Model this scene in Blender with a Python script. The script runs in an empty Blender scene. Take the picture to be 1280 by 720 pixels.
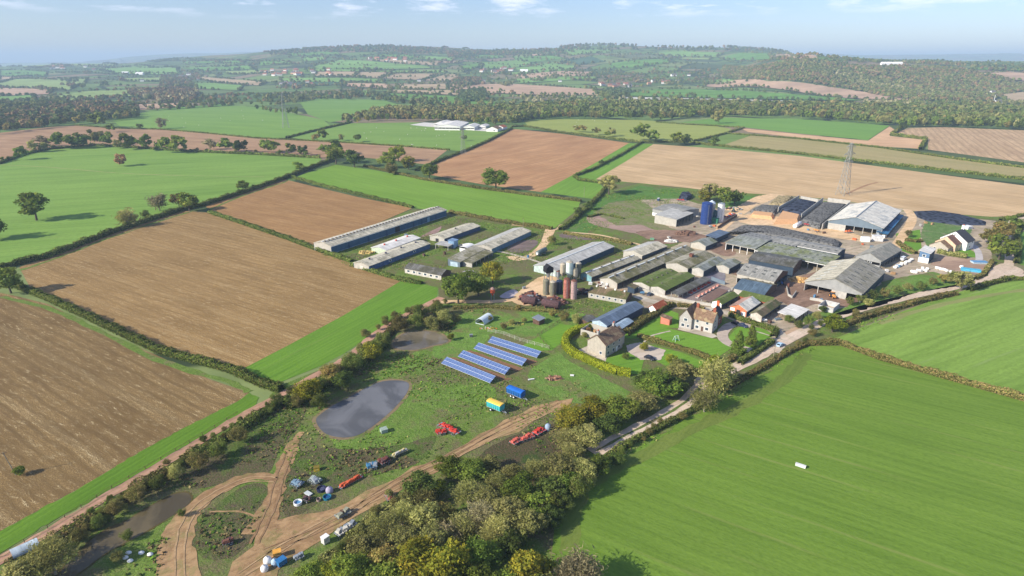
import bpy, bmesh, math, random
import numpy as np
from mathutils import Vector, Matrix
from mathutils.geometry import delaunay_2d_cdt

# ------------------------------------------------------------ camera, world, sun
scene = bpy.context.scene
COL = scene.collection
CAM_H = 110.0
FPX = 780.0            # focal length in pixels of a 1280 px wide frame
PITCH = math.atan((360 - 75) / FPX)
SUN_AZ = math.radians(64)      # direction in which shadows run, from +Y towards +X
SUN_EL = math.radians(29)
cam_d = bpy.data.cameras.new('camera')
cam = bpy.data.objects.new('camera', cam_d); COL.objects.link(cam)
cam.location = (0, 0, CAM_H)
cam.rotation_euler = (math.pi / 2 - PITCH, 0, 0)
cam_d.sensor_width = 36.0
cam_d.lens = 36.0 * FPX / 1280.0
cam_d.clip_start = 1.0
cam_d.clip_end = 80000
scene.camera = cam

world = bpy.data.worlds.new('World'); scene.world = world
world.use_nodes = True
wn = world.node_tree; wn.nodes.clear()
w_out = wn.nodes.new('ShaderNodeOutputWorld')
w_bg = wn.nodes.new('ShaderNodeBackground')
sky = wn.nodes.new('ShaderNodeTexSky')
sky.sky_type = 'NISHITA'; sky.sun_disc = False
sky.sun_elevation = SUN_EL
sky.sun_rotation = SUN_AZ + math.pi
sky.air_density = 1.0; sky.dust_density = 0.3; sky.ozone_density = 3.5
w_bg.inputs['Strength'].default_value = 0.066
# thin clouds, mixed into the sky by direction
tc = wn.nodes.new('ShaderNodeTexCoord')
mp = wn.nodes.new('ShaderNodeMapping'); mp.inputs['Scale'].default_value = (11, 11, 60)
nz = wn.nodes.new('ShaderNodeTexNoise'); nz.inputs['Scale'].default_value = 1.3; nz.inputs['Detail'].default_value = 7; nz.inputs['Roughness'].default_value = 0.6
rp = wn.nodes.new('ShaderNodeValToRGB')
rp.color_ramp.elements[0].position = 0.51; rp.color_ramp.elements[0].color = (0, 0, 0, 1)
rp.color_ramp.elements[1].position = 0.66; rp.color_ramp.elements[1].color = (1, 1, 1, 1)
sx = wn.nodes.new('ShaderNodeSeparateXYZ')
mr = wn.nodes.new('ShaderNodeMapRange'); mr.inputs['From Min'].default_value = 0.052; mr.inputs['From Max'].default_value = 0.072
mu = wn.nodes.new('ShaderNodeMath'); mu.operation = 'MULTIPLY'
mu2 = wn.nodes.new('ShaderNodeMath'); mu2.operation = 'MULTIPLY'; mu2.inputs[1].default_value = 0.55
mx = wn.nodes.new('ShaderNodeMix'); mx.data_type = 'RGBA'
mx.inputs['B'].default_value = (11, 10.6, 10.2, 1)
wl = wn.links
wl.new(tc.outputs['Generated'], mp.inputs['Vector']); wl.new(mp.outputs[0], nz.inputs['Vector'])
wl.new(nz.outputs[0], rp.inputs[0]); wl.new(tc.outputs['Generated'], sx.inputs[0]); wl.new(sx.outputs['Z'], mr.inputs['Value'])
wl.new(rp.outputs[0], mu.inputs[0]); wl.new(mr.outputs[0], mu.inputs[1]); wl.new(mu.outputs[0], mu2.inputs[0])
wl.new(mu2.outputs[0], mx.inputs['Factor']); wl.new(sky.outputs[0], mx.inputs['A'])
tint = wn.nodes.new('ShaderNodeMix'); tint.data_type = 'RGBA'; tint.blend_type = 'MULTIPLY'; tint.inputs['Factor'].default_value = 1; tint.inputs['B'].default_value = (1.36, 1.38, 1.66, 1)
wl.new(mx.outputs['Result'], tint.inputs['A']); wl.new(tint.outputs['Result'], w_bg.inputs['Color']); wl.new(w_bg.outputs[0], w_out.inputs['Surface'])

sun_d = bpy.data.lights.new('sun', 'SUN'); sun = bpy.data.objects.new('sun', sun_d); COL.objects.link(sun)
sun_d.energy = 5.0; sun_d.angle = math.radians(0.53); sun_d.color = (1.0, 0.93, 0.82)
_trav = Vector((math.sin(SUN_AZ) * math.cos(SUN_EL), math.cos(SUN_AZ) * math.cos(SUN_EL), -math.sin(SUN_EL)))
sun.rotation_euler = _trav.to_track_quat('-Z', 'Y').to_euler()
sun.location = (-200, -200, 300)
vs = scene.view_settings
vs.view_transform = 'Standard'; vs.look = 'None'; vs.gamma = 1; vs.use_curve_mapping = False; vs.exposure = 0.56
scene.cycles.use_denoising = True
scene.cycles.max_bounces = 5; scene.cycles.diffuse_bounces = 2; scene.cycles.glossy_bounces = 2
scene.cycles.transmission_bounces = 3; scene.cycles.volume_bounces = 0; scene.cycles.transparent_max_bounces = 6

# ------------------------------------------------------------ terrain
_HR = [(-700, 40), (-100, 50), (0, 55), (120, 75), (200, 110), (300, 150), (350, 195), (400, 208), (440, 222), (480, 222), (530, 210),
       (600, 188), (660, 190), (700, 212), (760, 216), (830, 213), (900, 212), (950, 190), (1000, 145), (1045, 112), (1100, 98), (1280, 92), (1500, 90), (2200, 80)]
_hx = np.array([a for a, b in _HR], float); _hy = np.array([b for a, b in _HR], float)
_fx = np.linspace(-700, 2200, 600)
_fy = np.interp(_fx, _hx, _hy)
_k = np.hanning(15); _k /= _k.sum(); _fy = np.convolve(np.pad(_fy, 7, 'edge'), _k, 'valid')
_G = [(-700, 10), (100, 40), (160, 150), (240, 215), (330, 250), (420, 255), (600, 170), (850, 120), (960, 150), (1040, 205), (1120, 196), (1200, 205), (1280, 200), (1500, 180), (2200, 100)]
def _ss(a, b, v):
    t = np.clip((v - a) / (b - a), 0, 1); return t * t * (3 - 2 * t)
def terrain(x, y):
    x = np.asarray(x, float); y = np.asarray(y, float)
    col = 640 + 830 * x / np.maximum(y, 600)
    hr = np.interp(col, _fx, _fy)
    s1 = 0.55 * _ss(1750, 5600, y) + 0.45 * _ss(2600, 5600, y)
    s2 = _ss(1950, 2950, y)
    w = _ss(890, 1040, col)
    s = s1 * (1 - w) + s2 * w
    drop = 1 - 0.8 * _ss(5900, 8200, y)
    h = hr * s * drop
    h = h + _ss(1900, 3200, y) * (1 - _ss(7000, 9000, y)) * (7 * np.sin(x / 260 + 1.3) * np.sin(y / 330 + .4) + 5 * np.sin(x / 170 + y / 240))
    g = np.interp(col, [a for a, b in _G], [b for a, b in _G])
    h = h + g * _ss(10000, 14000, y) * (1 - _ss(15000, 22000, y)) * (1 + .05 * np.sin(x / 700) + .03 * np.sin(x / 310))
    return h
def tz(x, y): return float(terrain(x, y))

_c, _s = math.cos(PITCH), math.sin(PITCH)
def ray(px, py):
    x = (px - 640) / FPX; y = (360 - py) / FPX
    return Vector((x, _c + y * _s, -_s + y * _c))
def G(px, py, z=0.0):
    """point of the level z seen at a place of the survey photograph"""
    d = ray(px, py); t = (CAM_H - z) / -d.z
    return Vector((d.x * t, d.y * t, z))
_ts = np.concatenate([np.arange(60, 1500, 10.0), 1500 * 1.004 ** np.arange(0, 760)])
def GT(px, py):
    """same on the terrain"""
    d = ray(px, py)
    if d.z < 0:
        t = CAM_H / -d.z
        if d.y * t < 1700: return Vector((d.x * t, d.y * t, 0))
    n = d / d.y
    z = CAM_H + n.z * _ts
    h = terrain(n.x * _ts, _ts)
    below = np.nonzero(z <= h)[0]
    if len(below) == 0: k = len(_ts) - 1; return Vector((n.x * _ts[k], _ts[k], float(h[k])))
    k = max(1, below[0]); a, b = z[k - 1] - h[k - 1], z[k] - h[k]
    f = a / (a - b) if a != b else 0
    y = _ts[k - 1] + (_ts[k] - _ts[k - 1]) * f
    return Vector((n.x * y, y, tz(n.x * y, y)))
def ppm(p):
    """pixels per metre at a point"""
    return FPX / (p[1] * _c + (CAM_H - p[2]) * _s)

# ------------------------------------------------------------ objects
def tag(o, label=None, cat=None, group=None, kind=None):
    if label: o['label'] = label
    if cat: o['category'] = cat
    if group: o['group'] = group
    if kind: o['kind'] = kind
    return o
def empty(name, loc=(0, 0, 0), rz=0.0, label=None, cat=None, group=None):
    o = bpy.data.objects.new(name, None); COL.objects.link(o)
    o.location = loc; o.rotation_euler = (0, 0, rz); o.empty_display_size = 1
    return tag(o, label, cat, group)
def link(name, me, parent=None):
    o = bpy.data.objects.new(name, me); COL.objects.link(o)
    if parent is not None: o.parent = parent
    return o
def np_mesh(name, V, F, mats=(), midx=None, colors=None, smooth=False):
    """V (n,3), F (m,k) all faces with k corners"""
    V = np.asarray(V, np.float32); F = np.asarray(F, np.int32)
    me = bpy.data.meshes.new(name)
    m, k = F.shape
    me.vertices.add(len(V)); me.vertices.foreach_set('co', V.ravel())
    me.loops.add(m * k); me.loops.foreach_set('vertex_index', F.ravel())
    me.polygons.add(m); me.polygons.foreach_set('loop_start', np.arange(0, m * k, k, dtype=np.int32))
    me.polygons.foreach_set('loop_total', np.full(m, k, np.int32))
    for mt in mats: me.materials.append(mt)
    if midx is not None: me.polygons.foreach_set('material_index', np.asarray(midx, np.int32))
    if smooth: me.polygons.foreach_set('use_smooth', np.ones(m, bool))
    me.update(calc_edges=True)
    if colors is not None:   # one colour per face
        a = me.color_attributes.new('Col', 'FLOAT_COLOR', 'CORNER')
        c = np.ones((m, k, 4), np.float32); c[:, :, :3] = np.asarray(colors, np.float32)[:, None, :]
        a.data.foreach_set('color', c.ravel())
    me.validate()
    return me
class MB:
    """collects boxes, prisms and cylinders into one mesh"""
    def __init__(s): s.bm = bmesh.new()
    def quad(s, *p):
        vs_ = [s.bm.verts.new(q) for q in p]
        try: s.bm.faces.new(vs_)
        except ValueError: pass
        return s
    def box(s, x0, x1, y0, y1, z0, z1, mtx=None):
        P = [(x0, y0, z0), (x1, y0, z0), (x1, y1, z0), (x0, y1, z0), (x0, y0, z1), (x1, y0, z1), (x1, y1, z1), (x0, y1, z1)]
        if mtx is not None: P = [mtx @ Vector(p) for p in P]
        v = [s.bm.verts.new(p) for p in P]
        for f in ((3, 2, 1, 0), (4, 5, 6, 7), (0, 1, 5, 4), (1, 2, 6, 5), (2, 3, 7, 6), (3, 0, 4, 7)): s.bm.faces.new([v[i] for i in f])
        return s
    def prism(s, pts, d):
        """pts: planar polygon (3-D), d: extrusion vector"""
        a = [s.bm.verts.new(p) for p in pts]; d = Vector(d); b = [s.bm.verts.new(Vector(p) + d) for p in pts]
        s.bm.faces.new(a[::-1]); s.bm.faces.new(b)
        n = len(a)
        for i in range(n): s.bm.faces.new([a[i], a[(i + 1) % n], b[(i + 1) % n], b[i]])
        return s
    def rod(s, p, q, r, n=8, r2=None, caps=True):
        p = Vector(p); q = Vector(q); d = (q - p)
        if d.length < 1e-6: return s
        d.normalize()
        u = d.orthogonal().normalized(); w = d.cross(u); r2 = r if r2 is None else r2
        a = [s.bm.verts.new(p + (u * math.cos(t) + w * math.sin(t)) * r) for t in [2 * math.pi * i / n for i in range(n)]]
        b = [s.bm.verts.new(q + (u * math.cos(t) + w * math.sin(t)) * r2) for t in [2 * math.pi * i / n for i in range(n)]]
        for i in range(n): s.bm.faces.new([a[i], a[(i + 1) % n], b[(i + 1) % n], b[i]])
        if caps: s.bm.faces.new(a[::-1]); s.bm.faces.new(b)
        return s
    def lathe(s, prof, n=20, c=(0, 0)):
        rings = []
        for r, z in prof:
            rings.append([s.bm.verts.new((c[0] + r * math.cos(2 * math.pi * i / n), c[1] + r * math.sin(2 * math.pi * i / n), z)) for i in range(n)])
        for a, b in zip(rings, rings[1:]):
            for i in range(n): s.bm.faces.new([a[i], a[(i + 1) % n], b[(i + 1) % n], b[i]])
        s.bm.faces.new(rings[0][::-1]); s.bm.faces.new(rings[-1])
        return s
    def build(s, name, mat, parent=None, smooth=False):
        bmesh.ops.recalc_face_normals(s.bm, faces=s.bm.faces)
        me = bpy.data.meshes.new(name); s.bm.to_mesh(me); s.bm.free()
        me.materials.append(mat)
        if smooth:
            for p in me.polygons: p.use_smooth = True
        return link(name, me, parent)

# ------------------------------------------------------------ materials
class NT:
    def __init__(s, name, rough=0.85, spec=0.2):
        s.m = bpy.data.materials.new(name); s.m.use_nodes = True
        s.t = s.m.node_tree; s.b = s.t.nodes['Principled BSDF']
        s.b.inputs['Roughness'].default_value = rough
        s.b.inputs['Specular IOR Level'].default_value = spec
        s.co = s.n('ShaderNodeTexCoord').outputs['Object']
    def n(s, ty, **k):
        nd = s.t.nodes.new(ty)
        for a, b in k.items(): setattr(nd, a, b)
        return nd
    def l(s, a, b): s.t.links.new(a, b)
    def map(s, rot=0.0, scale=(1, 1, 1), src=None):
        m = s.n('ShaderNodeMapping'); m.vector_type = 'TEXTURE'
        m.inputs['Rotation'].default_value = (0, 0, rot); m.inputs['Scale'].default_value = scale
        s.l(src or s.co, m.inputs['Vector']); return m.outputs[0]
    def noise(s, size, vec=None, detail=4, rough=0.55, dist=0.0, off=None):
        nd = s.n('ShaderNodeTexNoise'); nd.inputs['Scale'].default_value = 1.0 / size
        nd.inputs['Detail'].default_value = detail; nd.inputs['Roughness'].default_value = rough; nd.inputs['Distortion'].default_value = dist
        v = vec or s.co
        if off:
            a = s.n('ShaderNodeVectorMath'); a.operation = 'ADD'; a.inputs[1].default_value = (off, off * .7, 0); s.l(v, a.inputs[0]); v = a.outputs[0]
        s.l(v, nd.inputs['Vector']); return nd.outputs[0]
    def ramp(s, f, a, b):
        r = s.n('ShaderNodeMapRange'); r.interpolation_type = 'SMOOTHSTEP'
        r.inputs['From Min'].default_value = a; r.inputs['From Max'].default_value = b
        s.l(f, r.inputs['Value']); return r.outputs[0]
    def math(s, op, a, b):
        m = s.n('ShaderNodeMath'); m.operation = op
        for i, v in enumerate((a, b)):
            if hasattr(v, 'links'): s.l(v, m.inputs[i])
            else: m.inputs[i].default_value = v
        return m.outputs[0]
    def mix(s, f, a, b, blend='MIX'):
        m = s.n('ShaderNodeMix'); m.data_type = 'RGBA'; m.blend_type = blend
        for k, v in (('Factor', f), ('A', a), ('B', b)):
            inp = m.inputs[k]
            if hasattr(v, 'links'): s.l(v, inp)
            elif k == 'Factor': inp.default_value = v
            else: inp.default_value = (*v, 1)
        return m.outputs['Result']
    def wave(s, vec, size, dist=0.0):
        """lines along x, spaced size metres in y"""
        w = s.n('ShaderNodeTexWave'); w.wave_type = 'BANDS'; w.bands_direction = 'Y'
        w.inputs['Scale'].default_value = 0.314159 / size * 1.0; w.inputs['Distortion'].default_value = dist
        w.inputs['Detail'].default_value = 2
        s.l(vec, w.inputs['Vector']); return w.outputs['Fac']
    def out(s, c, bump=None, bstr=0.3, bdist=0.2):
        if hasattr(c, 'links'): s.l(c, s.b.inputs['Base Color'])
        else: s.b.inputs['Base Color'].default_value = (*c, 1)
        if bump is not None:
            b = s.n('ShaderNodeBump'); b.inputs['Strength'].default_value = bstr; b.inputs['Distance'].default_value = bdist
            s.l(bump, b.inputs['Height']); s.l(b.outputs[0], s.b.inputs['Normal'])
        return s.m
def sc_(c, k): return tuple(min(1, v * k) for v in c)
def L(r, g, b):
    """sRGB 0-255 to linear"""
    return tuple(((v / 255) / 12.92 if v <= 10 else (((v / 255) + .055) / 1.055) ** 2.4) for v in (r, g, b))
_mats = {}
def plain(c, rough=0.7, var=0.25, size=1.5, metal=0.0, key=None):
    """a painted or bare surface with blotches of wear"""
    k = (tuple(round(v, 4) for v in c), rough, var, size, metal)
    if k in _mats: return _mats[k]
    t = NT('surface', rough)
    a = t.noise(size, detail=5); b = t.noise(size * .15, detail=3)
    f = t.math('ADD', t.math('MULTIPLY', a, .65), t.math('MULTIPLY', b, .35))
    t.b.inputs['Metallic'].default_value = metal
    _mats[k] = t.out(t.mix(t.ramp(f, .3, .7), sc_(c, 1 - var), sc_(c, 1 + var)))
    return _mats[k]
def sheeting(c, c2=None, amount=0.4, ang=0.0, pitch=1.1, rough=0.65, streak=0.25, metal=0.0):
    """corrugated sheets; local x runs along the building. c2: moss or rust in patches"""
    k = ('sheet', c, c2, amount, ang, pitch, rough, streak, metal)
    if k in _mats: return _mats[k]
    if c[2] < c[0] * 1.12: c = (c[0] * 1.03, c[1], c[2] * .93)
    t = NT('corrugated_sheet', rough)
    bk = t.n('ShaderNodeTexBrick'); bk.offset = .5; bk.inputs['Scale'].default_value = 1; bk.inputs['Brick Width'].default_value = 1.1 if ang == 0 else 3; bk.inputs['Row Height'].default_value = 2.6; bk.inputs['Mortar Size'].default_value = .03
    bk.inputs['Color1'].default_value = (.74, .74, .74, 1); bk.inputs['Color2'].default_value = (1.12, 1.12, 1.12, 1); bk.inputs['Mortar'].default_value = (.6, .6, .6, 1); t.l(t.co, bk.inputs['Vector'])
    v = t.map(0, (1, 1, 1))
    wv = t.n('ShaderNodeTexWave'); wv.bands_direction = 'X' if ang == 0 else 'Y'; wv.inputs['Scale'].default_value = .314 / pitch; wv.inputs['Distortion'].default_value = .3
    t.l(v, wv.inputs['Vector'])
    st = t.noise(1.2, t.map(0, (1, 5, 1) if ang == 0 else (5, 1, 1)), 3)
    big = t.noise(6, None, 5)
    base = t.mix(t.ramp(st, .3, .7), sc_(c, 1 - streak), sc_(c, 1 + streak))
    base = t.mix(t.math('MULTIPLY', wv.outputs['Fac'], .22), base, sc_(c, .45))
    if c2:
        f = t.math('ADD', t.math('MULTIPLY', big, .6), t.math('MULTIPLY', t.noise(1.0, None, 4), .4))
        base = t.mix(t.ramp(f, .62 - amount * .35, .75 - amount * .3), base, c2)
    else:
        base = t.mix(t.ramp(big, .35, .75), base, sc_(c, .8))
    base = t.mix(.75, base, bk.outputs['Color'], 'MULTIPLY')
    t.b.inputs['Metallic'].default_value = metal
    _mats[k] = t.out(base, wv.outputs['Fac'], .5, .08)
    return _mats[k]
# ------------------------------------------------------------ ground materials
def row_angle(a, b):
    p, q = GT(*a), GT(*b); return math.atan2(q.y - p.y, q.x - p.x)
def stubble(dark, mid, straw, ang, rowsize=3.0, amount=0.5, rows=0.35, far=False):
    t = NT('stubble_field', .95, .05)
    v = t.map(ang, (1, 1, 1))
    k = 2.2 if far else 1.0
    big = t.noise(60, None, 4); med = t.noise(9 * k, t.map(ang, (4, 1, 1)), 4)
    fl = t.noise(.9 * k, t.map(ang, (5, 1, 1)), 3, .65, .2)
    fl2 = t.noise(1.6 * k, t.map(ang + .35, (4, 1, 1)), 3, .6)
    col = t.mix(t.ramp(med, .3, .7), dark, mid)
    col = t.mix(t.math('MULTIPLY', t.ramp(fl, .52, .72), amount), col, straw)
    col = t.mix(t.math('MULTIPLY', t.ramp(fl2, .56, .74), amount * .7), col, straw)
    col = t.mix(t.math('MULTIPLY', t.ramp(big, .38, .68), .42), col, sc_(mid, 1.28))
    ln = t.wave(v, rowsize, 2.5)
    col = t.mix(t.math('MULTIPLY', t.ramp(ln, .55, 1), rows), col, sc_(dark, .62))
    ln2 = t.wave(v, 24.0, 1.0)
    col = t.mix(t.math('MULTIPLY', t.ramp(ln2, .93, 1), .16), col, sc_(straw, .95))
    st = t.noise(1.1 * k, t.map(ang, (22, 1, 1)), 3, .6, 0, 17); col = t.mix(t.math('MULTIPLY', t.ramp(st, .42, .66), .5), col, sc_(dark, .70))
    pt = t.noise(26, None, 5, .62, .6, 29); col = t.mix(t.math('MULTIPLY', t.ramp(pt, .46, .66), .5), col, sc_(mid, .74))
    fine = t.noise(.35 * k, None, 2)
    col = t.mix(t.ramp(fine, .35, .65), sc_(dark, .8), col) if not far else col
    return t.out(col, fl, .5, .25)
def grass(c, c2, ang=0.0, lines=0.35, worn=0.25, size=1.0, tram=0.25, wornc=(.27, .26, .10)):
    c = (c[0] * 1.16, c[1], c[2] * .8); c2 = (c2[0] * 1.12, c2[1] * .98, c2[2] * .8)
    t = NT('grass_field', .9, .1)
    v = t.map(ang, (1, 1, 1))
    big = t.noise(70, t.map(ang, (2.2, 1, 1)), 4, .6); med = t.noise(7 * size, t.map(ang, (8, 1, 1)), 4, .6)
    fine = t.noise(.7 * size, t.map(ang, (2, 1, 1)), 3, .6)
    col = t.mix(t.ramp(big, .3, .7), c, c2)
    col = t.mix(t.math('MULTIPLY', t.ramp(med, .35, .68), .55), col, sc_(c2, 1.2))
    col = t.mix(t.math('MULTIPLY', t.ramp(fine, .35, .7), .5), col, sc_(c, .72))
    ln = t.wave(v, 2.6 * size, 3.0)
    col = t.mix(t.math('MULTIPLY', ln, lines * .6), col, sc_(c, .66))
    st = t.noise(1.7 * size, t.map(ang, (26, 1, 1)), 3, .6, 0, 63); col = t.mix(t.math('MULTIPLY', t.ramp(st, .35, .66), .34), col, sc_(c2, 1.25))
    st2 = t.noise(6 * size, t.map(ang + .02, (18, 1, 1)), 3, .6, 0, 91); col = t.mix(t.math('MULTIPLY', t.ramp(st2, .45, .66), .22), col, sc_(c, .8))
    tr = t.wave(v, 11.0, .5)
    pat = t.ramp(t.noise(14, t.map(ang, (5, 1, 1)), 3, .6, 0, 37), .46, .66)
    col = t.mix(t.math('MULTIPLY', t.math('MULTIPLY', t.ramp(tr, .965, .999), pat), tram * 1.7), col, wornc)
    col = t.mix(t.math('MULTIPLY', t.ramp(t.noise(16, t.map(ang, (3, 1, 1)), 5, .65, 0, 11), .58, .74), worn), col, wornc)
    return t.out(col, fine, .5, .15)
def rough_ground(green, brown, straw, amt=.5, size=1.0, off=0):
    t = NT('rough_ground', .95, .05)
    a = t.noise(22 * size, None, 6, .62, .6, 3 + off); b = t.noise(5 * size, None, 5, .65, .4, 51 + off); c = t.noise(1.1 * size, None, 4, .65, 0, 9 + off)
    d = t.noise(.35, None, 2)
    col = t.mix(t.ramp(b, .35, .68), green, sc_(green, 1.5))
    f = t.math('ADD', t.math('MULTIPLY', a, .6), t.math('MULTIPLY', b, .4))
    col = t.mix(t.ramp(f, .60 - amt * .25, .70 - amt * .2), col, brown)
    col = t.mix(t.math('MULTIPLY', t.ramp(c, .52, .72), .6), col, straw)
    g = t.math('ADD', t.math('MULTIPLY', t.noise(3, None, 4, .6, .3, 77 + off), .6), t.math('MULTIPLY', c, .4))
    col = t.mix(t.math('MULTIPLY', t.ramp(g, .54, .64), .7), col, sc_(green, .68))
    col = t.mix(t.ramp(d, .3, .6), sc_(green, .74), col)
    return t.out(col, c, .8, .5)
def dirt(c, c2, ang=0.0, ruts=.3, size=1.0, grassy=0.0):
    t = NT('dirt', .95, .05)
    a = t.noise(8 * size, t.map(ang, (4, 1, 1)), 5, .6); b = t.noise(1.2 * size, t.map(ang, (4, 1, 1)), 4, .6)
    col = t.mix(t.ramp(a, .3, .7), c, c2)
    col = t.mix(t.math('MULTIPLY', t.ramp(b, .45, .7), .5), col, sc_(c, .62))
    w = t.noise(3.2 * size, None, 6, .7, .8, 5)
    col = t.mix(t.math('MULTIPLY', t.ramp(w, .45, .65), ruts), col, sc_(c2, 1.2))
    w2 = t.noise(2.2 * size, None, 5, .7, .5, 31)
    col = t.mix(t.math('MULTIPLY', t.ramp(w2, .5, .68), ruts * 1.2), col, sc_(c, .6))
    if grassy: col = t.mix(t.math('MULTIPLY', t.ramp(t.noise(5, None, 5, .7, 0, 21), .5, .62), grassy), col, (.12, .17, .04))
    return t.out(col, b, .5, .2)

G1_ = (.055, .165, .018); GREEN2 = (.105, .235, .03)
def base_ground():
    # unnamed fields of the plain and the hills: each cell a crop of its own
    t = NT('countryside', .95, .04)
    wv = t.n('ShaderNodeVectorMath'); wv.operation = 'ADD'; nn = t.n('ShaderNodeTexNoise'); nn.inputs['Scale'].default_value = 1 / 400
    sc = t.n('ShaderNodeVectorMath'); sc.operation = 'SCALE'; sc.inputs['Scale'].default_value = 160
    t.l(t.co, nn.inputs['Vector']); t.l(nn.outputs['Color'], sc.inputs[0]); t.l(sc.outputs[0], wv.inputs[0]); t.l(t.co, wv.inputs[1])
    mpv = t.map(.5, (1.5, 1, 1e6), wv.outputs[0])
    v = t.n('ShaderNodeTexVoronoi'); v.inputs['Scale'].default_value = 1 / 170; t.l(mpv, v.inputs['Vector'])
    r = t.n('ShaderNodeValToRGB'); r.color_ramp.interpolation = 'CONSTANT'
    cs = [(.13, .22, .05), (.17, .27, .07), (.08, .13, .04), (.23, .28, .10), (.09, .16, .045), (.26, .20, .12), (.11, .19, .05), (.07, .095, .04), (.15, .21, .07), (.28, .19, .13)]
    while len(r.color_ramp.elements) < len(cs): r.color_ramp.elements.new(.5)
    for i, c in enumerate(cs): r.color_ramp.elements[i].position = i / len(cs); r.color_ramp.elements[i].color = (*c, 1)
    sp = t.n('ShaderNodeSeparateColor'); t.l(v.outputs['Color'], sp.inputs[0]); t.l(sp.outputs[0], r.inputs[0])
    e = t.n('ShaderNodeTexVoronoi'); e.feature = 'DISTANCE_TO_EDGE'; e.inputs['Scale'].default_value = 1 / 170; t.l(mpv, e.inputs['Vector'])
    hd = t.ramp(t.math('ADD', e.outputs['Distance'], t.math('MULTIPLY', t.noise(25, None, 3), .05)), .05, .075)
    col = t.mix(t.ramp(t.noise(20, None, 5, .6), .3, .7), r.outputs[0], sc_((.14, .19, .07), .9)); col = t.mix(.6, r.outputs[0], col)
    return t.out(t.mix(hd, (.045, .065, .03), col))
base_mat = base_ground()
M_rough = rough_ground((.125, .19, .034), (.175, .135, .075), (.34, .30, .15), .72)
M_scrub = rough_ground((.09, .14, .028), (.13, .09, .06), (.24, .19, .11), .78, .7, 40)
M_lawn = grass((.095, .235, .026), (.145, .31, .042), .4, .15, .1, .6, 0)
M_paddock = rough_ground((.13, .225, .04), (.19, .16, .07), (.33, .30, .13), .42, 1, 60)

# the ground: one sheet out to the horizon
def ground_sheet():
    ys = [-420.0]
    y = -420.0
    while y < 1500: y += 80; ys.append(y)
    while y < 30000: y *= 1.0085; ys.append(y)
    us = np.linspace(-1.5, 1.5, 330)
    V = np.array([(u * (yy + 560), yy, 0) for yy in ys for u in us])
    V[:, 2] = terrain(V[:, 0], V[:, 1]) * (V[:, 1] > 1600)
    V[:, 2] -= 0.02 + 1.2 * (V[:, 1] > 1650)
    n = len(us); R, C = len(ys) - 1, n - 1
    i = (np.arange(R)[:, None] * n + np.arange(C)[None, :]).ravel()
    F = np.stack([i, i + 1, i + n + 1, i + n], 1)
    o = link('ground', np_mesh('ground', V, F, [base_mat], smooth=True)); o['kind'] = 'structure'
ground_sheet()

def catmull(P, closed=True, n=5):
    out = []; m = len(P)
    rng = range(m) if closed else range(m - 1)
    for i in rng:
        g = (lambda k: P[k % m]) if closed else (lambda k: P[max(0, min(m - 1, k))])
        p0, p1, p2, p3 = g(i - 1), g(i), g(i + 1), g(i + 2)
        for j in range(n):
            t = j / n
            out.append(.5 * ((2 * p1) + (p2 - p0) * t + (2 * p0 - 5 * p1 + 4 * p2 - p3) * t * t + (3 * p1 - p0 - 3 * p2 + p3) * t ** 3))
    if not closed: out.append(P[-1])
    return out
def drape(name, P, mat, zoff, rnd=0.0, seed=0):
    """polygon of world points (x, y) laid on the terrain"""
    P = [Vector((p[0], p[1])) for p in P]
    if rnd:
        r = random.Random(seed); Q = []
        for a, b in zip(P, P[1:] + P[:1]):
            k = max(1, int((b - a).length / (rnd * 3)))
            for j in range(k): Q.append(a.lerp(b, j / k) + Vector((r.uniform(-rnd, rnd), r.uniform(-rnd, rnd))) * (1 if j else .3))
        P = Q
    ymin = min(p.y for p in P); ymax = max(p.y for p in P)
    if ymax > 1700:
        Q = []
        for a, b in zip(P, P[1:] + P[:1]):
            step = max(18, .010 * (a.y + b.y) / 2)
            k = max(1, int((b - a).length / step))
            for j in range(k): Q.append(a.lerp(b, j / k))
        P = Q
    pts = list(P); n = len(P)
    edges = [(i, (i + 1) % n) for i in range(n)]
    if ymax > 1700:
        y = ymin
        x0 = min(p.x for p in P); x1 = max(p.x for p in P)
        while y < ymax:
            st = max(18, .010 * y)
            for x in np.arange(x0 + st * .37, x1, st): pts.append(Vector((x, y + st * .41)))
            y += st
    r = delaunay_2d_cdt(pts, edges, [list(range(n))], 1, 1e-4)
    V, T = r[0], r[2]
    if not T: return None
    vv = np.array([(v.x, v.y, 0) for v in V])
    vv[:, 2] = terrain(vv[:, 0], vv[:, 1]) * (vv[:, 1] > 1600) + zoff
    me = bpy.data.meshes.new(name); me.from_pydata([tuple(map(float, v)) for v in vv], [], [tuple(f) for f in T]); me.update()
    if sum(p.normal.z for p in me.polygons) < 0: me.flip_normals()
    me.materials.append(mat)
    o = link(name, me); o['kind'] = 'structure'
    return o
def field(name, px, mat, z=0.02, smooth=False, rnd=0.0, n=4):
    P = [GT(*p).to_2d() for p in px]
    if smooth: P = catmull(P, True, n)
    return drape(name, P, mat, z, rnd, len(px))
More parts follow.
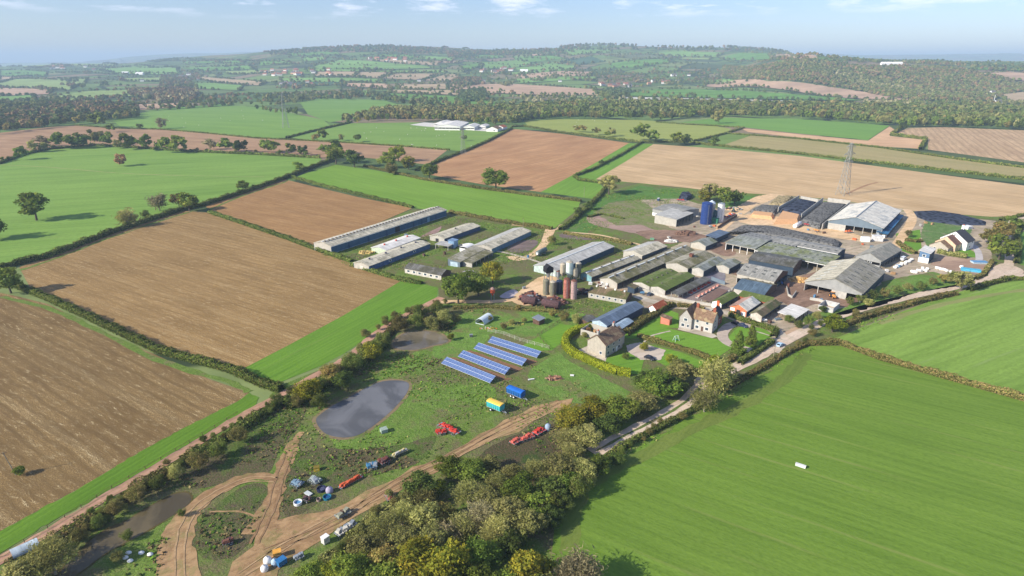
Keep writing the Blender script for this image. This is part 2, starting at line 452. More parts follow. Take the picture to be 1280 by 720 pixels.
def ribbon(name, px, width, mat, z=0.06, smooth=True, rnd=.12, widths=None):
    P = [GT(*p).to_2d() for p in px]
    if smooth: P = catmull(P, False, 6)
    Lf, Rt = [], []
    r = random.Random(len(px))
    for i, p in enumerate(P):
        d = (P[min(i + 1, len(P) - 1)] - P[max(i - 1, 0)]).normalized(); nrm = Vector((-d.y, d.x))
        w = width if widths is None else float(np.interp(i / (len(P) - 1), np.linspace(0, 1, len(widths)), widths))
        Lf.append(p + nrm * (w / 2 + r.uniform(-rnd, rnd))); Rt.append(p - nrm * (w / 2 + r.uniform(-rnd, rnd)))
    V = [(p.x, p.y, (tz(p.x, p.y) if p.y > 1600 else 0) + z) for pr in zip(Lf, Rt) for p in pr]
    F = [(2 * i, 2 * i + 1, 2 * i + 3, 2 * i + 2) for i in range(len(P) - 1)]
    me = bpy.data.meshes.new(name); me.from_pydata(V, [], F); me.update()
    if sum(p.normal.z for p in me.polygons) < 0: me.flip_normals()
    me.materials.append(mat); o = link(name, me); o['kind'] = 'structure'; return o

# ------------------------------------------------------------ near and middle fields
A1 = row_angle((60, 440), (250, 545)); A2 = row_angle((100, 330), (380, 420)); A4 = row_angle((300, 270), (440, 300))
field('stubble_field', [(-160, 340), (0, 366), (20, 370), (60, 380), (120, 410), (200, 446), (262, 474), (312, 491), (300, 500), (240, 530), (180, 562), (100, 610), (0, 664), (-160, 745)],
      stubble(L(120, 97, 62), L(162, 135, 90), L(226, 206, 158), A1, 4.6, .85, .5), .03)
field('grass_margin', [(-160, 748), (0, 664), (100, 610), (180, 562), (240, 530), (300, 500), (312, 491), (324, 497), (320, 507), (240, 552), (160, 600), (60, 655), (0, 692), (-120, 770)],
      grass((.075, .19, .018), (.115, .24, .028), row_angle((60, 640), (200, 555)), .5, .1, .7, 0), .06, rnd=.5)
field('stubble_field', [(24, 334), (140, 291), (225, 263), (262, 266), (310, 281), (400, 311), (460, 332), (508, 349), (430, 394), (360, 432), (300, 464), (200, 440), (110, 398), (40, 364)],
      stubble(L(142, 114, 72), L(182, 150, 100), L(230, 206, 156), A2, 4.2, .75, .3), .03)
field('grass_strip', [(505, 349), (548, 360), (545, 376), (500, 398), (468, 416), (430, 442), (400, 458), (345, 480), (325, 478), (298, 464), (360, 432), (430, 394)],
      grass((.085, .215, .022), (.125, .265, .034), row_angle((360, 455), (520, 370)), .4, .1, .8, .1), .06)
field('stubble_field', [(256, 258), (300, 243), (355, 224), (400, 235), (450, 247), (516, 260), (470, 280), (393, 309), (300, 280)],
      stubble(L(148, 112, 72), L(190, 150, 98), L(226, 194, 144), A4, 4.5, .65, .22), .03)
field('green_field', [(366, 223), (384, 216), (420, 206), (470, 213), (530, 225), (600, 236), (660, 244), (726, 251), (722, 262), (693, 285), (640, 279), (560, 265), (516, 260), (430, 239)],
      grass((.120, .262, .034), (.165, .315, .05), row_angle((430, 220), (650, 270)), .3, .08, 1.4, .15), .03)
field('green_field', [(-200, 225), (0, 205), (28, 194), (60, 187), (120, 182), (240, 189), (330, 193), (402, 198), (398, 207), (350, 222), (256, 258), (225, 263), (140, 290), (0, 335), (-200, 395)],
      grass((.118, .252, .046), (.185, .335, .075), row_angle((20, 250), (260, 235)), .2, .15, 2.0, .1), .03)
field('ploughed_field', [(-160, 178), (0, 166), (60, 159), (95, 157), (150, 161), (200, 161), (320, 173), (420, 178), (500, 183), (560, 187), (535, 206), (500, 201), (440, 196), (400, 197), (330, 193), (240, 189), (120, 182), (60, 187), (28, 194), (0, 205), (-160, 222)],
      stubble(L(150, 118, 90), L(176, 142, 108), L(196, 166, 128), row_angle((150, 170), (500, 192)), 6, .3, .15, True), .05)
field('green_field', [(140, 150), (190, 138), (290, 132), (330, 134), (405, 150), (412, 157), (360, 172), (320, 173), (250, 166), (200, 161), (150, 158)],
      grass((.12, .26, .055), (.17, .32, .07), row_angle((180, 150), (380, 160)), .2, .1, 3, .1), .04)
field('green_field', [(375, 128), (400, 123), (480, 125), (502, 132), (462, 145), (412, 153), (385, 143)],
      grass((.11, .25, .055), (.16, .31, .07), .2, .2, .05, 3, .1), .08)
field('green_field', [(360, 172), (440, 154), (520, 153), (600, 158), (632, 164), (578, 189), (500, 183), (420, 178)],
      grass((.12, .25, .05), (.18, .32, .075), row_angle((380, 172), (560, 170)), .2, .3, 2.5, .1, (.27, .30, .13)), .06)
field('ploughed_field', [(640, 161), (700, 167), (788, 179), (740, 206), (676, 240), (600, 230), (535, 218), (545, 205), (580, 188)],
      stubble(L(164, 122, 84), L(186, 144, 102), L(206, 170, 126), row_angle((570, 212), (740, 180)), 6, .3, .3, True), .04)
field('grass_strip', [(786, 179), (817, 180), (782, 202), (745, 224), (757, 238), (744, 249), (676, 240), (740, 206)],
      grass((.11, .25, .034), (.15, .31, .045), row_angle((700, 230), (790, 185)), .2, .1, 1.5, 0), .05)
field('stubble_field', [(815, 180), (900, 186), (1000, 195), (1120, 211), (1280, 232), (1480, 258), (1480, 292), (1280, 269), (1240, 271), (1130, 263), (1050, 250), (980, 244), (900, 240), (860, 235), (800, 229), (745, 224)],
      stubble(L(184, 154, 112), L(204, 174, 132), L(222, 196, 154), row_angle((850, 205), (1200, 250)), 7, .35, .2, True), .04)
field('pasture_strip', [(905, 167), (1000, 174), (1100, 184), (1200, 199), (1280, 209), (1480, 238), (1480, 250), (1280, 224), (1120, 205), (1000, 191), (890, 181), (900, 174)],
      grass((.26, .27, .12), (.34, .31, .17), row_angle((950, 175), (1200, 205)), .2, .3, 2.5, .2, (.4, .3, .18)), .05)
field('green_field', [(905, 167), (940, 169), (905, 181), (885, 180)], grass((.11, .21, .05), (.16, .26, .07), .1, .2, .1, 2, 0), .09)
field('meadow', [(655, 151), (700, 149), (800, 150), (890, 157), (915, 161), (900, 170), (860, 176), (800, 177), (700, 166), (660, 158)],
      grass((.21, .29, .075), (.27, .34, .10), .1, .1, .35, 3, 0, (.3, .28, .13)), .06)
field('green_field', [(850, 153), (900, 147), (1000, 149), (1112, 157), (1085, 175), (1000, 167), (920, 158)],
      grass((.11, .26, .05), (.15, .31, .065), row_angle((900, 155), (1080, 168)), .1, .05, 3, 0), .07)
field('stubble_field', [(925, 160), (1000, 168), (1085, 176), (1112, 158), (1118, 162), (1112, 170), (1157, 175), (1150, 186), (1100, 183), (1000, 172), (935, 165)],
      stubble(L(196, 156, 118), L(214, 176, 136), L(220, 186, 148), .1, 7, .25, .1, True), .09)
field('stubble_field', [(1120, 166), (1135, 160), (1180, 159), (1280, 163), (1480, 175), (1480, 228), (1280, 203), (1160, 187), (1160, 173)],
      stubble(L(176, 146, 112), L(194, 164, 126), L(205, 180, 140), row_angle((1200, 165), (1240, 195)), 9, .4, .5, True), .06)
field('green_field', [(1042, 424), (1100, 400), (1180, 370), (1252, 350), (1480, 322), (1480, 580), (1280, 498), (1180, 470), (1100, 448), (1050, 430)],
      grass((.125, .255, .042), (.20, .345, .078), row_angle((1090, 420), (1280, 360)), .45, .25, 1.5, .3, (.26, .33, .12)), .03)
field('green_field', [(1012, 432), (1050, 432), (1100, 450.5), (1180, 473.5), (1280, 502), (1480, 562), (1480, 860), (705, 860), (690, 690), (694, 650), (715, 605), (760, 572), (840, 530), (900, 495), (960, 458)],
      grass((.090, .192, .025), (.142, .255, .043), row_angle((980, 580), (1240, 660)), .28, .25, 1.0, .3, (.24, .27, .075)), .03)
field('green_field', [(1268, 292), (1300, 285), (1480, 300), (1480, 320), (1290, 335), (1272, 330)], grass((.09, .22, .035), (.14, .27, .06), .3, .2, .1, 1, 0), .05)
# turning headland worn in the big field
ribbon('field_edge_track', [(1010, 442), (1000, 452), (985, 470), (940, 500), (880, 530), (800, 570), (740, 600), (715, 640), (712, 690)], 5, grass((.095, .175, .03), (.14, .20, .05), .9, .0, .5, 1, 0, (.25, .21, .09)), .05, rnd=.8)
ribbon('field_edge_track', [(1100, 405), (1150, 388), (1220, 372), (1300, 360)], 3, grass((.19, .25, .09), (.24, .28, .12), .4, .3, .6, .5, 0), .05, rnd=.6)

# ------------------------------------------------------------ rough ground round the farm
field('rough_grassland', [(-40, 705), (0, 694), (60, 660), (160, 606), (240, 558), (330, 506), (345, 484), (400, 462), (440, 444), (480, 412), (548, 378), (548, 360), (510, 349), (450, 333), (400, 313), (393, 309), (470, 280), (516, 261),
      (560, 266), (640, 280), (690, 287), (726, 255), (745, 249), (757, 238), (745, 224), (800, 228), (860, 234), (900, 240), (980, 243), (1050, 250), (1130, 262), (1240, 271), (1275, 271), (1262, 290), (1262, 330), (1250, 350), (1180, 368),
      (1100, 398), (1042, 424), (1010, 434), (960, 458), (900, 496), (840, 531), (760, 573), (716, 606), (695, 650), (690, 700), (700, 860), (-120, 860)], M_rough, .0)
field('scrubland', [(330, 510), (300, 540), (240, 575), (190, 610), (240, 612), (300, 600), (335, 592), (350, 560), (372, 535), (380, 505)], M_scrub, .04, True, .8)
field('scrubland', [(262, 640), (300, 610), (330, 605), (335, 630), (322, 660), (300, 690), (270, 700), (245, 690), (240, 665)], M_scrub, .04, True, .6)
field('scrubland', [(375, 570), (400, 560), (450, 562), (500, 556), (545, 545), (520, 580), (440, 600), (380, 640), (355, 645), (358, 600)], M_scrub, .04, True, .8)
field('scrubland', [(640, 545), (700, 530), (720, 560), (680, 600), (600, 600), (600, 570)], rough_ground((.05, .09, .02), (.12, .08, .05), (.16, .12, .07), .9, .7, 13), .04, True, .6)
field('paddock', [(700, 440), (712, 452), (760, 475), (800, 500), (760, 505), (700, 500), (660, 470), (690, 445)], M_paddock, .04, True, .8)
field('paddock', [(560, 405), (600, 385), (640, 392), (680, 388), (740, 395), (725, 410), (705, 425), (690, 436), (620, 415), (600, 440), (560, 450), (540, 440)], M_paddock, .04, True, .8)
field('paddock', [(420, 505), (520, 440), (560, 450), (620, 485), (600, 510), (560, 520), (520, 560), (470, 580), (420, 560)], rough_ground((.125, .205, .035), (.17, .13, .07), (.32, .29, .14), .52, 1, 90), .03, True, 1.0)
field('lawn', [(757, 420), (805, 402), (822, 408), (850, 414), (895, 424), (920, 432), (895, 448), (860, 438), (800, 424)], M_lawn, .08)
field('lawn', [(806, 400), (838, 388), (848, 392), (848, 410), (820, 410)], M_lawn, .06)
field('lawn', [(912, 420), (925, 409), (950, 410), (968, 420), (958, 424), (935, 440), (918, 436), (910, 428)], M_lawn, .08, True)
field('lawn', [(755, 450), (775, 443), (790, 440), (805, 450), (800, 468), (785, 468), (765, 462)], M_lawn, .06)
field('lawn', [(800, 428), (850, 440), (885, 455), (880, 465), (840, 462), (800, 440)], M_lawn, .05)
field('lawn', [(640, 440), (700, 405), (725, 408), (705, 425), (690, 438)], M_lawn, .06)
field('lawn', [(1120, 292), (1150, 287), (1152, 310), (1140, 318), (1122, 312)], M_lawn, .08)
field('lawn', [(1188, 306), (1205, 309), (1222, 318), (1215, 322), (1190, 313)], M_lawn, .08, True)
for q in ([(740, 250), (800, 232), (860, 238), (860, 250), (820, 262), (790, 258), (770, 268), (720, 300), (700, 296)], [(905, 243), (945, 245), (948, 252), (930, 260), (900, 262)]):
    field('rough_grass', q, rough_ground((.09, .19, .035), (.17, .16, .07), (.3, .27, .14), .35, 1, 8), .03, False, 1.0)
field('muddy_paddock', [(735, 270), (757, 271), (800, 281), (832, 291), (830, 297), (790, 291), (740, 280)], dirt(L(150, 125, 112), L(172, 146, 130), -.2, .2), .06, True, .6)
field('verge', [(1245, 352), (1265, 345), (1285, 347), (1480, 318), (1480, 324), (1255, 354)], M_paddock, .08)

# farmyard ground
yardm = dirt(L(150, 134, 114), L(192, 174, 148), .5, .2, 2, .35)
mudm = dirt(L(118, 94, 78), L(156, 128, 108), .6, .25, 1.3)
sandm = dirt(L(206, 172, 128), L(226, 194, 154), .5, .3, 2, .15)
concm = dirt(L(170, 158, 140), L(205, 194, 172), .6, .15, 2)
field('farmyard', [(770, 284), (800, 250), (850, 248), (900, 262), (925, 262), (960, 243), (1050, 251), (1135, 262), (1152, 268), (1245, 276), (1235, 300), (1240, 320), (1230, 345), (1200, 350), (1150, 352), (1120, 355), (1090, 372), (1040, 392), (1010, 398), (985, 424), (965, 424),
      (930, 404), (905, 396), (880, 386), (840, 386), (805, 386), (800, 372), (770, 368), (740, 352), (735, 345), (790, 330), (860, 300)], yardm, .05, False, .8)
field('farmyard', [(905, 335), (985, 350), (1000, 345), (1040, 340), (1085, 375), (1050, 384), (1020, 380), (1000, 386), (965, 372), (950, 360)], mudm, .09, True, .5)
field('farmyard', [(795, 290), (850, 288), (900, 300), (920, 315), (905, 320), (860, 303), (830, 305)], mudm, .09, True, .5)
field('earth_bank', [(905, 270), (945, 246), (975, 243), (960, 252), (935, 262), (915, 280), (895, 290)], sandm, .09, True, .6)
field('farmyard', [(935, 268), (1000, 275), (1020, 283), (1060, 290), (1085, 300), (1060, 300), (1000, 290), (925, 278)], sandm, .10, True, .5)
field('yard', [(1163, 331), (1175, 320), (1222, 325), (1245, 330), (1228, 345), (1200, 340)], dirt(L(150, 124, 105), L(185, 156, 132), .2, .1, 2), .10, False, .4)
field('farm_track', [(640, 374), (665, 352), (682, 345), (700, 350), (690, 372), (660, 382)], sandm, .10, True, .3)
field('patio', [(722, 438), (745, 428), (760, 440), (757, 452), (735, 444)], concm, .10)
field('car_park', [(783, 432), (800, 428), (832, 438), (826, 450), (800, 450), (785, 440)], dirt(L(186, 170, 152), L(205, 190, 172), .3, .05, 1.5), .11, False, .3)
field('farmyard', [(1158, 305), (1150, 295), (1158, 272), (1190, 275), (1215, 285), (1212, 300), (1190, 305), (1188, 312), (1160, 312)], rough_ground((.11, .19, .05), (.28, .25, .15), (.4, .35, .25), .4, .8, 5), .07, False, .5)
ponds_done = 1
field('rough_grass', [(770, 282), (742, 266), (760, 254), (800, 249), (818, 262), (832, 272), (832, 282), (852, 291), (835, 293), (800, 281)], rough_ground((.15, .20, .05), (.27, .22, .13), (.42, .37, .23), .7, 1, 18), .08, False, 1.0)
# slurry lagoons beside the sheds
lag = dirt(L(104, 90, 84), L(136, 120, 114), .3, .2, 1, .2)
field('slurry_pit', [(634, 311), (648, 302), (668, 300), (672, 305), (660, 314), (645, 317)], lag, .09, True)
field('slurry_pit', [(525, 296), (545, 286), (552, 283), (548, 290), (535, 295)], dirt(L(140, 112, 104), L(165, 138, 126)), .09, True)
for q in ([(700, 293), (718, 290), (745, 296), (740, 300), (705, 298)], ): field('slurry_pit', q, lag, .09, True)
for q in ([(625, 370), (640, 362), (648, 366), (640, 372), (630, 373)], [(578, 340), (592, 338), (596, 348), (584, 352)]): field('farm_hardstanding', q, plain(L(176, 166, 168), .8, .15, 2), .09, True)

# ------------------------------------------------------------ lanes and tracks
lane_m = dirt(L(196, 174, 150), L(214, 194, 172), .6, .12, .8, .15)
trk_m = dirt(L(170, 130, 106), L(192, 152, 128), A1 + 1.2, .3, .8, .1)
sand2 = dirt(L(142, 112, 80), L(178, 146, 106), row_angle((400, 660), (600, 550)), .45, 1.2, .35)
ribbon('lane', [(740, 566), (790, 540), (850, 508), (880, 480), (905, 466), (945, 447), (985, 424), (1030, 402), (1080, 385), (1150, 368), (1200, 358), (1240, 347), (1258, 338)], 5.2, lane_m, .12, rnd=.3)
ribbon('lane', [(1253, 345), (1262, 325), (1258, 302), (1264, 282), (1275, 273), (1330, 262)], 4.6, lane_m, .125, rnd=.2)
ribbon('lane', [(1245, 343), (1275, 345), (1340, 340)], 5.5, lane_m, .13, rnd=.2)
field('lane', [(1236, 340), (1250, 330), (1266, 332), (1280, 340), (1262, 350), (1240, 352)], lane_m, .135, True)
field('driveway', [(868, 476), (880, 468), (893, 474), (886, 484), (872, 490)], lane_m, .135, True)
ribbon('driveway', [(1192, 300), (1205, 303), (1218, 308), (1224, 320), (1222, 330)], 3.6, dirt(L(180, 172, 168), L(196, 190, 186)), .12)
ribbon('driveway', [(938, 438), (912, 430), (903, 420), (908, 410), (920, 405), (938, 408)], 4.6, dirt(L(176, 160, 145), L(196, 180, 162)), .12)
ribbon('driveway', [(966, 440), (975, 428), (972, 415), (945, 402), (920, 395), (895, 388), (860, 384), (820, 378), (795, 370)], 5, concm, .11, rnd=.3)
ribbon('driveway', [(930, 455), (960, 437), (980, 420), (1000, 410)], 3.5, dirt(L(170, 140, 112), L(190, 162, 132)), .10, rnd=.4)
ribbon('dirt_track', [(-60, 735), (0, 700), (60, 666), (140, 617), (220, 570), (300, 521), (350, 494), (400, 466), (440, 443), (470, 417), (510, 393), (552, 372)], 4.2, trk_m, .12, rnd=.35, widths=[4.0, 3.6, 3.4, 3.4, 4.4])
ribbon('farm_track', [(548, 378), (575, 377), (620, 377), (660, 372)], 4, sandm, .12, rnd=.15)
ribbon('farm_track', [(688, 287), (680, 305), (665, 319), (648, 324), (640, 320)], 6, sandm, .12, rnd=.15, widths=[7, 5, 6, 8])
ribbon('farm_track', [(612, 312), (640, 318), (665, 325), (690, 334), (700, 340)], 2.2, concm, .13, rnd=.1)
ribbon('farm_track', [(640, 281), (670, 284), (694, 287), (702, 281)], 2.6, sandm, .11, rnd=.15)
ribbon('farm_track', [(705, 290), (750, 294), (800, 306)], 2.2, sandm, .10, rnd=.15)
ribbon('farm_track', [(1112, 318), (1125, 300), (1140, 275), (1134, 262)], 6, sandm, .12, rnd=.15)
ribbon('farm_track', [(980, 244), (955, 248), (930, 264), (905, 283), (890, 300)], 6, sandm, .12, rnd=.15)
field('dirt_track', [(215, 860), (285, 720), (322, 665), (345, 650), (420, 636), (480, 606), (560, 566), (600, 543), (650, 518), (690, 503), (715, 498), (712, 508), (660, 530), (610, 552), (570, 578), (520, 600), (470, 632), (400, 676), (350, 712), (330, 860)], sand2, .07, False, 1.5)
ribbon('dirt_track', [(322, 668), (340, 630), (350, 595), (362, 565), (376, 540)], 5, sand2, .08, rnd=.5, widths=[8, 5, 4.5, 4, 2])
ribbon('dirt_track', [(342, 596), (310, 597), (270, 614), (236, 642), (222, 670), (220, 700), (228, 760)], 5, sand2, .075, rnd=.5, widths=[3, 4, 5, 7, 8, 9])
ribbon('dirt_track', [(262, 640), (300, 640), (330, 650)], .6, sand2, .09)
ribbon('garden_path', [(805, 428), (812, 421), (825, 417), (838, 414)], .9, concm, .13)
ribbon('garden_path', [(985, 427), (960, 419), (940, 413)], .9, concm, .13)
ribbon('brick_path', [(1058, 243), (1070, 237), (1085, 231), (1097, 228)], 2.4, dirt(L(150, 116, 88), L(170, 134, 100)), .08)
ribbon('field_path', [(0, 206), (60, 209), (130, 215), (180, 218), (260, 220), (330, 221)], 1.6, grass((.25, .31, .12), (.3, .33, .16), .1, .2, .6, 1, 0), .07, rnd=.7)

def ruts(px, gap, w=.45, mat=None, rnd=.15):
    P = catmull([GT(*p).to_2d() for p in px], False, 6)
    for sgn in (-1, 1):
        r = random.Random(len(px) + sgn); V, F = [], []; k = 0
        for i in range(len(P)):
            d = (P[min(i + 1, len(P) - 1)] - P[max(i - 1, 0)]).normalized(); nn = Vector((-d.y, d.x)); c = P[i] + nn * sgn * gap / 2 + nn * r.uniform(-rnd, rnd)
            a, b = c + nn * w * r.uniform(.3, .6), c - nn * w * r.uniform(.1, .6); V += [(a.x, a.y, .150), (b.x, b.y, .150)]
            if i: F.append((2 * i - 2, 2 * i - 1, 2 * i + 1, 2 * i))
        me = bpy.data.meshes.new('wheel_rut'); me.from_pydata(V, [], F); me.update()
        if sum(p.normal.z for p in me.polygons) < 0: me.flip_normals()
        me.materials.append(mat); o = link('wheel_rut', me); o['kind'] = 'structure'
mud_dk = dirt(L(134, 106, 76), L(158, 128, 96), .3, .3, .5, .1); mud_lt = dirt(L(166, 136, 100), L(184, 154, 116), .3, .2, .5, .1); grs = rough_ground((.12, .17, .04), (.2, .16, .08), (.3, .27, .14), .4, .4, 70)
ruts([(330, 690), (420, 652), (500, 600), (570, 566), (640, 528), (700, 502)], 1.9, .5, mud_dk); ruts([(300, 720), (380, 668), (470, 622), (560, 575), (620, 545), (690, 512)], 2.0, .6, mud_lt)
ruts([(318, 680), (340, 632), (350, 598), (362, 565)], 2.0, .6, mud_dk); ruts([(345, 600), (310, 600), (272, 616), (240, 642), (226, 675), (226, 740)], 2.0, .5, mud_lt); ruts([(-40, 726), (0, 700), (60, 666), (140, 617), (220, 570), (300, 521), (350, 494)], 1.7, .5, mud_lt, .06)
ribbon('grass_strip', [(745, 564), (790, 540), (850, 508), (878, 482)], .9, grs, .16, rnd=.2)
mg = rough_ground((.13, .20, .035), (.22, .19, .09), (.36, .33, .17), .45, .5, 33)
ribbon('field_margin', [(2, 371), (56, 384), (108, 406), (196, 449), (284, 477), (312, 490)], 2.6, mg, .075, rnd=.7)
ribbon('field_margin', [(24, 338), (62, 326), (142, 296), (226, 268), (258, 261)], 2.2, mg, .075, rnd=.8)
ribbon('field_margin', [(262, 262), (300, 246), (352, 229), (372, 224), (440, 241), (512, 259)], 2.4, mg, .075, rnd=.8)
ribbon('field_margin', [(752, 586), (800, 555), (862, 518), (905, 494), (962, 461)], 2.6, mg, .075, rnd=.8)
ribbon('field_margin', [(745, 248), (800, 231), (860, 238), (980, 246), (1130, 264), (1240, 273)], 3, mg, .075, rnd=1)
field('verge', [(1082, 374), (1104, 352), (1130, 346), (1166, 340), (1200, 349), (1206, 357), (1150, 365), (1100, 382), (1050, 394), (1010, 404), (998, 402), (1014, 392), (1050, 386)], M_paddock, .12, False, .8)
# ponds: a bank ring and still water
def pond(name, px, mat, bank=1.6, bankc=L(126, 110, 82)):
    P = catmull([G(*p).to_2d() for p in px], True, 6)
    c = sum(P, Vector((0, 0))) / len(P)
    def grow(k):
        out = []
        n = len(P)
        for i in range(n):
            d = (P[(i + 1) % n] - P[i - 1]).normalized(); nn = Vector((d.y, -d.x))
            if nn.dot(P[i] - c) < 0: nn = -nn
            out.append(P[i] + nn * k)
        return out
    o = drape('pond_bank', grow(bank), dirt(bankc, sc_(bankc, 1.25), .3, .05, .6, .9), .065, .5, 3)
    w = drape(name, P, mat, .10)
def water(c, rough, refl_noise=True):
    t = NT('water', rough, .5)
    t.b.inputs['IOR'].default_value = 1.33
    n = t.noise(1.3, None, 3); 
    return t.out(t.mix(t.ramp(t.noise(16, None, 4, .5, 1.2), .42, .62), c, sc_(c, 1.7)), n, .04, .05)  # lighter patches for sediment and reflected cloud, both put into the base colour
pond('pond', [(395, 526), (402, 517), (420, 505), (440, 495), (458, 485), (478, 477), (500, 476), (511, 480), (508, 492), (495, 508), (480, 522), (462, 536), (445, 545), (425, 547), (405, 541)], water(L(88, 88, 88), .05), 1.2)
pond('pond', [(491, 431), (496, 423), (508, 416), (525, 414), (545, 416), (560, 424), (556, 429), (540, 432), (522, 437), (500, 437)], water(L(98, 90, 74), .05), 1.2)
pond('pond', [(100, 690), (125, 667), (160, 650), (190, 632), (218, 618), (235, 617), (238, 627), (222, 641), (190, 660), (165, 675), (135, 690), (105, 712), (80, 730), (60, 745), (70, 720)], water(L(80, 71, 50), .05), .5, L(90, 80, 45))

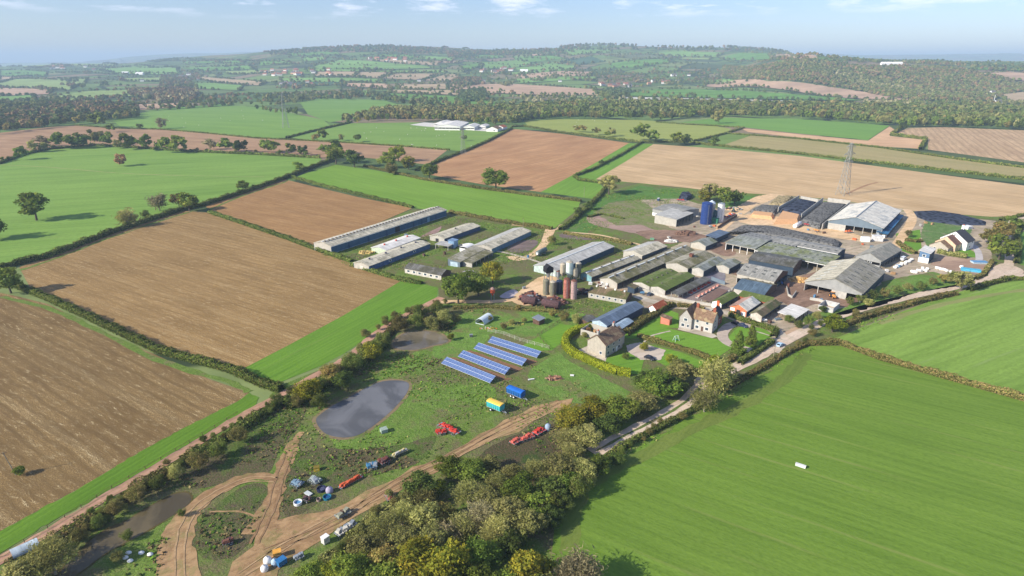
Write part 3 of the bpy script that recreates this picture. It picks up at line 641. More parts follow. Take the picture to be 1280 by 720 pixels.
# ------------------------------------------------------------ far patchwork fields on the rising land
def fm(c, v=.18):
    c = sc_(c, 1.22)
    t = NT('far_field', .95, .02)
    n = t.noise(60, t.map(.4, (3, 1, 1)), 4)
    w = t.wave(t.map(c[0] * 9, (1, 1, 1)), 30, 2)
    col = t.mix(t.ramp(n, .3, .7), sc_(c, 1 - v), sc_(c, 1 + v))
    return t.out(t.mix(t.math('MULTIPLY', w, .12), col, sc_(c, .6)))
FG = fm((.11, .22, .045)); FG2 = fm((.16, .28, .07)); FY = fm((.21, .28, .09)); FT = fm((.36, .27, .16)); FP = fm((.40, .27, .175)); FD = fm((.06, .11, .06)); FW = fm((.42, .40, .34)); FO = fm((.13, .15, .07))
FAR = [
 (FY, [(-80, 108), (0, 104), (20, 99), (110, 99), (105, 105), (85, 113), (40, 111), (0, 109)]), (FP, [(-80, 113), (0, 110), (40, 111), (66, 113), (60, 118), (0, 120), (-80, 123)]),
 (FG2, [(-80, 124), (0, 121), (42, 119), (44, 125), (0, 129), (-80, 134)]), (FY, [(62, 121), (110, 114), (150, 113), (215, 112), (230, 118), (150, 121), (80, 126)]),
 (FY, [(0, 79.5), (70, 78.5), (140, 80), (146, 83), (40, 84.5), (0, 83.5)]), (FG2, [(118, 87), (175, 82), (222, 85), (226, 93), (150, 93)]), (FG, [(0, 88), (60, 90), (58, 95), (0, 94)]), (FT, [(0, 100), (16, 98), (30, 96), (0, 96)]),
 (FP, [(165, 131), (225, 129), (232, 133), (175, 138)]), (FG, [(175, 140), (230, 134), (285, 130), (290, 132), (200, 138)]),
 (FG, [(228, 85), (310, 82), (320, 86), (250, 89)]), (FY, [(282, 89), (318, 88), (332, 92), (285, 93)]), (FT, [(240, 96), (262, 97), (332, 103), (325, 107), (270, 104)]),
 (FG2, [(240, 104), (268, 104), (304, 107), (300, 113), (245, 111)]), (FY, [(150, 98), (200, 97), (225, 99), (200, 102), (160, 102)]), (FG, [(320, 77), (350, 76), (370, 80), (325, 82)]), (FG, [(230, 77), (300, 76), (305, 79), (232, 80)]),
 (FG2, [(392, 83), (425, 75), (455, 76), (500, 80), (530, 82), (542, 85), (470, 86.5), (400, 86.5)]), (FT, [(455, 75), (480, 74.5), (545, 78), (548, 82), (500, 80)]), (FG2, [(378, 87.5), (450, 87.5), (478, 88.5), (440, 89.5), (380, 89.5)]),
 (FT, [(397, 90), (447, 90), (441, 96), (393, 95)]), (FT, [(451, 90), (492, 91), (472, 98), (443, 96)]), (FT, [(496, 92), (550, 92), (520, 100), (477, 98)]), (FG2, [(460, 88.5), (550, 88), (560, 91), (470, 90)]), (FT, [(557, 93), (574, 93), (574, 101), (525, 101)]),
 (FG2, [(350, 98), (475, 99), (480, 103), (352, 103)]), (FD, [(352, 103.5), (430, 103), (432, 106), (355, 108)]), (FP, [(430, 104), (482, 105), (490, 111), (432, 108)]), (FT, [(495, 106), (580, 105), (578, 112), (500, 111)]), (FT, [(488, 112.5), (577, 113), (572, 119), (490, 116)]),
 (FG2, [(440, 114), (463, 113), (468, 120), (442, 120)]), (FG, [(480, 117), (560, 120), (640, 130), (620, 134), (540, 130), (490, 122)]),
 (FG, [(640, 71), (690, 69.5), (706, 73), (660, 78), (645, 76)]), (FG2, [(602, 78), (650, 74.5), (668, 80), (640, 85), (600, 86)]), (FG, [(574, 83), (600, 79), (604, 84), (580, 88)]), (FG2, [(640, 85), (690, 79), (722, 83), (715, 88), (650, 89)]),
 (FG2, [(700, 66), (715, 61), (762, 61.5), (765, 66), (712, 70)]), (FD, [(700, 76), (740, 71), (757, 77), (722, 81)]), (FP, [(662, 68), (680, 67.5), (683, 69), (665, 70)]),
 (FG, [(760, 80), (800, 75), (838, 74), (835, 79), (790, 85), (765, 85)]), (FG2, [(808, 67), (845, 64), (906, 66), (895, 71.5), (850, 71)]), (FG, [(906, 71), (925, 66), (962, 67), (962, 74), (902, 74)]), (FY, [(850, 72), (890, 72), (888, 74.5), (848, 74)]),
 (FO, [(760, 70), (800, 68), (842, 72), (800, 74)]), (FG2, [(962, 68), (963, 73), (985, 75), (1000, 72), (990, 69)]), (FP, [(966, 69), (985, 67.5), (1022, 72), (1018, 76), (975, 75)]),
 (FP, [(640, 94), (700, 89), (742, 90), (736, 95), (650, 99)]), (FP, [(560, 105.5), (640, 105), (742, 112), (748, 119), (680, 119), (600, 116), (560, 113)]), (FG2, [(625, 92), (660, 89), (700, 87), (720, 88), (640, 94)]),
 (FG, [(755, 119), (820, 112), (880, 112), (960, 116), (1048, 122), (1080, 126), (960, 124), (860, 122)]), (FW, [(780, 121.5), (860, 123), (960, 125.5), (1012, 127), (960, 128.5), (784, 124.5)]),
 (FP, [(885, 104), (905, 100), (960, 102), (1060, 112), (1142, 122), (1146, 126), (1062, 123), (960, 110), (880, 108)]), (FG2, [(880, 101), (905, 98), (925, 99), (900, 104), (880, 106)]),
 (FG2, [(640, 99), (700, 96), (745, 96), (745, 99), (650, 104)]), (FG, [(1180, 112), (1200, 108), (1215, 112), (1205, 118), (1185, 116)]), (FP, [(1228, 92), (1262, 90), (1340, 96), (1340, 106), (1262, 100)]), (FT, [(1250, 118), (1290, 114), (1340, 118), (1340, 128), (1260, 128)]),
 (FG, [(1040, 71), (1080, 71), (1078, 74), (1042, 75)]), (FG, [(1210, 84), (1280, 84), (1340, 85), (1340, 89), (1215, 87)]), (FG2, [(1115, 74.5), (1180, 75), (1178, 77), (1118, 76.5)]),
 (FG, [(470, 68), (520, 69), (515, 73), (480, 72)]), (FG2, [(525, 70), (570, 72), (565, 76), (520, 74)]), (FT, [(535, 76), (570, 77), (572, 79), (540, 79)]), (FG, [(360, 66), (420, 64), (425, 67), (362, 70)]), (FG2, [(380, 72), (410, 71), (405, 75), (375, 77)]),
 (FG2, [(60, 76), (110, 75.5), (118, 77), (64, 77.6)]), (FG, [(150, 74), (220, 74), (222, 76), (152, 76.3)]), (FG, [(590, 69), (625, 68), (632, 72), (592, 73)]),
]
for i, (m, q) in enumerate(FAR):
    field('far_field', q, m, 1.0 + .04 * (i % 7))
# ------------------------------------------------------------ sheds and houses
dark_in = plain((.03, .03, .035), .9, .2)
conc = plain(L(176, 172, 162), .9, .2, 2); cream = plain(L(174, 169, 157), .9, .12, 2); white = plain(L(232, 230, 224), .6, .06, 1.5)
glass = plain((.05, .07, .09), .15, .2, 3); blue_wall = plain(L(60, 92, 118), .7, .15, 3); bluegrey = plain(L(106, 120, 130), .7, .12, 3)
shade_blue = plain(L(56, 70, 84), .7, .15, 3); timber = plain(L(96, 74, 62), .9, .3, 1); stone = plain(L(168, 163, 156), .9, .14, .8); brick = plain(L(150, 88, 66), .9, .25, .6)  # dark blue of the side walls, deepened to put their shade into the colour
grey_wall = plain(L(150, 150, 146), .85, .15, 2); red_m = plain(L(190, 66, 46), .6, .2, 1); orange_m = plain(L(206, 104, 60), .7, .2, 1); rust = plain(L(112, 74, 60), .9, .35, .8)
green_m = plain(L(60, 130, 100), .6, .15, 1); black_m = plain((.02, .02, .022), .7, .3, .5); steel = plain(L(150, 156, 160), .45, .15, .6, .3); yellow_m = plain(L(214, 176, 60), .6, .15, .8)
R_grey = sheeting(L(152, 152, 148)); R_light = sheeting(L(192, 192, 188)); R_white = sheeting(L(232, 230, 226), streak=.08); R_cream = sheeting(L(202, 196, 176), L(150, 144, 120), .35)
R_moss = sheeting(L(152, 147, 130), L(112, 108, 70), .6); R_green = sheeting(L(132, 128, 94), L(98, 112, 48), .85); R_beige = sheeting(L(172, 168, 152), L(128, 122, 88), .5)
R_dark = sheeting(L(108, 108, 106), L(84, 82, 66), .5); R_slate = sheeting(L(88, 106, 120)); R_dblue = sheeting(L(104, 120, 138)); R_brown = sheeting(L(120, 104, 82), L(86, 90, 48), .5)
R_greyg = sheeting(L(142, 147, 142), L(118, 120, 88), .35); R_silver = sheeting(L(232, 228, 216), L(176, 178, 172), .4, streak=.12)
def tiles(c, c2=None):
    k = ('tiles', c)
    if k in _mats: return _mats[k]
    t = NT('roof_tiles', .9); w = t.n('ShaderNodeTexWave'); w.bands_direction = 'Z'; w.inputs['Scale'].default_value = 1.1; w.inputs['Distortion'].default_value = .5
    t.l(t.co, w.inputs['Vector'])
    col = t.mix(t.ramp(t.noise(.8, None, 5, .7), .3, .7), sc_(c, .7), sc_(c, 1.3)); col = t.mix(t.math('MULTIPLY', w.outputs['Fac'], .3), col, sc_(c, .5))
    if c2: col = t.mix(t.ramp(t.noise(2.5, None, 5), .5, .65), col, c2)
    _mats[k] = t.out(col, w.outputs['Fac'], .5, .06); return _mats[k]
T_brown = tiles(L(132, 106, 84), L(158, 138, 104)); T_slate = tiles(L(72, 72, 78)); T_red = tiles(L(178, 96, 66), L(200, 130, 90))

class Frame:
    """a building seen by three eave corners: A shared corner, B along the ridge, C across the gable"""
    def __init__(s, A, B, C, h, w=None, l=None, back=None):
        a, b = G(*A, h), G(*B, h)
        u = (b - a); s.L = u.length if l is None else l; u.normalize(); s.u = u
        n = Vector((-u.y, u.x, 0))
        if C is not None:
            c = G(*C, h) - a; k = c.dot(n); s.s = 1 if k > 0 else -1; s.w = abs(k) if w is None else w
        else: s.s = 1 if (back or 1) > 0 else -1; s.w = w
        s.o = Vector((a.x, a.y, 0)); s.rz = math.atan2(u.y, u.x)
def shed(name, label, cat, A, B, C, h, rise=1.5, roof=None, roof2=None, walls=None, w=None, l=None, back=None, group=None, kind='gable', over=.35,
         lights=None, vents=None, bits=(), hb=None, post=5.0, ridge=None, fascia=None, thick=.16, frame=None, gutter=None):
    f = frame or Frame(A, B, C, h, w, l, back)
    e = empty(name, f.o, f.rz, label, cat, group)
    Ln, W, S = f.L, f.w, f.s
    walls = walls or {}
    dflt = walls.get('all', ('full', grey_wall))
    groups = {}
    def mb(m):
        if m.name not in groups: groups[m.name] = (MB(), m)
        return groups[m.name][0]
    hb = h if hb is None else hb
    def top(y):     # wall top at distance y across
        if kind == 'gable': return h + rise * (1 - abs(y - W / 2) / (W / 2)) if W else h
        if kind == 'mono': return h + rise * y / W
        return h
    T = .2
    for side in ('s0', 's1'):
        spec = walls.get(side, dflt); ty, m = spec[0], spec[1]; m2 = spec[2] if len(spec) > 2 else m
        y0, y1 = (0, T) if side == 's0' else (W - T, W)
        hh = top(0 if side == 's0' else W)
        hh = hh - .03
        def bx(x0, x1, z0, z1, mm): mb(mm).box(x0, x1, min(S * y0, S * y1), max(S * y0, S * y1), z0, z1)
        if ty == 'full': bx(0, Ln, 0, hh, m)
        elif ty == 'band': bx(0, Ln, 0, hh * .42, m); bx(0, Ln, hh * .62, hh, m2)
        elif ty == 'two': bx(0, Ln, 0, hh * .45, m); bx(0, Ln, hh * .45, hh, m2)
        elif ty == 'upper': bx(0, Ln, hh * .55, hh, m2)
        elif ty == 'low': bx(0, Ln, 0, hh * .35, m)
        if ty in ('open', 'upper', 'low', 'band'):
            n = max(1, round(Ln / post))
            for i in range(n + 1):
                x = min(Ln - .3, max(0, i * Ln / n - .15)); mb(m).box(x, x + .3, min(S * (y0 + .02), S * (y1 + .06)), max(S * (y0 + .02), S * (y1 + .06)), 0, hh)
            if ty == 'open': bx(0, Ln, hh - .5, hh, m2)
    for side in ('g0', 'g1'):
        spec = walls.get(side, dflt); ty, m = spec[0], spec[1]; m2 = spec[2] if len(spec) > 2 else m
        x0 = 0 if side == 'g0' else Ln - T
        def gp(z0, y0=0, y1=W, mm=m, ztop=None):
            pts = [(x0, S * y0, z0), (x0, S * y1, z0)]
            if ztop is None:
                pts.append((x0, S * y1, top(y1) - .03))
                if kind == 'gable' and y0 < W / 2 < y1: pts.append((x0, S * W / 2, top(W / 2) - .03))
                pts.append((x0, S * y0, top(y0) - .03))
            else: pts += [(x0, S * y1, ztop), (x0, S * y0, ztop)]
            mb(mm).prism(pts, (T, 0, 0))
        Y0, Y1 = T, W - T
        if ty == 'full': gp(0, Y0, Y1)
        elif ty == 'two': gp(0, Y0, Y1, m, h * .5); gp(h * .5, Y0, Y1, m2)
        elif ty in ('bays', 'band'):
            if ty == 'band': gp(0, Y0, Y1, m, h * .4)
            gp(h * .72, Y0, Y1, m2)
            n = max(2, round(W / 6))
            for i in range(n):
                y = T + i * (W - 2 * T) / n
                if ty == 'bays' and spec[3:] and i in spec[3]: gp(0, y, y + (W - 2 * T) / n, m, h * .72)
                else: mb(m).box(x0, x0 + .3, min(S * y, S * (y + .35)), max(S * y, S * (y + .35)), 0, h * .72)
        elif ty == 'gable': gp(h, Y0, Y1, m2)
    for b, m in groups.values(): b.build('wall', m, e)
    # roof
    ov = over
    def slab(pts, m, nm='roof'):
        b = MB(); b.prism(pts, (0, 0, thick)); return b.build(nm, m, e)
    roof = roof or R_grey
    if kind == 'gable':
        k = rise / (W / 2); ze = h - ov * k
        slab([(-ov, -S * ov, ze), (Ln + ov, -S * ov, ze), (Ln + ov, S * W / 2, h + rise), (-ov, S * W / 2, h + rise)], roof)
        slab([(-ov, S * (W + ov), ze), (Ln + ov, S * (W + ov), ze), (Ln + ov, S * (W / 2 + .002), h + rise), (-ov, S * (W / 2 + .002), h + rise)], roof2 or roof)
        if ridge is not None:
            b = MB(); b.box(-ov, Ln + ov, S * W / 2 - .35, S * W / 2 + .35, h + rise + thick - .06, h + rise + thick + .16); b.build('ridge_cap', ridge, e)
    elif kind == 'mono':
        k = rise / W
        slab([(-ov, -S * ov, h - ov * k), (Ln + ov, -S * ov, h - ov * k), (Ln + ov, S * (W + ov), h + rise + ov * k), (-ov, S * (W + ov), h + rise + ov * k)], roof)
    elif kind == 'arch':
        n = 10; b = MB()
        P = []
        for i in range(n + 1):
            a = math.pi * i / n; P.append((S * (W / 2 - (W / 2 + .1) * math.cos(a)), h + rise * math.sin(a)))
        for (ya, za), (yb, zb) in zip(P, P[1:]): b.prism([(-ov, ya, za), (Ln + ov, ya, za), (Ln + ov, yb, zb), (-ov, yb, zb)], (0, 0, .12))
        b.build('roof', roof, e)
    def rp_(side, x, t, up):
        if kind == 'mono': return (x, S * W * t, h + rise * t + thick + up)
        y = W / 2 * t; z = h + rise * t + thick + up
        return (x, S * (y if side == 's0' else W - y), z)
    if lights:
        for (side, n, t0, t1, wd, m) in lights:
            for i in range(n):
                xc = (i + .5) * Ln / n
                b = MB(); b.prism([rp_(side, xc - wd / 2, t0, .02), rp_(side, xc + wd / 2, t0, .02), rp_(side, xc + wd / 2, t1, .02), rp_(side, xc - wd / 2, t1, .02)], (0, 0, .03)); b.build('rooflight', m, e)
    if vents:
        n, sz, m = vents[:3]
        yy = S * W * (vents[3] if len(vents) > 3 else .5); zz = top(W * (vents[3] if len(vents) > 3 else .5))
        for i in range(n):
            xc = (i + .5) * Ln / n
            b = MB(); b.box(xc - sz / 2, xc + sz / 2, yy - sz * .45, yy + sz * .45, zz, zz + thick + sz * .7); b.box(xc - sz * .65, xc + sz * .65, yy - sz * .6, yy + sz * .6, zz + thick + sz * .7 + .02, zz + thick + sz * .7 + .14); b.build('vent', m, e)
    if gutter is not None:
        b = MB(); b.box(-ov, Ln + ov, min(-S * (ov + .02), -S * (ov + .22)), max(-S * (ov + .02), -S * (ov + .22)), h - .35, h - .1); b.build('gutter', gutter, e)
    for bt in bits:      # ('door', side, a, b, z0, z1, mat) in fractions of the side
        nm, side, a, c, z0, z1, m = bt[:7]
        def panel(a, c, z0, z1, pr, nm2, m2, par):
            b = MB()
            if side in ('s0', 's1'):
                y = -S * pr if side == 's0' else S * (W + pr); y2 = 0 if side == 's0' else S * W
                y2 += (S if side == 's1' else -S) * .004
                b.box(a * Ln, c * Ln, min(y, y2), max(y, y2), z0, z1)
            else:
                x = -pr if side == 'g0' else Ln + pr; x2 = -.004 if side == 'g0' else Ln + .004
                b.box(min(x, x2), max(x, x2), min(S * a * W, S * c * W), max(S * a * W, S * c * W), z0, z1)
            return b.build(nm2, m2, par)
        if nm == 'window':
            fr = panel(a, c, z0, z1, .05, 'window', white, e)
            d = (c - a) * .13; panel(a + d, c - d, z0 + .12, z1 - .12, .07, 'pane', m, fr)
        else: panel(a, c, z0, z1, .07, nm, m, e)
    e['_f'] = 0; del e['_f']
    return e, f
RL = plain(L(66, 70, 68), .5, .1); RLd = plain(L(104, 98, 86), .6, .2); RLw = plain(L(206, 210, 206), .5, .1)

shed('poultry_house', 'longest blue walled shed with pale vented roof at the edge of the stubble field', 'shed', (413.75, 308), (558, 262.4), (392.4, 303.4), 4.8, 1.7, R_cream,
     walls={'all': ('full', blue_wall), 'g0': ('full', cream)}, vents=(38, .9, plain(L(120, 112, 100), .8), .42), ridge=white, gutter=white,
     bits=[('door', 's0', a, a + .012, .2, 3.6, plain(L(46, 74, 104), .7)) for a in (.12, .27, .42, .52, .66, .74, .88)] + [('door', 's0', .50, .54, 0, 3.9, dark_in), ('door', 's0', .80, .825, 0, 3.6, plain(L(120, 150, 170), .6)), ('door', 'g0', .36, .46, 0, 2.4, timber)] + [('plinth', 's0', 0, 1, 0, .5, plain(L(120, 140, 150), .8))])
shed('poultry_house', 'short white roofed shed between the long blue shed and a beige one', 'shed', (482.6, 313), (525, 297.4), (466.4, 308.7), 2.8, 1.1, R_white, walls={'all': ('full', plain(L(186, 196, 170), .6, .2, 1))}, vents=(3, .8, red_m))
shed('poultry_house', 'low beige roofed shed with long blue side wall, in front of the white roof', 'shed', (461.2, 332.7), (537.5, 304.6), (443.7, 327.8), 3, 1.2, R_cream,
     walls={'all': ('full', plain(L(78, 102, 134), .7)), 'g0': ('full', cream)}, vents=(4, .8, plain(L(70, 70, 90), .6)), bits=[('door', 'g0', .4, .6, 0, 2.2, plain(L(200, 190, 175), .7)), ('window', 's0', .3, .34, 1.2, 2.2, glass), ('window', 's0', .7, .74, 1.2, 2.2, glass)])
shed('poultry_house', 'beige roofed shed beyond the white one with a dark blue side', 'shed', (555.6, 298.3), (600, 282.6), (535.2, 295.4), 3, 1.3, R_cream, walls={'all': ('full', plain(L(64, 84, 112), .7)), 'g0': ('full', cream)}, vents=(1, .7, dark_in), bits=[('door', 'g0', .4, .6, 0, 2.2, dark_in)])
shed('poultry_house', 'wide cream roofed shed beside the dark slurry pit', 'shed', (615, 310.8), (663.8, 288.8), (590.8, 307), 3.2, 1.5, R_cream, roof2=R_light, walls={'all': ('full', plain(L(92, 124, 142), .7)), 'g0': ('full', cream)}, bits=[('door', 'g0', .4, .6, 0, 2.4, timber)])
shed('lean_to', 'narrow beige roofed lean-to with blue grey doors below the cream shed', 'shed', (575, 327.5), (606, 311), (562, 325), 3.2, .9, R_beige, kind='mono', w=8, walls={'all': ('full', shade_blue), 'g0': ('full', bluegrey)}, bits=[('door', 'g0', .2, .8, 0, 2.6, plain(L(168, 186, 198), .7))])
shed('lean_to', 'grey flat roofed lean-to beside the oak below the cream shed', 'shed', (590, 329), (616, 315), (578, 326), 2.6, .5, R_moss, kind='mono', w=8, walls={'all': ('full', conc), 's0': ('open', conc)})
shed('shed', 'dark roofed low shed with a row of white framed windows, beside the green strip', 'shed', (505.8, 335.2), (551.4, 344.2), None, 2.8, 1.8, R_dark, w=9, back=1, walls={'all': ('full', grey_wall), 's0': ('full', plain(L(190, 184, 172), .9)), 'g1': ('full', timber)},
     bits=[('window', 's0', .06 + .155 * i, .15 + .155 * i, .9, 2.2, glass) for i in range(6)])
shed('shed', 'long pale grey shed ending behind the tall silos', 'shed', (695, 338.7), (767.5, 308.2), (672.8, 329.6), 3.4, 1.6, R_light, walls={'all': ('full', plain(L(52, 78, 98), .7)), 'g0': ('full', plain(L(176, 190, 184), .7))}, ridge=RLw)
shed('shed', 'weathered low shed with beige roof just right of the silos', 'shed', (740, 346), (799, 323.4), (729.5, 340.5), 3, 1.2, R_beige, walls={'all': ('upper', timber, shade_blue), 'g0': ('full', plain(L(120, 160, 164), .7))}, vents=(5, .7, RLd), ridge=white)
shed('shed', 'pale roofed taller shed at the upper end of the beige roofed row', 'shed', (803, 319.5), (833.6, 307.6), (780.8, 313.2), 4.4, 1.6, R_cream, roof2=R_light, walls={'all': ('upper', timber, shade_blue), 'g0': ('full', cream)})
shed('cattle_shed', 'very long mossy beige roof with a row of dark ridge vents', 'shed', (772, 354), (867.5, 312.6), (747, 349.3), 3.4, 1.7, R_moss, roof2=R_beige, walls={'all': ('open', timber, shade_blue), 'g0': ('full', cream), 's1': ('full', conc)}, vents=(8, 1.0, RLd, .44), ridge=RLw)
shed('cattle_shed', 'mossy roofed shed with a bright cream end wall in the middle of the yard', 'shed', (860, 335.5), (894, 319.5), (834.6, 328), 3.6, 1.6, R_moss, roof2=R_beige, walls={'all': ('full', shade_blue), 'g0': ('full', cream), 's0': ('open', conc)}, vents=(1, 2.0, rust))
shed('cattle_shed', 'green mossed roof beside the long beige roof, first of the two in its pair', 'shed', (812, 358), (848, 341), (788.6, 353.8), 2.7, 1.1, R_green, walls={'all': ('full', conc)}, vents=(6, .6, RLd, .3))
shed('cattle_shed', 'green mossed roof with an open dark side above a strip of grass', 'shed', (832, 363), (868, 345), (812.6, 358.4), 2.7, 1.1, R_green, walls={'all': ('full', conc), 's0': ('open', timber, shade_blue)}, vents=(3, .6, RLd, .6))
shed('cattle_shed', 'smooth grey roofed shed with a dark shaded side above the wet concrete yard', 'shed', (880, 338.6), (905, 325), (863.6, 336), 3.6, 1.3, R_greyg, walls={'all': ('full', shade_blue), 'g0': ('full', conc)})
shed('cattle_shed', 'grey blue roofed shed with a cream end wall facing the wet concrete yard', 'shed', (912, 335.4), (926, 327.6), (896, 331), 3.4, 1.2, R_greyg, walls={'all': ('full', shade_blue), 'g0': ('full', cream)})
shed('feed_passage', 'long narrow grey roof over a feed passage, beside the red feed barriers', 'shed', (848, 369), (888, 349), (839, 366.6), 2.6, .4, R_dark, kind='mono', walls={'all': ('open', conc, conc)})
shed('cattle_shed', 'low shed with green mossed roof and black open side, left of the pale workshop', 'shed', (902.5, 380), (922.5, 369.2), (891, 376.2), 3, 1.2, R_green, walls={'all': ('full', white), 's0': ('upper', timber, shade_blue)})
shed('cattle_shed', 'narrow brown mossed roof running behind the pale workshop', 'shed', (923, 369.4), (961, 378.4), None, 2.8, .7, R_green, kind='mono', w=6, back=1, walls={'all': ('full', brick)})
shed('workshop', 'workshop with a pale grey roof slope and a pinkish one inside the green roofed court', 'workshop', (934, 388.6), (950, 378.2), (915, 381.2), 3.2, 2.0, R_silver, roof2=sheeting(L(190, 150, 136), L(150, 120, 100), .4), walls={'all': ('full', shade_blue), 'g0': ('full', plain(L(196, 120, 84), .8, .2, 1))},
     bits=[('door', 'g0', .38, .6, 0, 2.6, dark_in), ('door', 'g0', .08, .3, 0, 2.2, white), ('door', 'g0', .7, .95, 1.5, 3, white)])
shed('cattle_shed', 'mossy roofed low shed with white end, right of the pale workshop', 'shed', (953, 395.6), (976, 379.4), (940, 390.2), 3, 1.3, R_brown, roof2=R_moss, walls={'all': ('full', shade_blue), 'g0': ('full', plain(L(190, 182, 168), .8)), 's0': ('upper', timber, shade_blue)})
shed('open_shed', 'small low shed with a flat white sheet roof near the lane', 'shed', (994.5, 397.6), (1010.8, 387), (975.5, 390), 2.4, .4, R_white, kind='mono', walls={'all': ('open', timber, white)}, thick=.2)
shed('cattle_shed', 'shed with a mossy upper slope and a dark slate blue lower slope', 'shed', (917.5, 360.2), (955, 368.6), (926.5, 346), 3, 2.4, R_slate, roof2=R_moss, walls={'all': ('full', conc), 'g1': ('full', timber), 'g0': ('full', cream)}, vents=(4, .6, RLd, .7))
shed('cattle_shed', 'big grey roofed shed with two rows of small dark rooflights and slatted front', 'shed', (921.5, 342), (967.8, 351.8), None, 5, 3.0, R_grey, w=21, back=1, walls={'all': ('full', shade_blue), 's0': ('upper', conc, cream), 'g1': ('band', shade_blue, timber)},
     lights=[('s0', 4, .35, .43, 1.6, RL), ('s0', 4, .65, .73, 1.6, RL)])
shed('cattle_shed', 'dark weathered roof with a darkly shaded end behind the big grey roofed shed', 'shed', (936, 324.4), (992, 334.2), (940.5, 313), 5.4, 1.4, R_dark, walls={'all': ('full', shade_blue), 'g1': ('full', timber)})
shed('cubicle_shed', 'wide flat grey roof dotted with vents, at the left end of the cubicle sheds', 'shed', (907.5, 303.6), (944, 311.2), (926, 288), 4.6, 1.6, R_greyg, roof2=R_grey, walls={'all': ('full', shade_blue), 's0': ('open', white, conc)}, lights=[('s1', 8, .3, .38, 1.2, RL), ('s1', 8, .62, .7, 1.2, RL)])
shed('cubicle_shed', 'grey dotted roof in the middle of the cubicle sheds, behind a dark recess', 'shed', (955, 304), (990, 311), (966, 293.4), 4.6, 1.4, R_grey, walls={'all': ('full', shade_blue)}, lights=[('s0', 8, .3, .4, 1.2, RL), ('s1', 8, .4, .5, 1.2, RL)], gutter=white)
shed('cubicle_shed', 'broad green stained roof with a white rear edge, nearest the open passage', 'shed', (945, 312.8), (1034, 331.4), (957, 304), 4.4, 1.0, sheeting(L(146, 150, 140), L(118, 124, 76), .55), kind='mono', walls={'all': ('full', shade_blue), 's0': ('open', conc, white)}, ridge=None, gutter=white, lights=[('s0', 10, .3, .36, 1.2, RL), ('s0', 10, .66, .72, 1.2, RL)])
shed('cubicle_shed', 'long narrow pale roof strip along the dark silage clamp', 'shed', (990.5, 306), (1047, 317), (995.5, 299.6), 5.2, .9, R_grey, walls={'all': ('full', shade_blue), 'g1': ('full', shade_blue)}, lights=[('s0', 6, .45, .6, 1.6, RL)], gutter=white)
shed('machinery_barn', 'largest barn with a bright white roof, blue gable and dark open bays', 'barn', (1103.8, 285), (1125.6, 263.2), (1036.3, 275), 6.0, 4.8, R_silver, walls={'all': ('full', shade_blue), 'g0': ('bays', conc, bluegrey, (4, 5)), 's1': ('full', bluegrey)}, ridge=plain(L(120, 128, 134), .6), over=.6,
     bits=[('door', 'g0', .02, .1, 0, 4, plain(L(150, 160, 166), .7))])
shed('lean_to', 'blue sheeted lean-to along the shaded side of the white roofed barn', 'shed', (1109, 293), (1129, 269), (1104, 291), 3.0, .6, sheeting(L(70, 130, 170), L(40, 70, 96), .5), kind='mono', w=6, walls={'all': ('open', timber, shade_blue)})
shed('cattle_barn', 'broad barn with rows of grey rooflights, open front bays and shaded right side', 'barn', (1078, 366.6), (1106.3, 338.9), (1008.8, 349.8), 5.0, 4.4, sheeting(L(158, 154, 142), L(140, 134, 112), .5), roof2=R_cream, walls={'all': ('full', shade_blue), 'g0': ('bays', conc, grey_wall, (1, 4)), 's1': ('full', conc)},
     lights=[('s0', 7, .2, .38, .8, RL), ('s0', 7, .55, .73, .8, RL), ('s1', 7, .3, .5, .8, RLw)], over=.5)
shed('barn', 'grey roofed barn between the white roofed barn and the one with rows of rooflights', 'barn', (1102, 326.6), (1127, 312.4), (1070, 319.6), 4.6, 3.2, sheeting(L(164, 160, 148), L(140, 138, 124), .5), walls={'all': ('full', shade_blue), 'g0': ('band', grey_wall, grey_wall), 's0': ('upper', shade_blue, shade_blue)}, bits=[('window', 'g0', .35, .45, 2.0, 3.0, glass)])
shed('cottage', 'blue clad building with a flat white roof and sheets leaning on it', 'building', (1163, 317.2), (1169.6, 311), (1147, 317.2), 6, .8, R_white, kind='mono', walls={'all': ('full', shade_blue), 'g0': ('full', plain(L(92, 120, 150), .7))}, bits=[('window', 'g0', .35, .7, 3.6, 5.0, glass), ('cladding_sheets', 'g0', .02, .98, .1, 3.1, white)])
shed('hay_barn', 'grey roofed barn with a white lower wall beside the blue tower silo', 'barn', (815.8, 261), (846.5, 267.6), (827.5, 251.6), 5, 1.2, R_grey, kind='gable', walls={'all': ('two', white, grey_wall), 'g1': ('full', grey_wall)})
shed('open_barn', 'pale roofed open barn stacked in front of the grey roofed barn by the silo', 'barn', (846.2, 274.6), (866.5, 266.2), (832.5, 273.4), 5.2, .9, R_light, kind='mono', w=17, walls={'all': ('full', cream), 's0': ('open', shade_blue, shade_blue)})
shed('calf_shed', 'small blue grey roofed shed below the blue tower silo', 'shed', (895, 298), (911, 290.6), (883.7, 295.2), 3.4, .7, R_dblue, kind='mono', walls={'all': ('full', timber), 's0': ('full', shade_blue), 'g0': ('open', timber, shade_blue)})
shed('calf_shed', 'small grey gabled shed with a pale front at the top of the cattle sheds', 'shed', (882.5, 307.6), (891.5, 304), (860, 304.8), 3, 1.8, R_greyg, l=14, walls={'all': ('full', shade_blue), 'g0': ('full', cream)})
shed('farm_shed', 'long low blue grey roofed shed behind the lower farmhouse', 'shed', (759, 407), (803.8, 383.4), (742.5, 399.6), 3.6, 1.5, R_dblue, walls={'all': ('full', plain(L(60, 70, 90), .7)), 'g0': ('full', plain(L(166, 184, 196), .7))}, bits=[('window', 'g0', .3, .42, 1.4, 2.4, glass)])
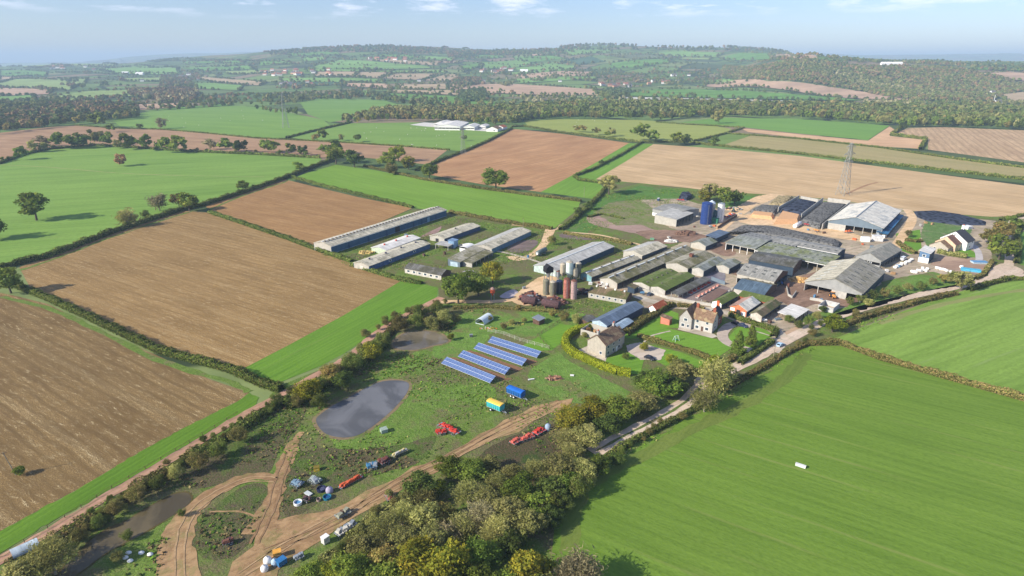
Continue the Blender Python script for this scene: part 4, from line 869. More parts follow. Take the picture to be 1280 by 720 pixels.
shed('farm_shed', 'short pale blue roofed shed tucked beside the long low one', 'shed', (775.5, 411.5), (791, 401.6), (763, 408.8), 2.8, .8, sheeting(L(156, 176, 190)), walls={'all': ('full', timber), 'g0': ('full', cream)})
shed('outbuilding', 'flat roofed outbuilding with a long cream wall and clutter on its roof', 'outbuilding', (752, 418.4), (757.5, 414.6), (730, 408.6), 2.8, .1, plain(L(150, 132, 118), .9, .3), kind='flat', l=8, walls={'all': ('full', cream)})
shed('garage', 'small white garage with an orange tiled roof behind the lawns', 'garage', (820, 386.6), (833, 380), (808.7, 385), 2.8, 1.6, T_red, walls={'all': ('full', shade_blue), 'g0': ('full', white)}, bits=[('door', 'g0', .3, .7, 0, 2.1, plain(L(226, 214, 200), .6))])
shed('garden_outhouse', 'tiny pink brick outhouse with a brown roof on the lawn', 'outhouse', (837.4, 399.6), (839.6, 397.4), (825.6, 397.2), 2.8, .6, T_brown, kind='mono', l=3, walls={'all': ('full', brick), 'g0': ('full', plain(L(206, 126, 104), .9, .12, 1))})
shed('dairy_shed', 'long low brown roofed shed with pale window bays above the rough grass', 'shed', (735.6, 365.2), (782.5, 373.8), None, 2.8, 1.7, R_brown, w=9, back=1, walls={'all': ('full', cream), 'g1': ('full', timber)}, vents=(4, .6, white), bits=[('window', 's0', .05 + .16 * i, .13 + .16 * i, .9, 2.1, glass) for i in range(6)])
shed('tank_house', 'squat grey concrete building below the open front of the rooflit barn', 'building', (1042, 385.4), (1048, 380.6), (1031.5, 374.6), 2.6, .1, conc, kind='flat', l=9, walls={'all': ('full', plain(L(186, 184, 180), .9))})
shed('store', 'tiny brown store between the green mossed roofs and the dairy shed', 'shed', (793, 360.5), (798, 357.5), (784, 359), 3, .5, R_brown, kind='mono', walls={'all': ('full', shade_blue)})
shed('store', 'small pale store of patched sheets beside the shaded end of a beige roofed shed', 'shed', (560, 308), (568, 304), (541, 304.5), 2.6, .3, R_light, kind='mono', w=9, walls={'all': ('open', conc, conc)})
shed('store', 'blue metal cabin standing on the grass beside a beige roofed shed', 'cabin', (567, 302), (571.5, 300), (563, 301), 4.4, .3, sheeting(L(130, 160, 190)), kind='mono', w=4, l=5, walls={'all': ('full', plain(L(120, 150, 176), .6))})
shed('store', 'white tank store with a rounded roof near the cream shed', 'store', (585, 311.5), (590, 309), (576, 310), 2.2, 1.2, white, kind='arch', w=6, l=8, walls={'all': ('full', white)})
shed('wooden_shed', 'dark little wooden shed behind the flat roofed outbuilding', 'shed', (735, 402.5), (740, 400), (727, 400), 2.4, .6, R_dark, walls={'all': ('full', timber)}, w=5, l=6)
shed('garden_hut', 'small grey hut on the grass above the solar panels', 'hut', (674, 401), (678, 399), (669.5, 399.6), 2.2, .5, steel, kind='mono', w=3.5, l=4, walls={'all': ('full', timber)})
shed('field_shelter', 'pale blue striped roof shelter beside the dirt track in the lower left corner', 'shelter', (19, 697.5), (48.5, 684), (17, 690), 1.6, 1.0, sheeting(L(190, 204, 210), pitch=3.2), kind='arch', w=3.4, walls={'all': ('none', conc), 'g0': ('full', white)})
# wooden feed huts out on the far grass
def farm_cluster():
    for (A, B, C, h, r, lab) in [((575, 158.4), (586, 152.8), (548, 156), 6, 3, 'largest white roofed building of the far farmyard beyond the green pasture'), ((558, 154.6), (566, 151.6), (545, 153.6), 5, 2.5, 'white roofed shed at the back left of the far farmyard'),
                              ((593, 159), (600, 155.6), (582, 157.6), 5, 2.5, 'pale grey shed at the right of the far farmyard'), ((607, 158), (612, 156), (598, 157.4), 3.5, 2, 'low cream shed right of the far farmyard buildings')]:
        shed('barn', lab, 'barn', A, B, C, h, r, R_white, walls={'all': ('full', plain(L(205, 205, 200), .7)), 'g0': ('band', white, white)})
    shed('cottage', 'white cottage with a brown roof beside the far farmyard', 'cottage', (622, 161.4), (627, 159.4), (612, 159.6), 4.5, 3.5, T_brown, walls={'all': ('full', white)}, bits=[('window', 'g0', .2, .4, 1.5, 3, glass)])
    shed('cottage', 'smaller white cottage at the corner of the far ploughed field', 'cottage', (629, 159.4), (634, 158), (622, 158.4), 4, 3, T_red, walls={'all': ('full', white)})
farm_cluster()
field('farmyard', [(512, 156), (530, 153), (545, 154), (600, 160), (628, 162), (620, 165), (590, 163), (560, 160), (530, 158)], plain(L(205, 200, 188), .9, .1, 8), .10)

# farmhouses
def chimney(par, x, y, z0, z1, m=brick, s=.55):
    b = MB(); b.box(x - s, x + s, y - s * .7, y + s * .7, z0, z1); b.box(x - s - .1, x + s + .1, y - s * .7 - .1, y + s * .7 + .1, z1, z1 + .2)
    c = b.build('chimney', m, par)
    for dx in (-.25, .25): b = MB(); b.rod((x + dx, y, z1 + .2), (x + dx, y, z1 + .75), .14); b.build('chimney_pot', orange_m, c)
def house_block(e, x0, x1, y0, y1, h, rise, axis, roof, wall, thick=.2, nm='roof'):
    """a gabled block in the house's own frame; ridge along axis"""
    b = MB(); 
    if axis == 'x':
        ym = (y0 + y1) / 2
        b.prism([(x0, y0, 0), (x0, y1, 0), (x0, y1, h), (x0, ym, h + rise), (x0, y0, h)], (x1 - x0, 0, 0)); b.build('wall', wall, e)
        k = rise / ((y1 - y0) / 2); o = .35
        for sgn, ye in ((-1, y0 - o), (1, y1 + o)):
            b = MB(); b.prism([(x0 - .3, ye, h - o * k), (x1 + .3, ye, h - o * k), (x1 + .3, ym + .002 * sgn, h + rise + .02), (x0 - .3, ym + .002 * sgn, h + rise + .02)], (0, 0, thick)); b.build(nm, roof, e)
    else:
        xm = (x0 + x1) / 2
        b.prism([(x0, y0, 0), (x1, y0, 0), (x1, y0, h), (xm, y0, h + rise), (x0, y0, h)], (0, y1 - y0, 0)); b.build('wall', wall, e)
        k = rise / ((x1 - x0) / 2); o = .35
        for sgn, xe in ((-1, x0 - o), (1, x1 + o)):
            b = MB(); b.prism([(xe, y0 - .3, h - o * k), (xe, y1 + .3, h - o * k), (xm + .002 * sgn, y1 + .3, h + rise + .02), (xm + .002 * sgn, y0 - .3, h + rise + .02)], (0, 0, thick)); b.build(nm, roof, e)
def win(e, x, y, z, wd, ht, face, m=None):
    """face: 'y-' front, 'x+' right, 'x-' left"""
    def bb(w, h2, pr, nm, mm, par):
        b = MB()
        if face == 'y-': b.box(x - w / 2, x + w / 2, y - pr, y - .003, z - h2 / 2, z + h2 / 2)
        elif face == 'x+': b.box(x + .003, x + pr, y - w / 2, y + w / 2, z - h2 / 2, z + h2 / 2)
        else: b.box(x - pr, x - .003, y - w / 2, y + w / 2, z - h2 / 2, z + h2 / 2)
        return b.build(nm, mm, par)
    f = bb(wd, ht, .06, 'window', white, e); bb(wd * .8, ht * .8, .09, 'pane', m or glass, f)
def central_house():
    a, b = G(848.5, 409), G(888, 418.5); u = (b - a).normalized()
    e = empty('farmhouse', a, math.atan2(u.y, u.x), 'large pale stone farmhouse with cross gables and brown tiled roof in the middle lawn', 'house')
    W = (b - a).length; s = W / 17.0
    house_block(e, 0, 6.5 * s, 0, 11, 5.4, 3.6, 'y', T_brown, stone)
    house_block(e, 6.502 * s, 17 * s, 1.5, 9, 5.2, 3.4, 'x', T_brown, plain(L(182, 177, 168), .9, .12))
    house_block(e, 11 * s, 16.6 * s, 9.002, 16, 4.8, 3.2, 'y', T_slate, brick)
    for x, z, w_, hh in ((2.0, 1.6, 1.6, 1.6), (4.8, 1.6, 1.0, 1.5), (3.3, 4.3, 1.8, 1.4)): win(e, x * s, 0, z, w_, hh, 'y-')
    for x in (9.0, 14.2): win(e, x * s, 1.5, 1.6, 1.7, 1.5, 'y-'); win(e, x * s, 1.5, 4.2, 1.3, 1.3, 'y-')
    win(e, 17 * s, 5, 1.8, 1.4, 1.4, 'x+'); win(e, 17 * s, 5, 4.6, 1.1, 1.2, 'x+'); win(e, 16.6 * s, 12.5, 2.0, 1.2, 1.3, 'x+')
    b = MB(); b.box(11.2 * s, 12.3 * s, 1.38, 1.496, 0, 2.2); b.build('door', timber, e)
    chimney(e, 6.6 * s, 6.5, 6, 9.9); chimney(e, 16 * s, 5.2, 7.5, 9.8); chimney(e, 13.8 * s, 15.4, 7, 9.6, orange_m)
    field('patio', [(847, 412), (890, 423), (897, 421), (893, 418), (850, 407)], concm, .13)
central_house()
def lower_house():
    a, b = G(756.5, 447.6), G(783, 431); u = (b - a).normalized()
    e = empty('farmhouse', a, math.atan2(u.y, u.x), 'two storey farmhouse with a cream end wall and brown roof inside the lime green hedge', 'house')
    W = (b - a).length
    house_block(e, 0, W * .8, 0, 8.5, 5.4, 3.2, 'x', T_brown, plain(L(172, 164, 148), .9, .14, 1))
    house_block(e, W * .8 + .002, W * 1.05, 1.5, 7.5, 4.4, 2.4, 'x', T_brown, plain(L(172, 164, 148), .9, .14, 1))
    for x in (.12, .36, .62): win(e, W * x, 0, 4.2, 1.3, 1.3, 'y-'); win(e, W * x, 0, 1.6, 1.5, 1.5, 'y-')
    b = MB(); b.box(W * .48, W * .55, -.1, -.004, 0, 2.1); b.build('door', white, e)
    win(e, 0, 2.2, 1.6, 1.2, 1.4, 'x-'); chimney(e, .8, 4.3, 7.5, 10.0, stone); chimney(e, W * .8 - .7, 4.25, 7.5, 9.8, stone)
lower_house()
def right_house():
    a, b = G(1160.5, 311.5), G(1184, 316.5); u = (b - a).normalized()
    e = empty('farmhouse', a, math.atan2(u.y, u.x), 'house of three stepped gables, the rear one white with slate roof, at the far right', 'house')
    W = (b - a).length
    house_block(e, 0, W, 0, 6, 3.0, 3.2, 'y', T_brown, plain(L(172, 164, 148), .9, .14, 1))
    house_block(e, .5, W + 1.5, 6.002, 14, 4.4, 4.2, 'y', tiles(L(126, 92, 80)), plain(L(206, 180, 150), .9))
    house_block(e, 0, W + 4.5, 14.004, 25, 5.4, 5.4, 'y', T_slate, white)
    for x in (.3, .65): win(e, W * x, 0, 1.6, 1.3, 1.3, 'y-')
    win(e, W + 4.5, 19, 2, 1.3, 1.4, 'x+'); win(e, W + 4.5, 22, 4.4, 1.2, 1.2, 'x+'); win(e, (W + 4.5) * .5, 14.004, 8.6, 1.0, 1.1, 'y-')
    chimney(e, (W + 4.5) / 2, 24.2, 10, 13, white, .7)
right_house()
# ------------------------------------------------------------ vegetation
rng = np.random.default_rng(7)
def foliage_mat(name, trans=.25, var=.35):
    m = bpy.data.materials.new(name); m.use_nodes = True; nt = m.node_tree; nt.nodes.clear()
    o = nt.nodes.new('ShaderNodeOutputMaterial'); d = nt.nodes.new('ShaderNodeBsdfDiffuse'); tr = nt.nodes.new('ShaderNodeBsdfTranslucent'); mxs = nt.nodes.new('ShaderNodeMixShader')
    at = nt.nodes.new('ShaderNodeAttribute'); at.attribute_name = 'Col'
    oi = nt.nodes.new('ShaderNodeObjectInfo'); hs = nt.nodes.new('ShaderNodeHueSaturation')
    a = nt.nodes.new('ShaderNodeMapRange'); a.inputs['To Min'].default_value = 1 - var; a.inputs['To Max'].default_value = 1 + var
    b = nt.nodes.new('ShaderNodeMapRange'); b.inputs['To Min'].default_value = .482; b.inputs['To Max'].default_value = .505
    mm = nt.nodes.new('ShaderNodeMath'); mm.operation = 'FRACT'; m7 = nt.nodes.new('ShaderNodeMath'); m7.operation = 'MULTIPLY'; m7.inputs[1].default_value = 7.31
    l = nt.links.new
    l(oi.outputs['Random'], a.inputs['Value']); l(oi.outputs['Random'], m7.inputs[0]); l(m7.outputs[0], mm.inputs[0]); l(mm.outputs[0], b.inputs['Value'])
    l(at.outputs['Color'], hs.inputs['Color']); l(a.outputs[0], hs.inputs['Value']); l(b.outputs[0], hs.inputs['Hue'])
    l(hs.outputs[0], d.inputs['Color']); l(hs.outputs[0], tr.inputs['Color']); mxs.inputs[0].default_value = trans
    l(d.outputs[0], mxs.inputs[1]); l(tr.outputs[0], mxs.inputs[2]); l(mxs.outputs[0], o.inputs['Surface'])
    return m
M_leaf = foliage_mat('leaves', .33); M_hedge = foliage_mat('hedge_leaves', .15, .15); M_far = foliage_mat('far_trees', .1, 0)
M_bark = plain((.12, .095, .07), .95, .3, .6); M_pale_bark = plain((.30, .26, .20), .95, .2, .6)
PAL = {
 'oak': [(0.051, 0.080, 0.012), (0.071, 0.101, 0.016), (0.039, 0.064, 0.011), (0.097, 0.108, 0.019)],
 'green': [(.062, .092, .015), (.085, .112, .019), (.048, .072, .013)],
 'yellow': [(0.153, 0.149, 0.016), (0.107, 0.122, 0.016), (0.066, 0.091, 0.014), (0.215, 0.175, 0.017)],
 'lime': [(0.184, 0.196, 0.017), (0.122, 0.149, 0.017), (0.082, 0.113, 0.016)],
 'autumn': [(.125, .100, .030), (.100, .092, .026), (.070, .080, .018), (.150, .105, .032)],
 'olive': [(0.117, 0.118, 0.035), (0.153, 0.144, 0.051), (0.087, 0.093, 0.025)],
 'bare': [(0.245, 0.211, 0.109), (0.306, 0.268, 0.144), (0.173, 0.149, 0.078), (0.143, 0.139, 0.055)],
 'rust': [(0.153, 0.088, 0.043), (0.194, 0.113, 0.055), (0.102, 0.072, 0.035)],
 'dark': [(.036, .052, .012), (.048, .064, .014), (.026, .040, .010)],
 'orange': [(0.368, 0.154, 0.023), (0.306, 0.175, 0.031), (0.184, 0.124, 0.023)],
 'blue': [(0.031, 0.062, 0.023), (0.046, 0.077, 0.027)],
 'limehedge': [(0.204, 0.247, 0.016), (0.266, 0.288, 0.020), (0.153, 0.196, 0.016)],
 'hedge': [(0.062, 0.091, 0.017), (0.087, 0.108, 0.023), (0.102, 0.098, 0.031), (0.046, 0.070, 0.014)],
 'brownhedge': [(0.133, 0.118, 0.039), (0.102, 0.103, 0.027), (0.164, 0.124, 0.047), (0.071, 0.082, 0.020)],
 'weed': [(0.122, 0.088, 0.039), (0.092, 0.067, 0.033), (0.164, 0.134, 0.055), (0.062, 0.103, 0.016), (0.071, 0.134, 0.016)],
 'grassy': [(0.071, 0.154, 0.016), (0.102, 0.196, 0.023), (0.056, 0.113, 0.016), (0.184, 0.185, 0.055)],
}
PALK = dict(yellow=2.0, lime=1.9, weed=1.7, grassy=1.5, hedge=2.1, brownhedge=1.8, limehedge=1.6, bare=1.5, orange=1.3)
FARK = 1.0
def leaf_quads(C, N, size, colors, jit=.7, elong=1.0, r=None):
    """one quad per centre C, facing N roughly"""
    r = r or rng
    n = len(C)
    N = N + r.normal(0, jit, (n, 3)); N /= np.linalg.norm(N, axis=1)[:, None] + 1e-9
    A = np.cross(N, r.normal(0, 1, (n, 3))); A /= np.linalg.norm(A, axis=1)[:, None] + 1e-9
    B = np.cross(N, A)
    s = size * (.45 + 1.5 * r.uniform(0, 1, (n, 1)) ** 2) * .58
    a = A * s * elong; b = B * s / max(1, elong ** .5)
    k = r.uniform(.5, 1.2, (n, 4, 1))
    V = np.stack([C - a * k[:, 0], C - b * k[:, 1], C + a * k[:, 2], C + b * k[:, 3]], 1).reshape(-1, 3)
    F = np.arange(n * 4).reshape(-1, 4)
    return V, F, colors
def pick(pal, n, r=None, spread=.22):
    r = r or rng
    P = np.array(PAL[pal]) * PALK.get(pal, 2.7); c = P[r.integers(0, len(P), n)]
    return c * r.uniform(1 - spread, 1 + spread, (n, 1))
def crown(pal, leaves, leaf, lobes, seed, H=1.0, R=.5, shape='round', thin=False):
    """crown of unit height H: lobes of leaves on a rounded outline"""
    r = np.random.default_rng(seed)
    Cs, Ns, Cl = [], [], []
    for i in range(lobes):
        if shape == 'cone':
            t = r.uniform(.05, 1) ** 1.0; rad = R * (1 - t) ** .8 * r.uniform(.4, .9); a = r.uniform(0, 6.28)
            c = np.array([rad * math.cos(a), rad * math.sin(a), t * H * .93]); lr = R * (.42 * (1 - t) + .12)
        else:
            d = r.normal(0, 1, 3); d /= np.linalg.norm(d); d[2] = d[2] * .9 + .12
            q = r.uniform(.35, 1) ** .6
            asym = 1 + .22 * math.sin(3 * math.atan2(d[1], d[0]) + seed)
            z0 = .07 if shape == 'round' else .03
            c = np.array([d[0] * R * .74 * q * asym, d[1] * R * .74 * q * asym, H * (z0 + (1 - z0) * .5) + d[2] * H * (1 - z0) * .40 * q]); lr = R * r.uniform(.20, .38)
        n = max(4, int(leaves / lobes * r.uniform(.6, 1.4)))
        if thin:
            base = np.array([0, 0, H * .3]); P = c + r.normal(0, 1, (n, 3)) * lr * .62
            dirn = P - base; dirn /= np.linalg.norm(dirn, axis=1)[:, None]
            N = np.cross(dirn, r.normal(0, 1, (n, 3))); nn = dirn * 1.0
        else:
            v = r.normal(0, 1, (n, 3)); v /= np.linalg.norm(v, axis=1)[:, None]
            P = c + v * lr * (r.uniform(.55, 1.05, (n, 1))) * np.array([1, 1, .8]); N = v
        P[:, 2] = np.maximum(P[:, 2], .03 * H)
        Cs.append(P); Ns.append(N)
        base = pick(pal, 1, r, .18) * .6 + pick(pal, 1, r, .1) * .4
        Cl.append(base * .62 + pick(pal, n, r, .25) * .38)
    C, N, K = np.concatenate(Cs), np.concatenate(Ns), np.concatenate(Cl)
    return leaf_quads(C, N, leaf, K, .45, 2.6 if thin else 1.0, r)
def trunk_mesh(seed, thin=False, nl=5):
    r = random.Random(seed); b = MB(); b.rod((0, 0, -.01), (.01, .01, .34), .030, 7, .018)
    for i in range(nl + (7 if thin else 0)):
        a = i * 2.4 + r.uniform(-.3, .3); z = r.uniform(.2, .36); e = r.uniform(.25, .42) * (1.05 if thin else 1)
        p = Vector((.005, .005, z)); q = Vector((math.cos(a) * e * .6, math.sin(a) * e * .6, z + e * r.uniform(.7, 1.1)))
        b.rod(p, q, .012, 5, .005)
        for j in range(2): b.rod(p.lerp(q, .6), q + Vector((r.uniform(-.15, .15), r.uniform(-.15, .15), r.uniform(.05, .2))), .006, 4, .002)
    me = bpy.data.meshes.new('trunk'); bmesh.ops.recalc_face_normals(b.bm, faces=b.bm.faces); b.bm.to_mesh(me); b.bm.free(); me.materials.append(M_pale_bark if thin else M_bark); return me
TRK = [trunk_mesh(i) for i in range(3)]; TRKB = [trunk_mesh(10 + i, True) for i in range(2)]
PROTO = {}
def proto(kind, lod, var):
    k = (kind, lod, var)
    if k not in PROTO:
        leaves, leaf, lobes = {0: (7000, .033, 58), 1: (2200, .058, 34), 2: (480, .115, 16)}[lod]
        thin = kind in ('bare', 'bareolive')
        pal = {'bareolive': 'olive', 'cypress': 'green', 'bush': 'hedge', 'bushbrown': 'brownhedge', 'bushbare': 'olive'}.get(kind, kind)
        shape = 'cone' if kind == 'cypress' else 'low' if kind.startswith('bush') else 'round'
        if thin: leaves = int(leaves * .75); leaf *= .8
        V, F, K = crown(pal, leaves, leaf, lobes, hash((len(kind), ord(kind[0]), lod, var)) % 9999, 1.0, .27 if shape == 'cone' else .46 if shape == 'round' else .62, shape, thin)
        PROTO[k] = np_mesh('crown', V, F, [M_leaf], colors=K)
    return PROTO[k]
NTREE = 0; TREES = []
def tree_at(p, h, dia, kind, label, group=None, name=None, lod=None, cat=None):
    global NTREE
    r = random.Random(NTREE * 77 + 5); NTREE += 1
    dist = (Vector(p) - Vector((0, 0, CAM_H))).length
    if lod is None: lod = 0 if dist < 330 else 1 if dist < 800 else 2
    bushy = kind.startswith('bush')
    name = name or ('bush' if bushy else 'tree'); cat = cat or ('bush' if bushy else 'tree')
    rz = r.uniform(0, 6.28); var = r.randrange(3 if lod < 2 else 4)
    sc = Vector((dia / (1.24 if bushy else .92 if kind != 'cypress' else .54), dia / (1.24 if bushy else .92 if kind != 'cypress' else .54) * r.uniform(.88, 1.12), h))
    TREES.append([None, kind, label, group, Vector(p)])
    if lod >= 2 or bushy:
        me = proto(kind, lod, var); o = link(name, me); o.location = p; o.scale = sc; o.rotation_euler = (0, 0, rz); tag(o, label, cat, group); TREES[-1][0] = o; return o
    e = empty(name, p, rz, label, cat, group); TREES[-1][0] = e
    c = link('crown', proto(kind, lod, var), e); c.scale = sc
    t = link('trunk', (TRKB if kind.startswith('bare') else TRK)[var % 2], e); t.scale = (max(sc.x, h * .7), max(sc.x, h * .7), h)
    return e
def T(cx, cy, d, kind, label, group=None, hk=1.0, **k):
    """tree whose crown is seen centred at cx, cy with diameter d"""
    p = GT(cx, cy + d * .46); m = ppm(p)
    if cy < 300: d *= 1.04
    return tree_at(p, max(1.2, d * (1.02 if kind == 'cypress' else .95) * hk / m), d / m * (1 if kind == 'cypress' else 1.12), kind, label, group, **k)

# --- woods at the bottom of the picture, each tree on its own
GW = 'trees of the mixed wood in the foreground'; LW = 'tree of the dense mixed autumn wood between the dirt track and the large green field'
wood = [(525, 596, 42, 'dark'), (562, 575, 36, 'oak'), (590, 580, 40, 'green'), (612, 572, 26, 'olive'), (585, 607, 34, 'bareolive'), (610, 614, 36, 'olive'), (600, 637, 38, 'bare'), (575, 650, 36, 'bareolive'), (635, 628, 38, 'olive'), (650, 600, 42, 'oak'),
        (700, 575, 46, 'olive'), (728, 580, 38, 'olive'), (690, 600, 38, 'dark'), (672, 622, 38, 'oak'), (660, 645, 40, 'olive'), (622, 655, 38, 'bareolive'), (560, 694, 62, 'yellow'), (602, 684, 46, 'oak'), (638, 668, 36, 'dark'), (662, 702, 58, 'yellow'), (724, 706, 56, 'bare'),
        (440, 702, 48, 'oak'), (520, 690, 56, 'yellow'), (545, 664, 42, 'olive'), (455, 676, 38, 'olive'), (484, 652, 34, 'bareolive'), (503, 634, 32, 'bareolive'), (532, 636, 38, 'olive'), (552, 632, 30, 'autumn'), (508, 664, 38, 'olive'), (482, 690, 40, 'autumn'),
        (480, 712, 44, 'oak'), (600, 716, 44, 'oak'), (640, 725, 50, 'oak'), (560, 735, 60, 'oak'), (500, 735, 55, 'olive'), (690, 730, 44, 'olive'), (555, 662, 34, 'bare'), (532, 612, 30, 'bareolive'), (508, 615, 26, 'olive'), (640, 582, 30, 'olive'), (668, 580, 30, 'bareolive'), (705, 620, 26, 'dark'), (690, 640, 26, 'dark'), (750, 575, 28, 'oak'), (770, 566, 22, 'dark'), (734, 590, 26, 'bareolive'), (620, 595, 30, 'bareolive')]
for (x, y, d, k) in wood: T(x, y + 5, d * (1.0 if y < 625 else 1.12), k, LW, GW, hk=.88)
T(548, 608, 24, 'lime', 'small bright yellow tree beside a dark round one at the upper left of the wood')
T(420, 712, 34, 'lime', 'yellow green tree at the lower left corner of the wood'); T(388, 716, 36, 'oak', 'round green tree at the left end of the wood below the dirt track')
GV = 'trees between the dirt track and the lane'; LV = 'broad tree in the clump between the blue trailer and the lane'
for (x, y, d, k) in [(715, 512, 48, 'yellow'), (742, 502, 46, 'yellow'), (775, 500, 50, 'oak'), (800, 494, 42, 'olive'), (733, 536, 44, 'olive'), (705, 540, 34, 'bareolive'), (760, 520, 40, 'dark'), (715, 556, 34, 'olive')]: T(x, y, d, k, LV, GV, hk=.6)
for (x, y, d, k) in [(822, 472, 50, 'oak'), (848, 458, 42, 'olive'), (842, 476, 34, 'dark'), (806, 470, 34, 'dark')]: T(x, y, d, k, 'broad tree of the clump between the house with the lime hedge and the lane', 'trees between the lower house and the lane', hk=.7)
T(893, 474, 42, 'bareolive', 'half bare olive brown tree hanging over the bend of the lane', hk=1.2); T(880, 500, 32, 'bareolive', 'thin half bare bush beside the lane just below the bend'); T(905, 466, 30, 'olive', 'olive tree between the lane and the big green field')
# --- single trees
T(573, 360, 42, 'oak', 'broad oak at the end of the dirt track below the poultry sheds'); T(616, 340, 32, 'yellow', 'yellowing oak between the long shed and the red silo'); T(598, 356, 30, 'oak', 'dark oak in the middle of the clump below the poultry sheds'); T(588, 348, 26, 'green', 'smaller green tree behind the broad oak')
T(1040, 403, 26, 'lime', 'yellow bush tree on the lane hedge below the concrete tank house'); T(1201, 350, 28, 'olive', 'grey green tree over the lane between the white bales and the green field'); T(1248, 308, 36, 'oak', 'large dark green tree by the lane junction'); T(1250, 288, 26, 'autumn', 'brownish autumn tree behind the large dark one at the lane'); T(1238, 296, 22, 'autumn', 'russet tree left of the large dark one at the lane'); T(1266, 278, 18, 'oak', 'green tree on the field corner where the side lane turns')
T(922, 434, 19, 'cypress', 'left of two dark conifers on the lawn of the large farmhouse', hk=1.75, name='conifer'); T(938, 424, 17, 'cypress', 'right of two dark conifers on the lawn of the large farmhouse', hk=1.75, name='conifer')
T(887, 240, 24, 'olive', 'tall olive green tree behind the blue tower silo'); T(905, 246, 24, 'oak', 'dark bushy tree right of the tall one behind the silos'); T(918, 247, 20, 'dark', 'low dark tree at the right end of the clump behind the silos'); T(880, 246, 16, 'yellow', 'small yellowish tree at the left of the clump behind the silos')
T(761, 231, 26, 'olive', 'olive tree where the hedge meets the sandy field above the farm'); T(620, 224, 30, 'oak', 'round oak on the hedge below the reddish ploughed field'); T(537, 214, 22, 'oak', 'smaller round oak left along the same hedge as the big round one')
T(485, 200, 22, 'oak', 'leftmost tree of the clump at the gate of the long green field'); T(498, 192, 22, 'lime', 'pale yellow green tree behind the clump at the gate of the long green field'); T(511, 204, 18, 'yellow', 'rightmost tree of the clump at the gate of the long green field'); T(489, 211, 16, 'bushbrown', 'brownish bush at the foot of the clump by the long green field')
T(420, 193, 26, 'oak', 'tall dark tree at the end of the hedge between two green fields'); T(443, 198, 24, 'dark', 'dark tree casting a shadow onto the long green field'); T(417, 184, 20, 'dark', 'dark tree behind the tall one on the reddish field edge'); T(404, 187, 12, 'oak', 'small tree left of the tall dark one on the reddish field edge')
T(374, 208, 14, 'oak', 'small round tree on the hedge right of the leftmost green field'); T(152, 200, 17, 'rust', 'small brownish tree standing alone on the green field'); T(46, 258, 38, 'oak', 'large oak standing alone on the green field at the left'); T(-9, 284, 34, 'oak', 'tree at the left edge whose shadow falls on the green field')
T(200, 253, 22, 'bare', 'bare pale tree on the hedge of the left green field'); T(237, 252, 26, 'oak', 'green tree on the hedge corner above the large stubble field'); T(224, 250, 18, 'autumn', 'brownish tree beside the green one on the hedge corner'); T(160, 273, 24, 'bareolive', 'half bare pale bush tree left along the stubble field hedge'); T(304, 232, 14, 'oak', 'small round tree on the hedge above the smaller stubble field'); T(14, 350, 36, 'oak', 'large oak at the left corner between the two stubble fields'); T(183, 268, 12, 'bush', 'low dark bush in the hedge of the left green field')
GR = 'hedgerow trees along the far edge of the left green field'
for (x, y, d, k) in [(27, 192, 17, 'oak'), (42, 183, 16, 'olive'), (55, 183, 14, 'olive'), (80, 174, 26, 'oak'), (104, 176, 20, 'oak'), (122, 172, 22, 'olive'), (137, 174, 18, 'oak'), (160, 177, 22, 'oak'), (184, 178, 22, 'green'), (208, 181, 22, 'oak'), (225, 181, 22, 'oak'), (284, 181, 20, 'oak'), (302, 183, 18, 'dark'), (335, 181, 20, 'oak'), (342, 184, 16, 'oak'), (364, 186, 15, 'oak'), (379, 188, 14, 'dark'), (95, 178, 14, 'dark'), (148, 180, 12, 'olive')]:
    T(x, y, d, k, 'green tree in the row along the far edge of the left green field', GR)
T(265, 180, 16, 'bare', 'bare tree in the row along the far edge of the left green field'); T(55, 176, 16, 'bare', 'pale bare tree near the left end of the row beyond the green field')
for (x, y, d, k, lab) in [(123, 150, 22, 'oak', 'dark tree at the end of the wood on the far left'), (139, 160, 12, 'oak', 'bushy tree at the left corner of the reddish field'), (175, 158, 8, 'dark', 'small dark bush on the boundary of the reddish field at the far left'), (204, 155, 13, 'bare', 'thin bare tree on the edge of the distant green pasture'), (403, 169, 14, 'oak', 'tree on the pasture corner left of the far farmyard'), (394, 172, 10, 'autumn', 'brown bush beside the tree on the pasture corner'), (427, 172, 9, 'olive', 'small round bush tree alone on the reddish field edge'), (448, 172, 12, 'oak', 'round tree alone on the edge of the pasture of the far farmyard'),
                         (580, 172, 9, 'oak', 'small tree on the hedge corner near the middle pylon'), (800, 166, 22, 'oak', 'left tree of a pair on the hedge above the sandy field'), (814, 170, 18, 'oak', 'right tree of a pair on the hedge above the sandy field'), (848, 172, 20, 'oak', 'dark tree on the hedge right of the pair above the sandy field'), (858, 175, 14, 'dark', 'low dark tree touching the one on the sandy field hedge'), (892, 176, 14, 'oak', 'round tree near the pale pasture strip'), (896, 147, 16, 'olive', 'round olive tree alone before the long wood belt'),
                         (722, 161, 9, 'autumn', 'leftmost russet bush on the meadow hedge'), (729, 161, 10, 'autumn', 'second russet bush from the left on the meadow hedge'), (745, 164, 10, 'autumn', 'third russet bush on the meadow hedge'), (760, 167, 9, 'oak', 'small green bush right of the russet ones on the meadow hedge'), (751, 203, 7, 'dark', 'tiny dark bush in the hedge between the two brown fields'), (736, 257, 12, 'dark', 'dark bush on the hedge above the muddy paddock'), (723, 265, 13, 'dark', 'darker bush lower on the hedge above the muddy paddock'),
                         (765, 165, 12, 'olive', 'pale green bush on the hedge left of the pair of trees')]:
    T(x, y, d, k, lab)
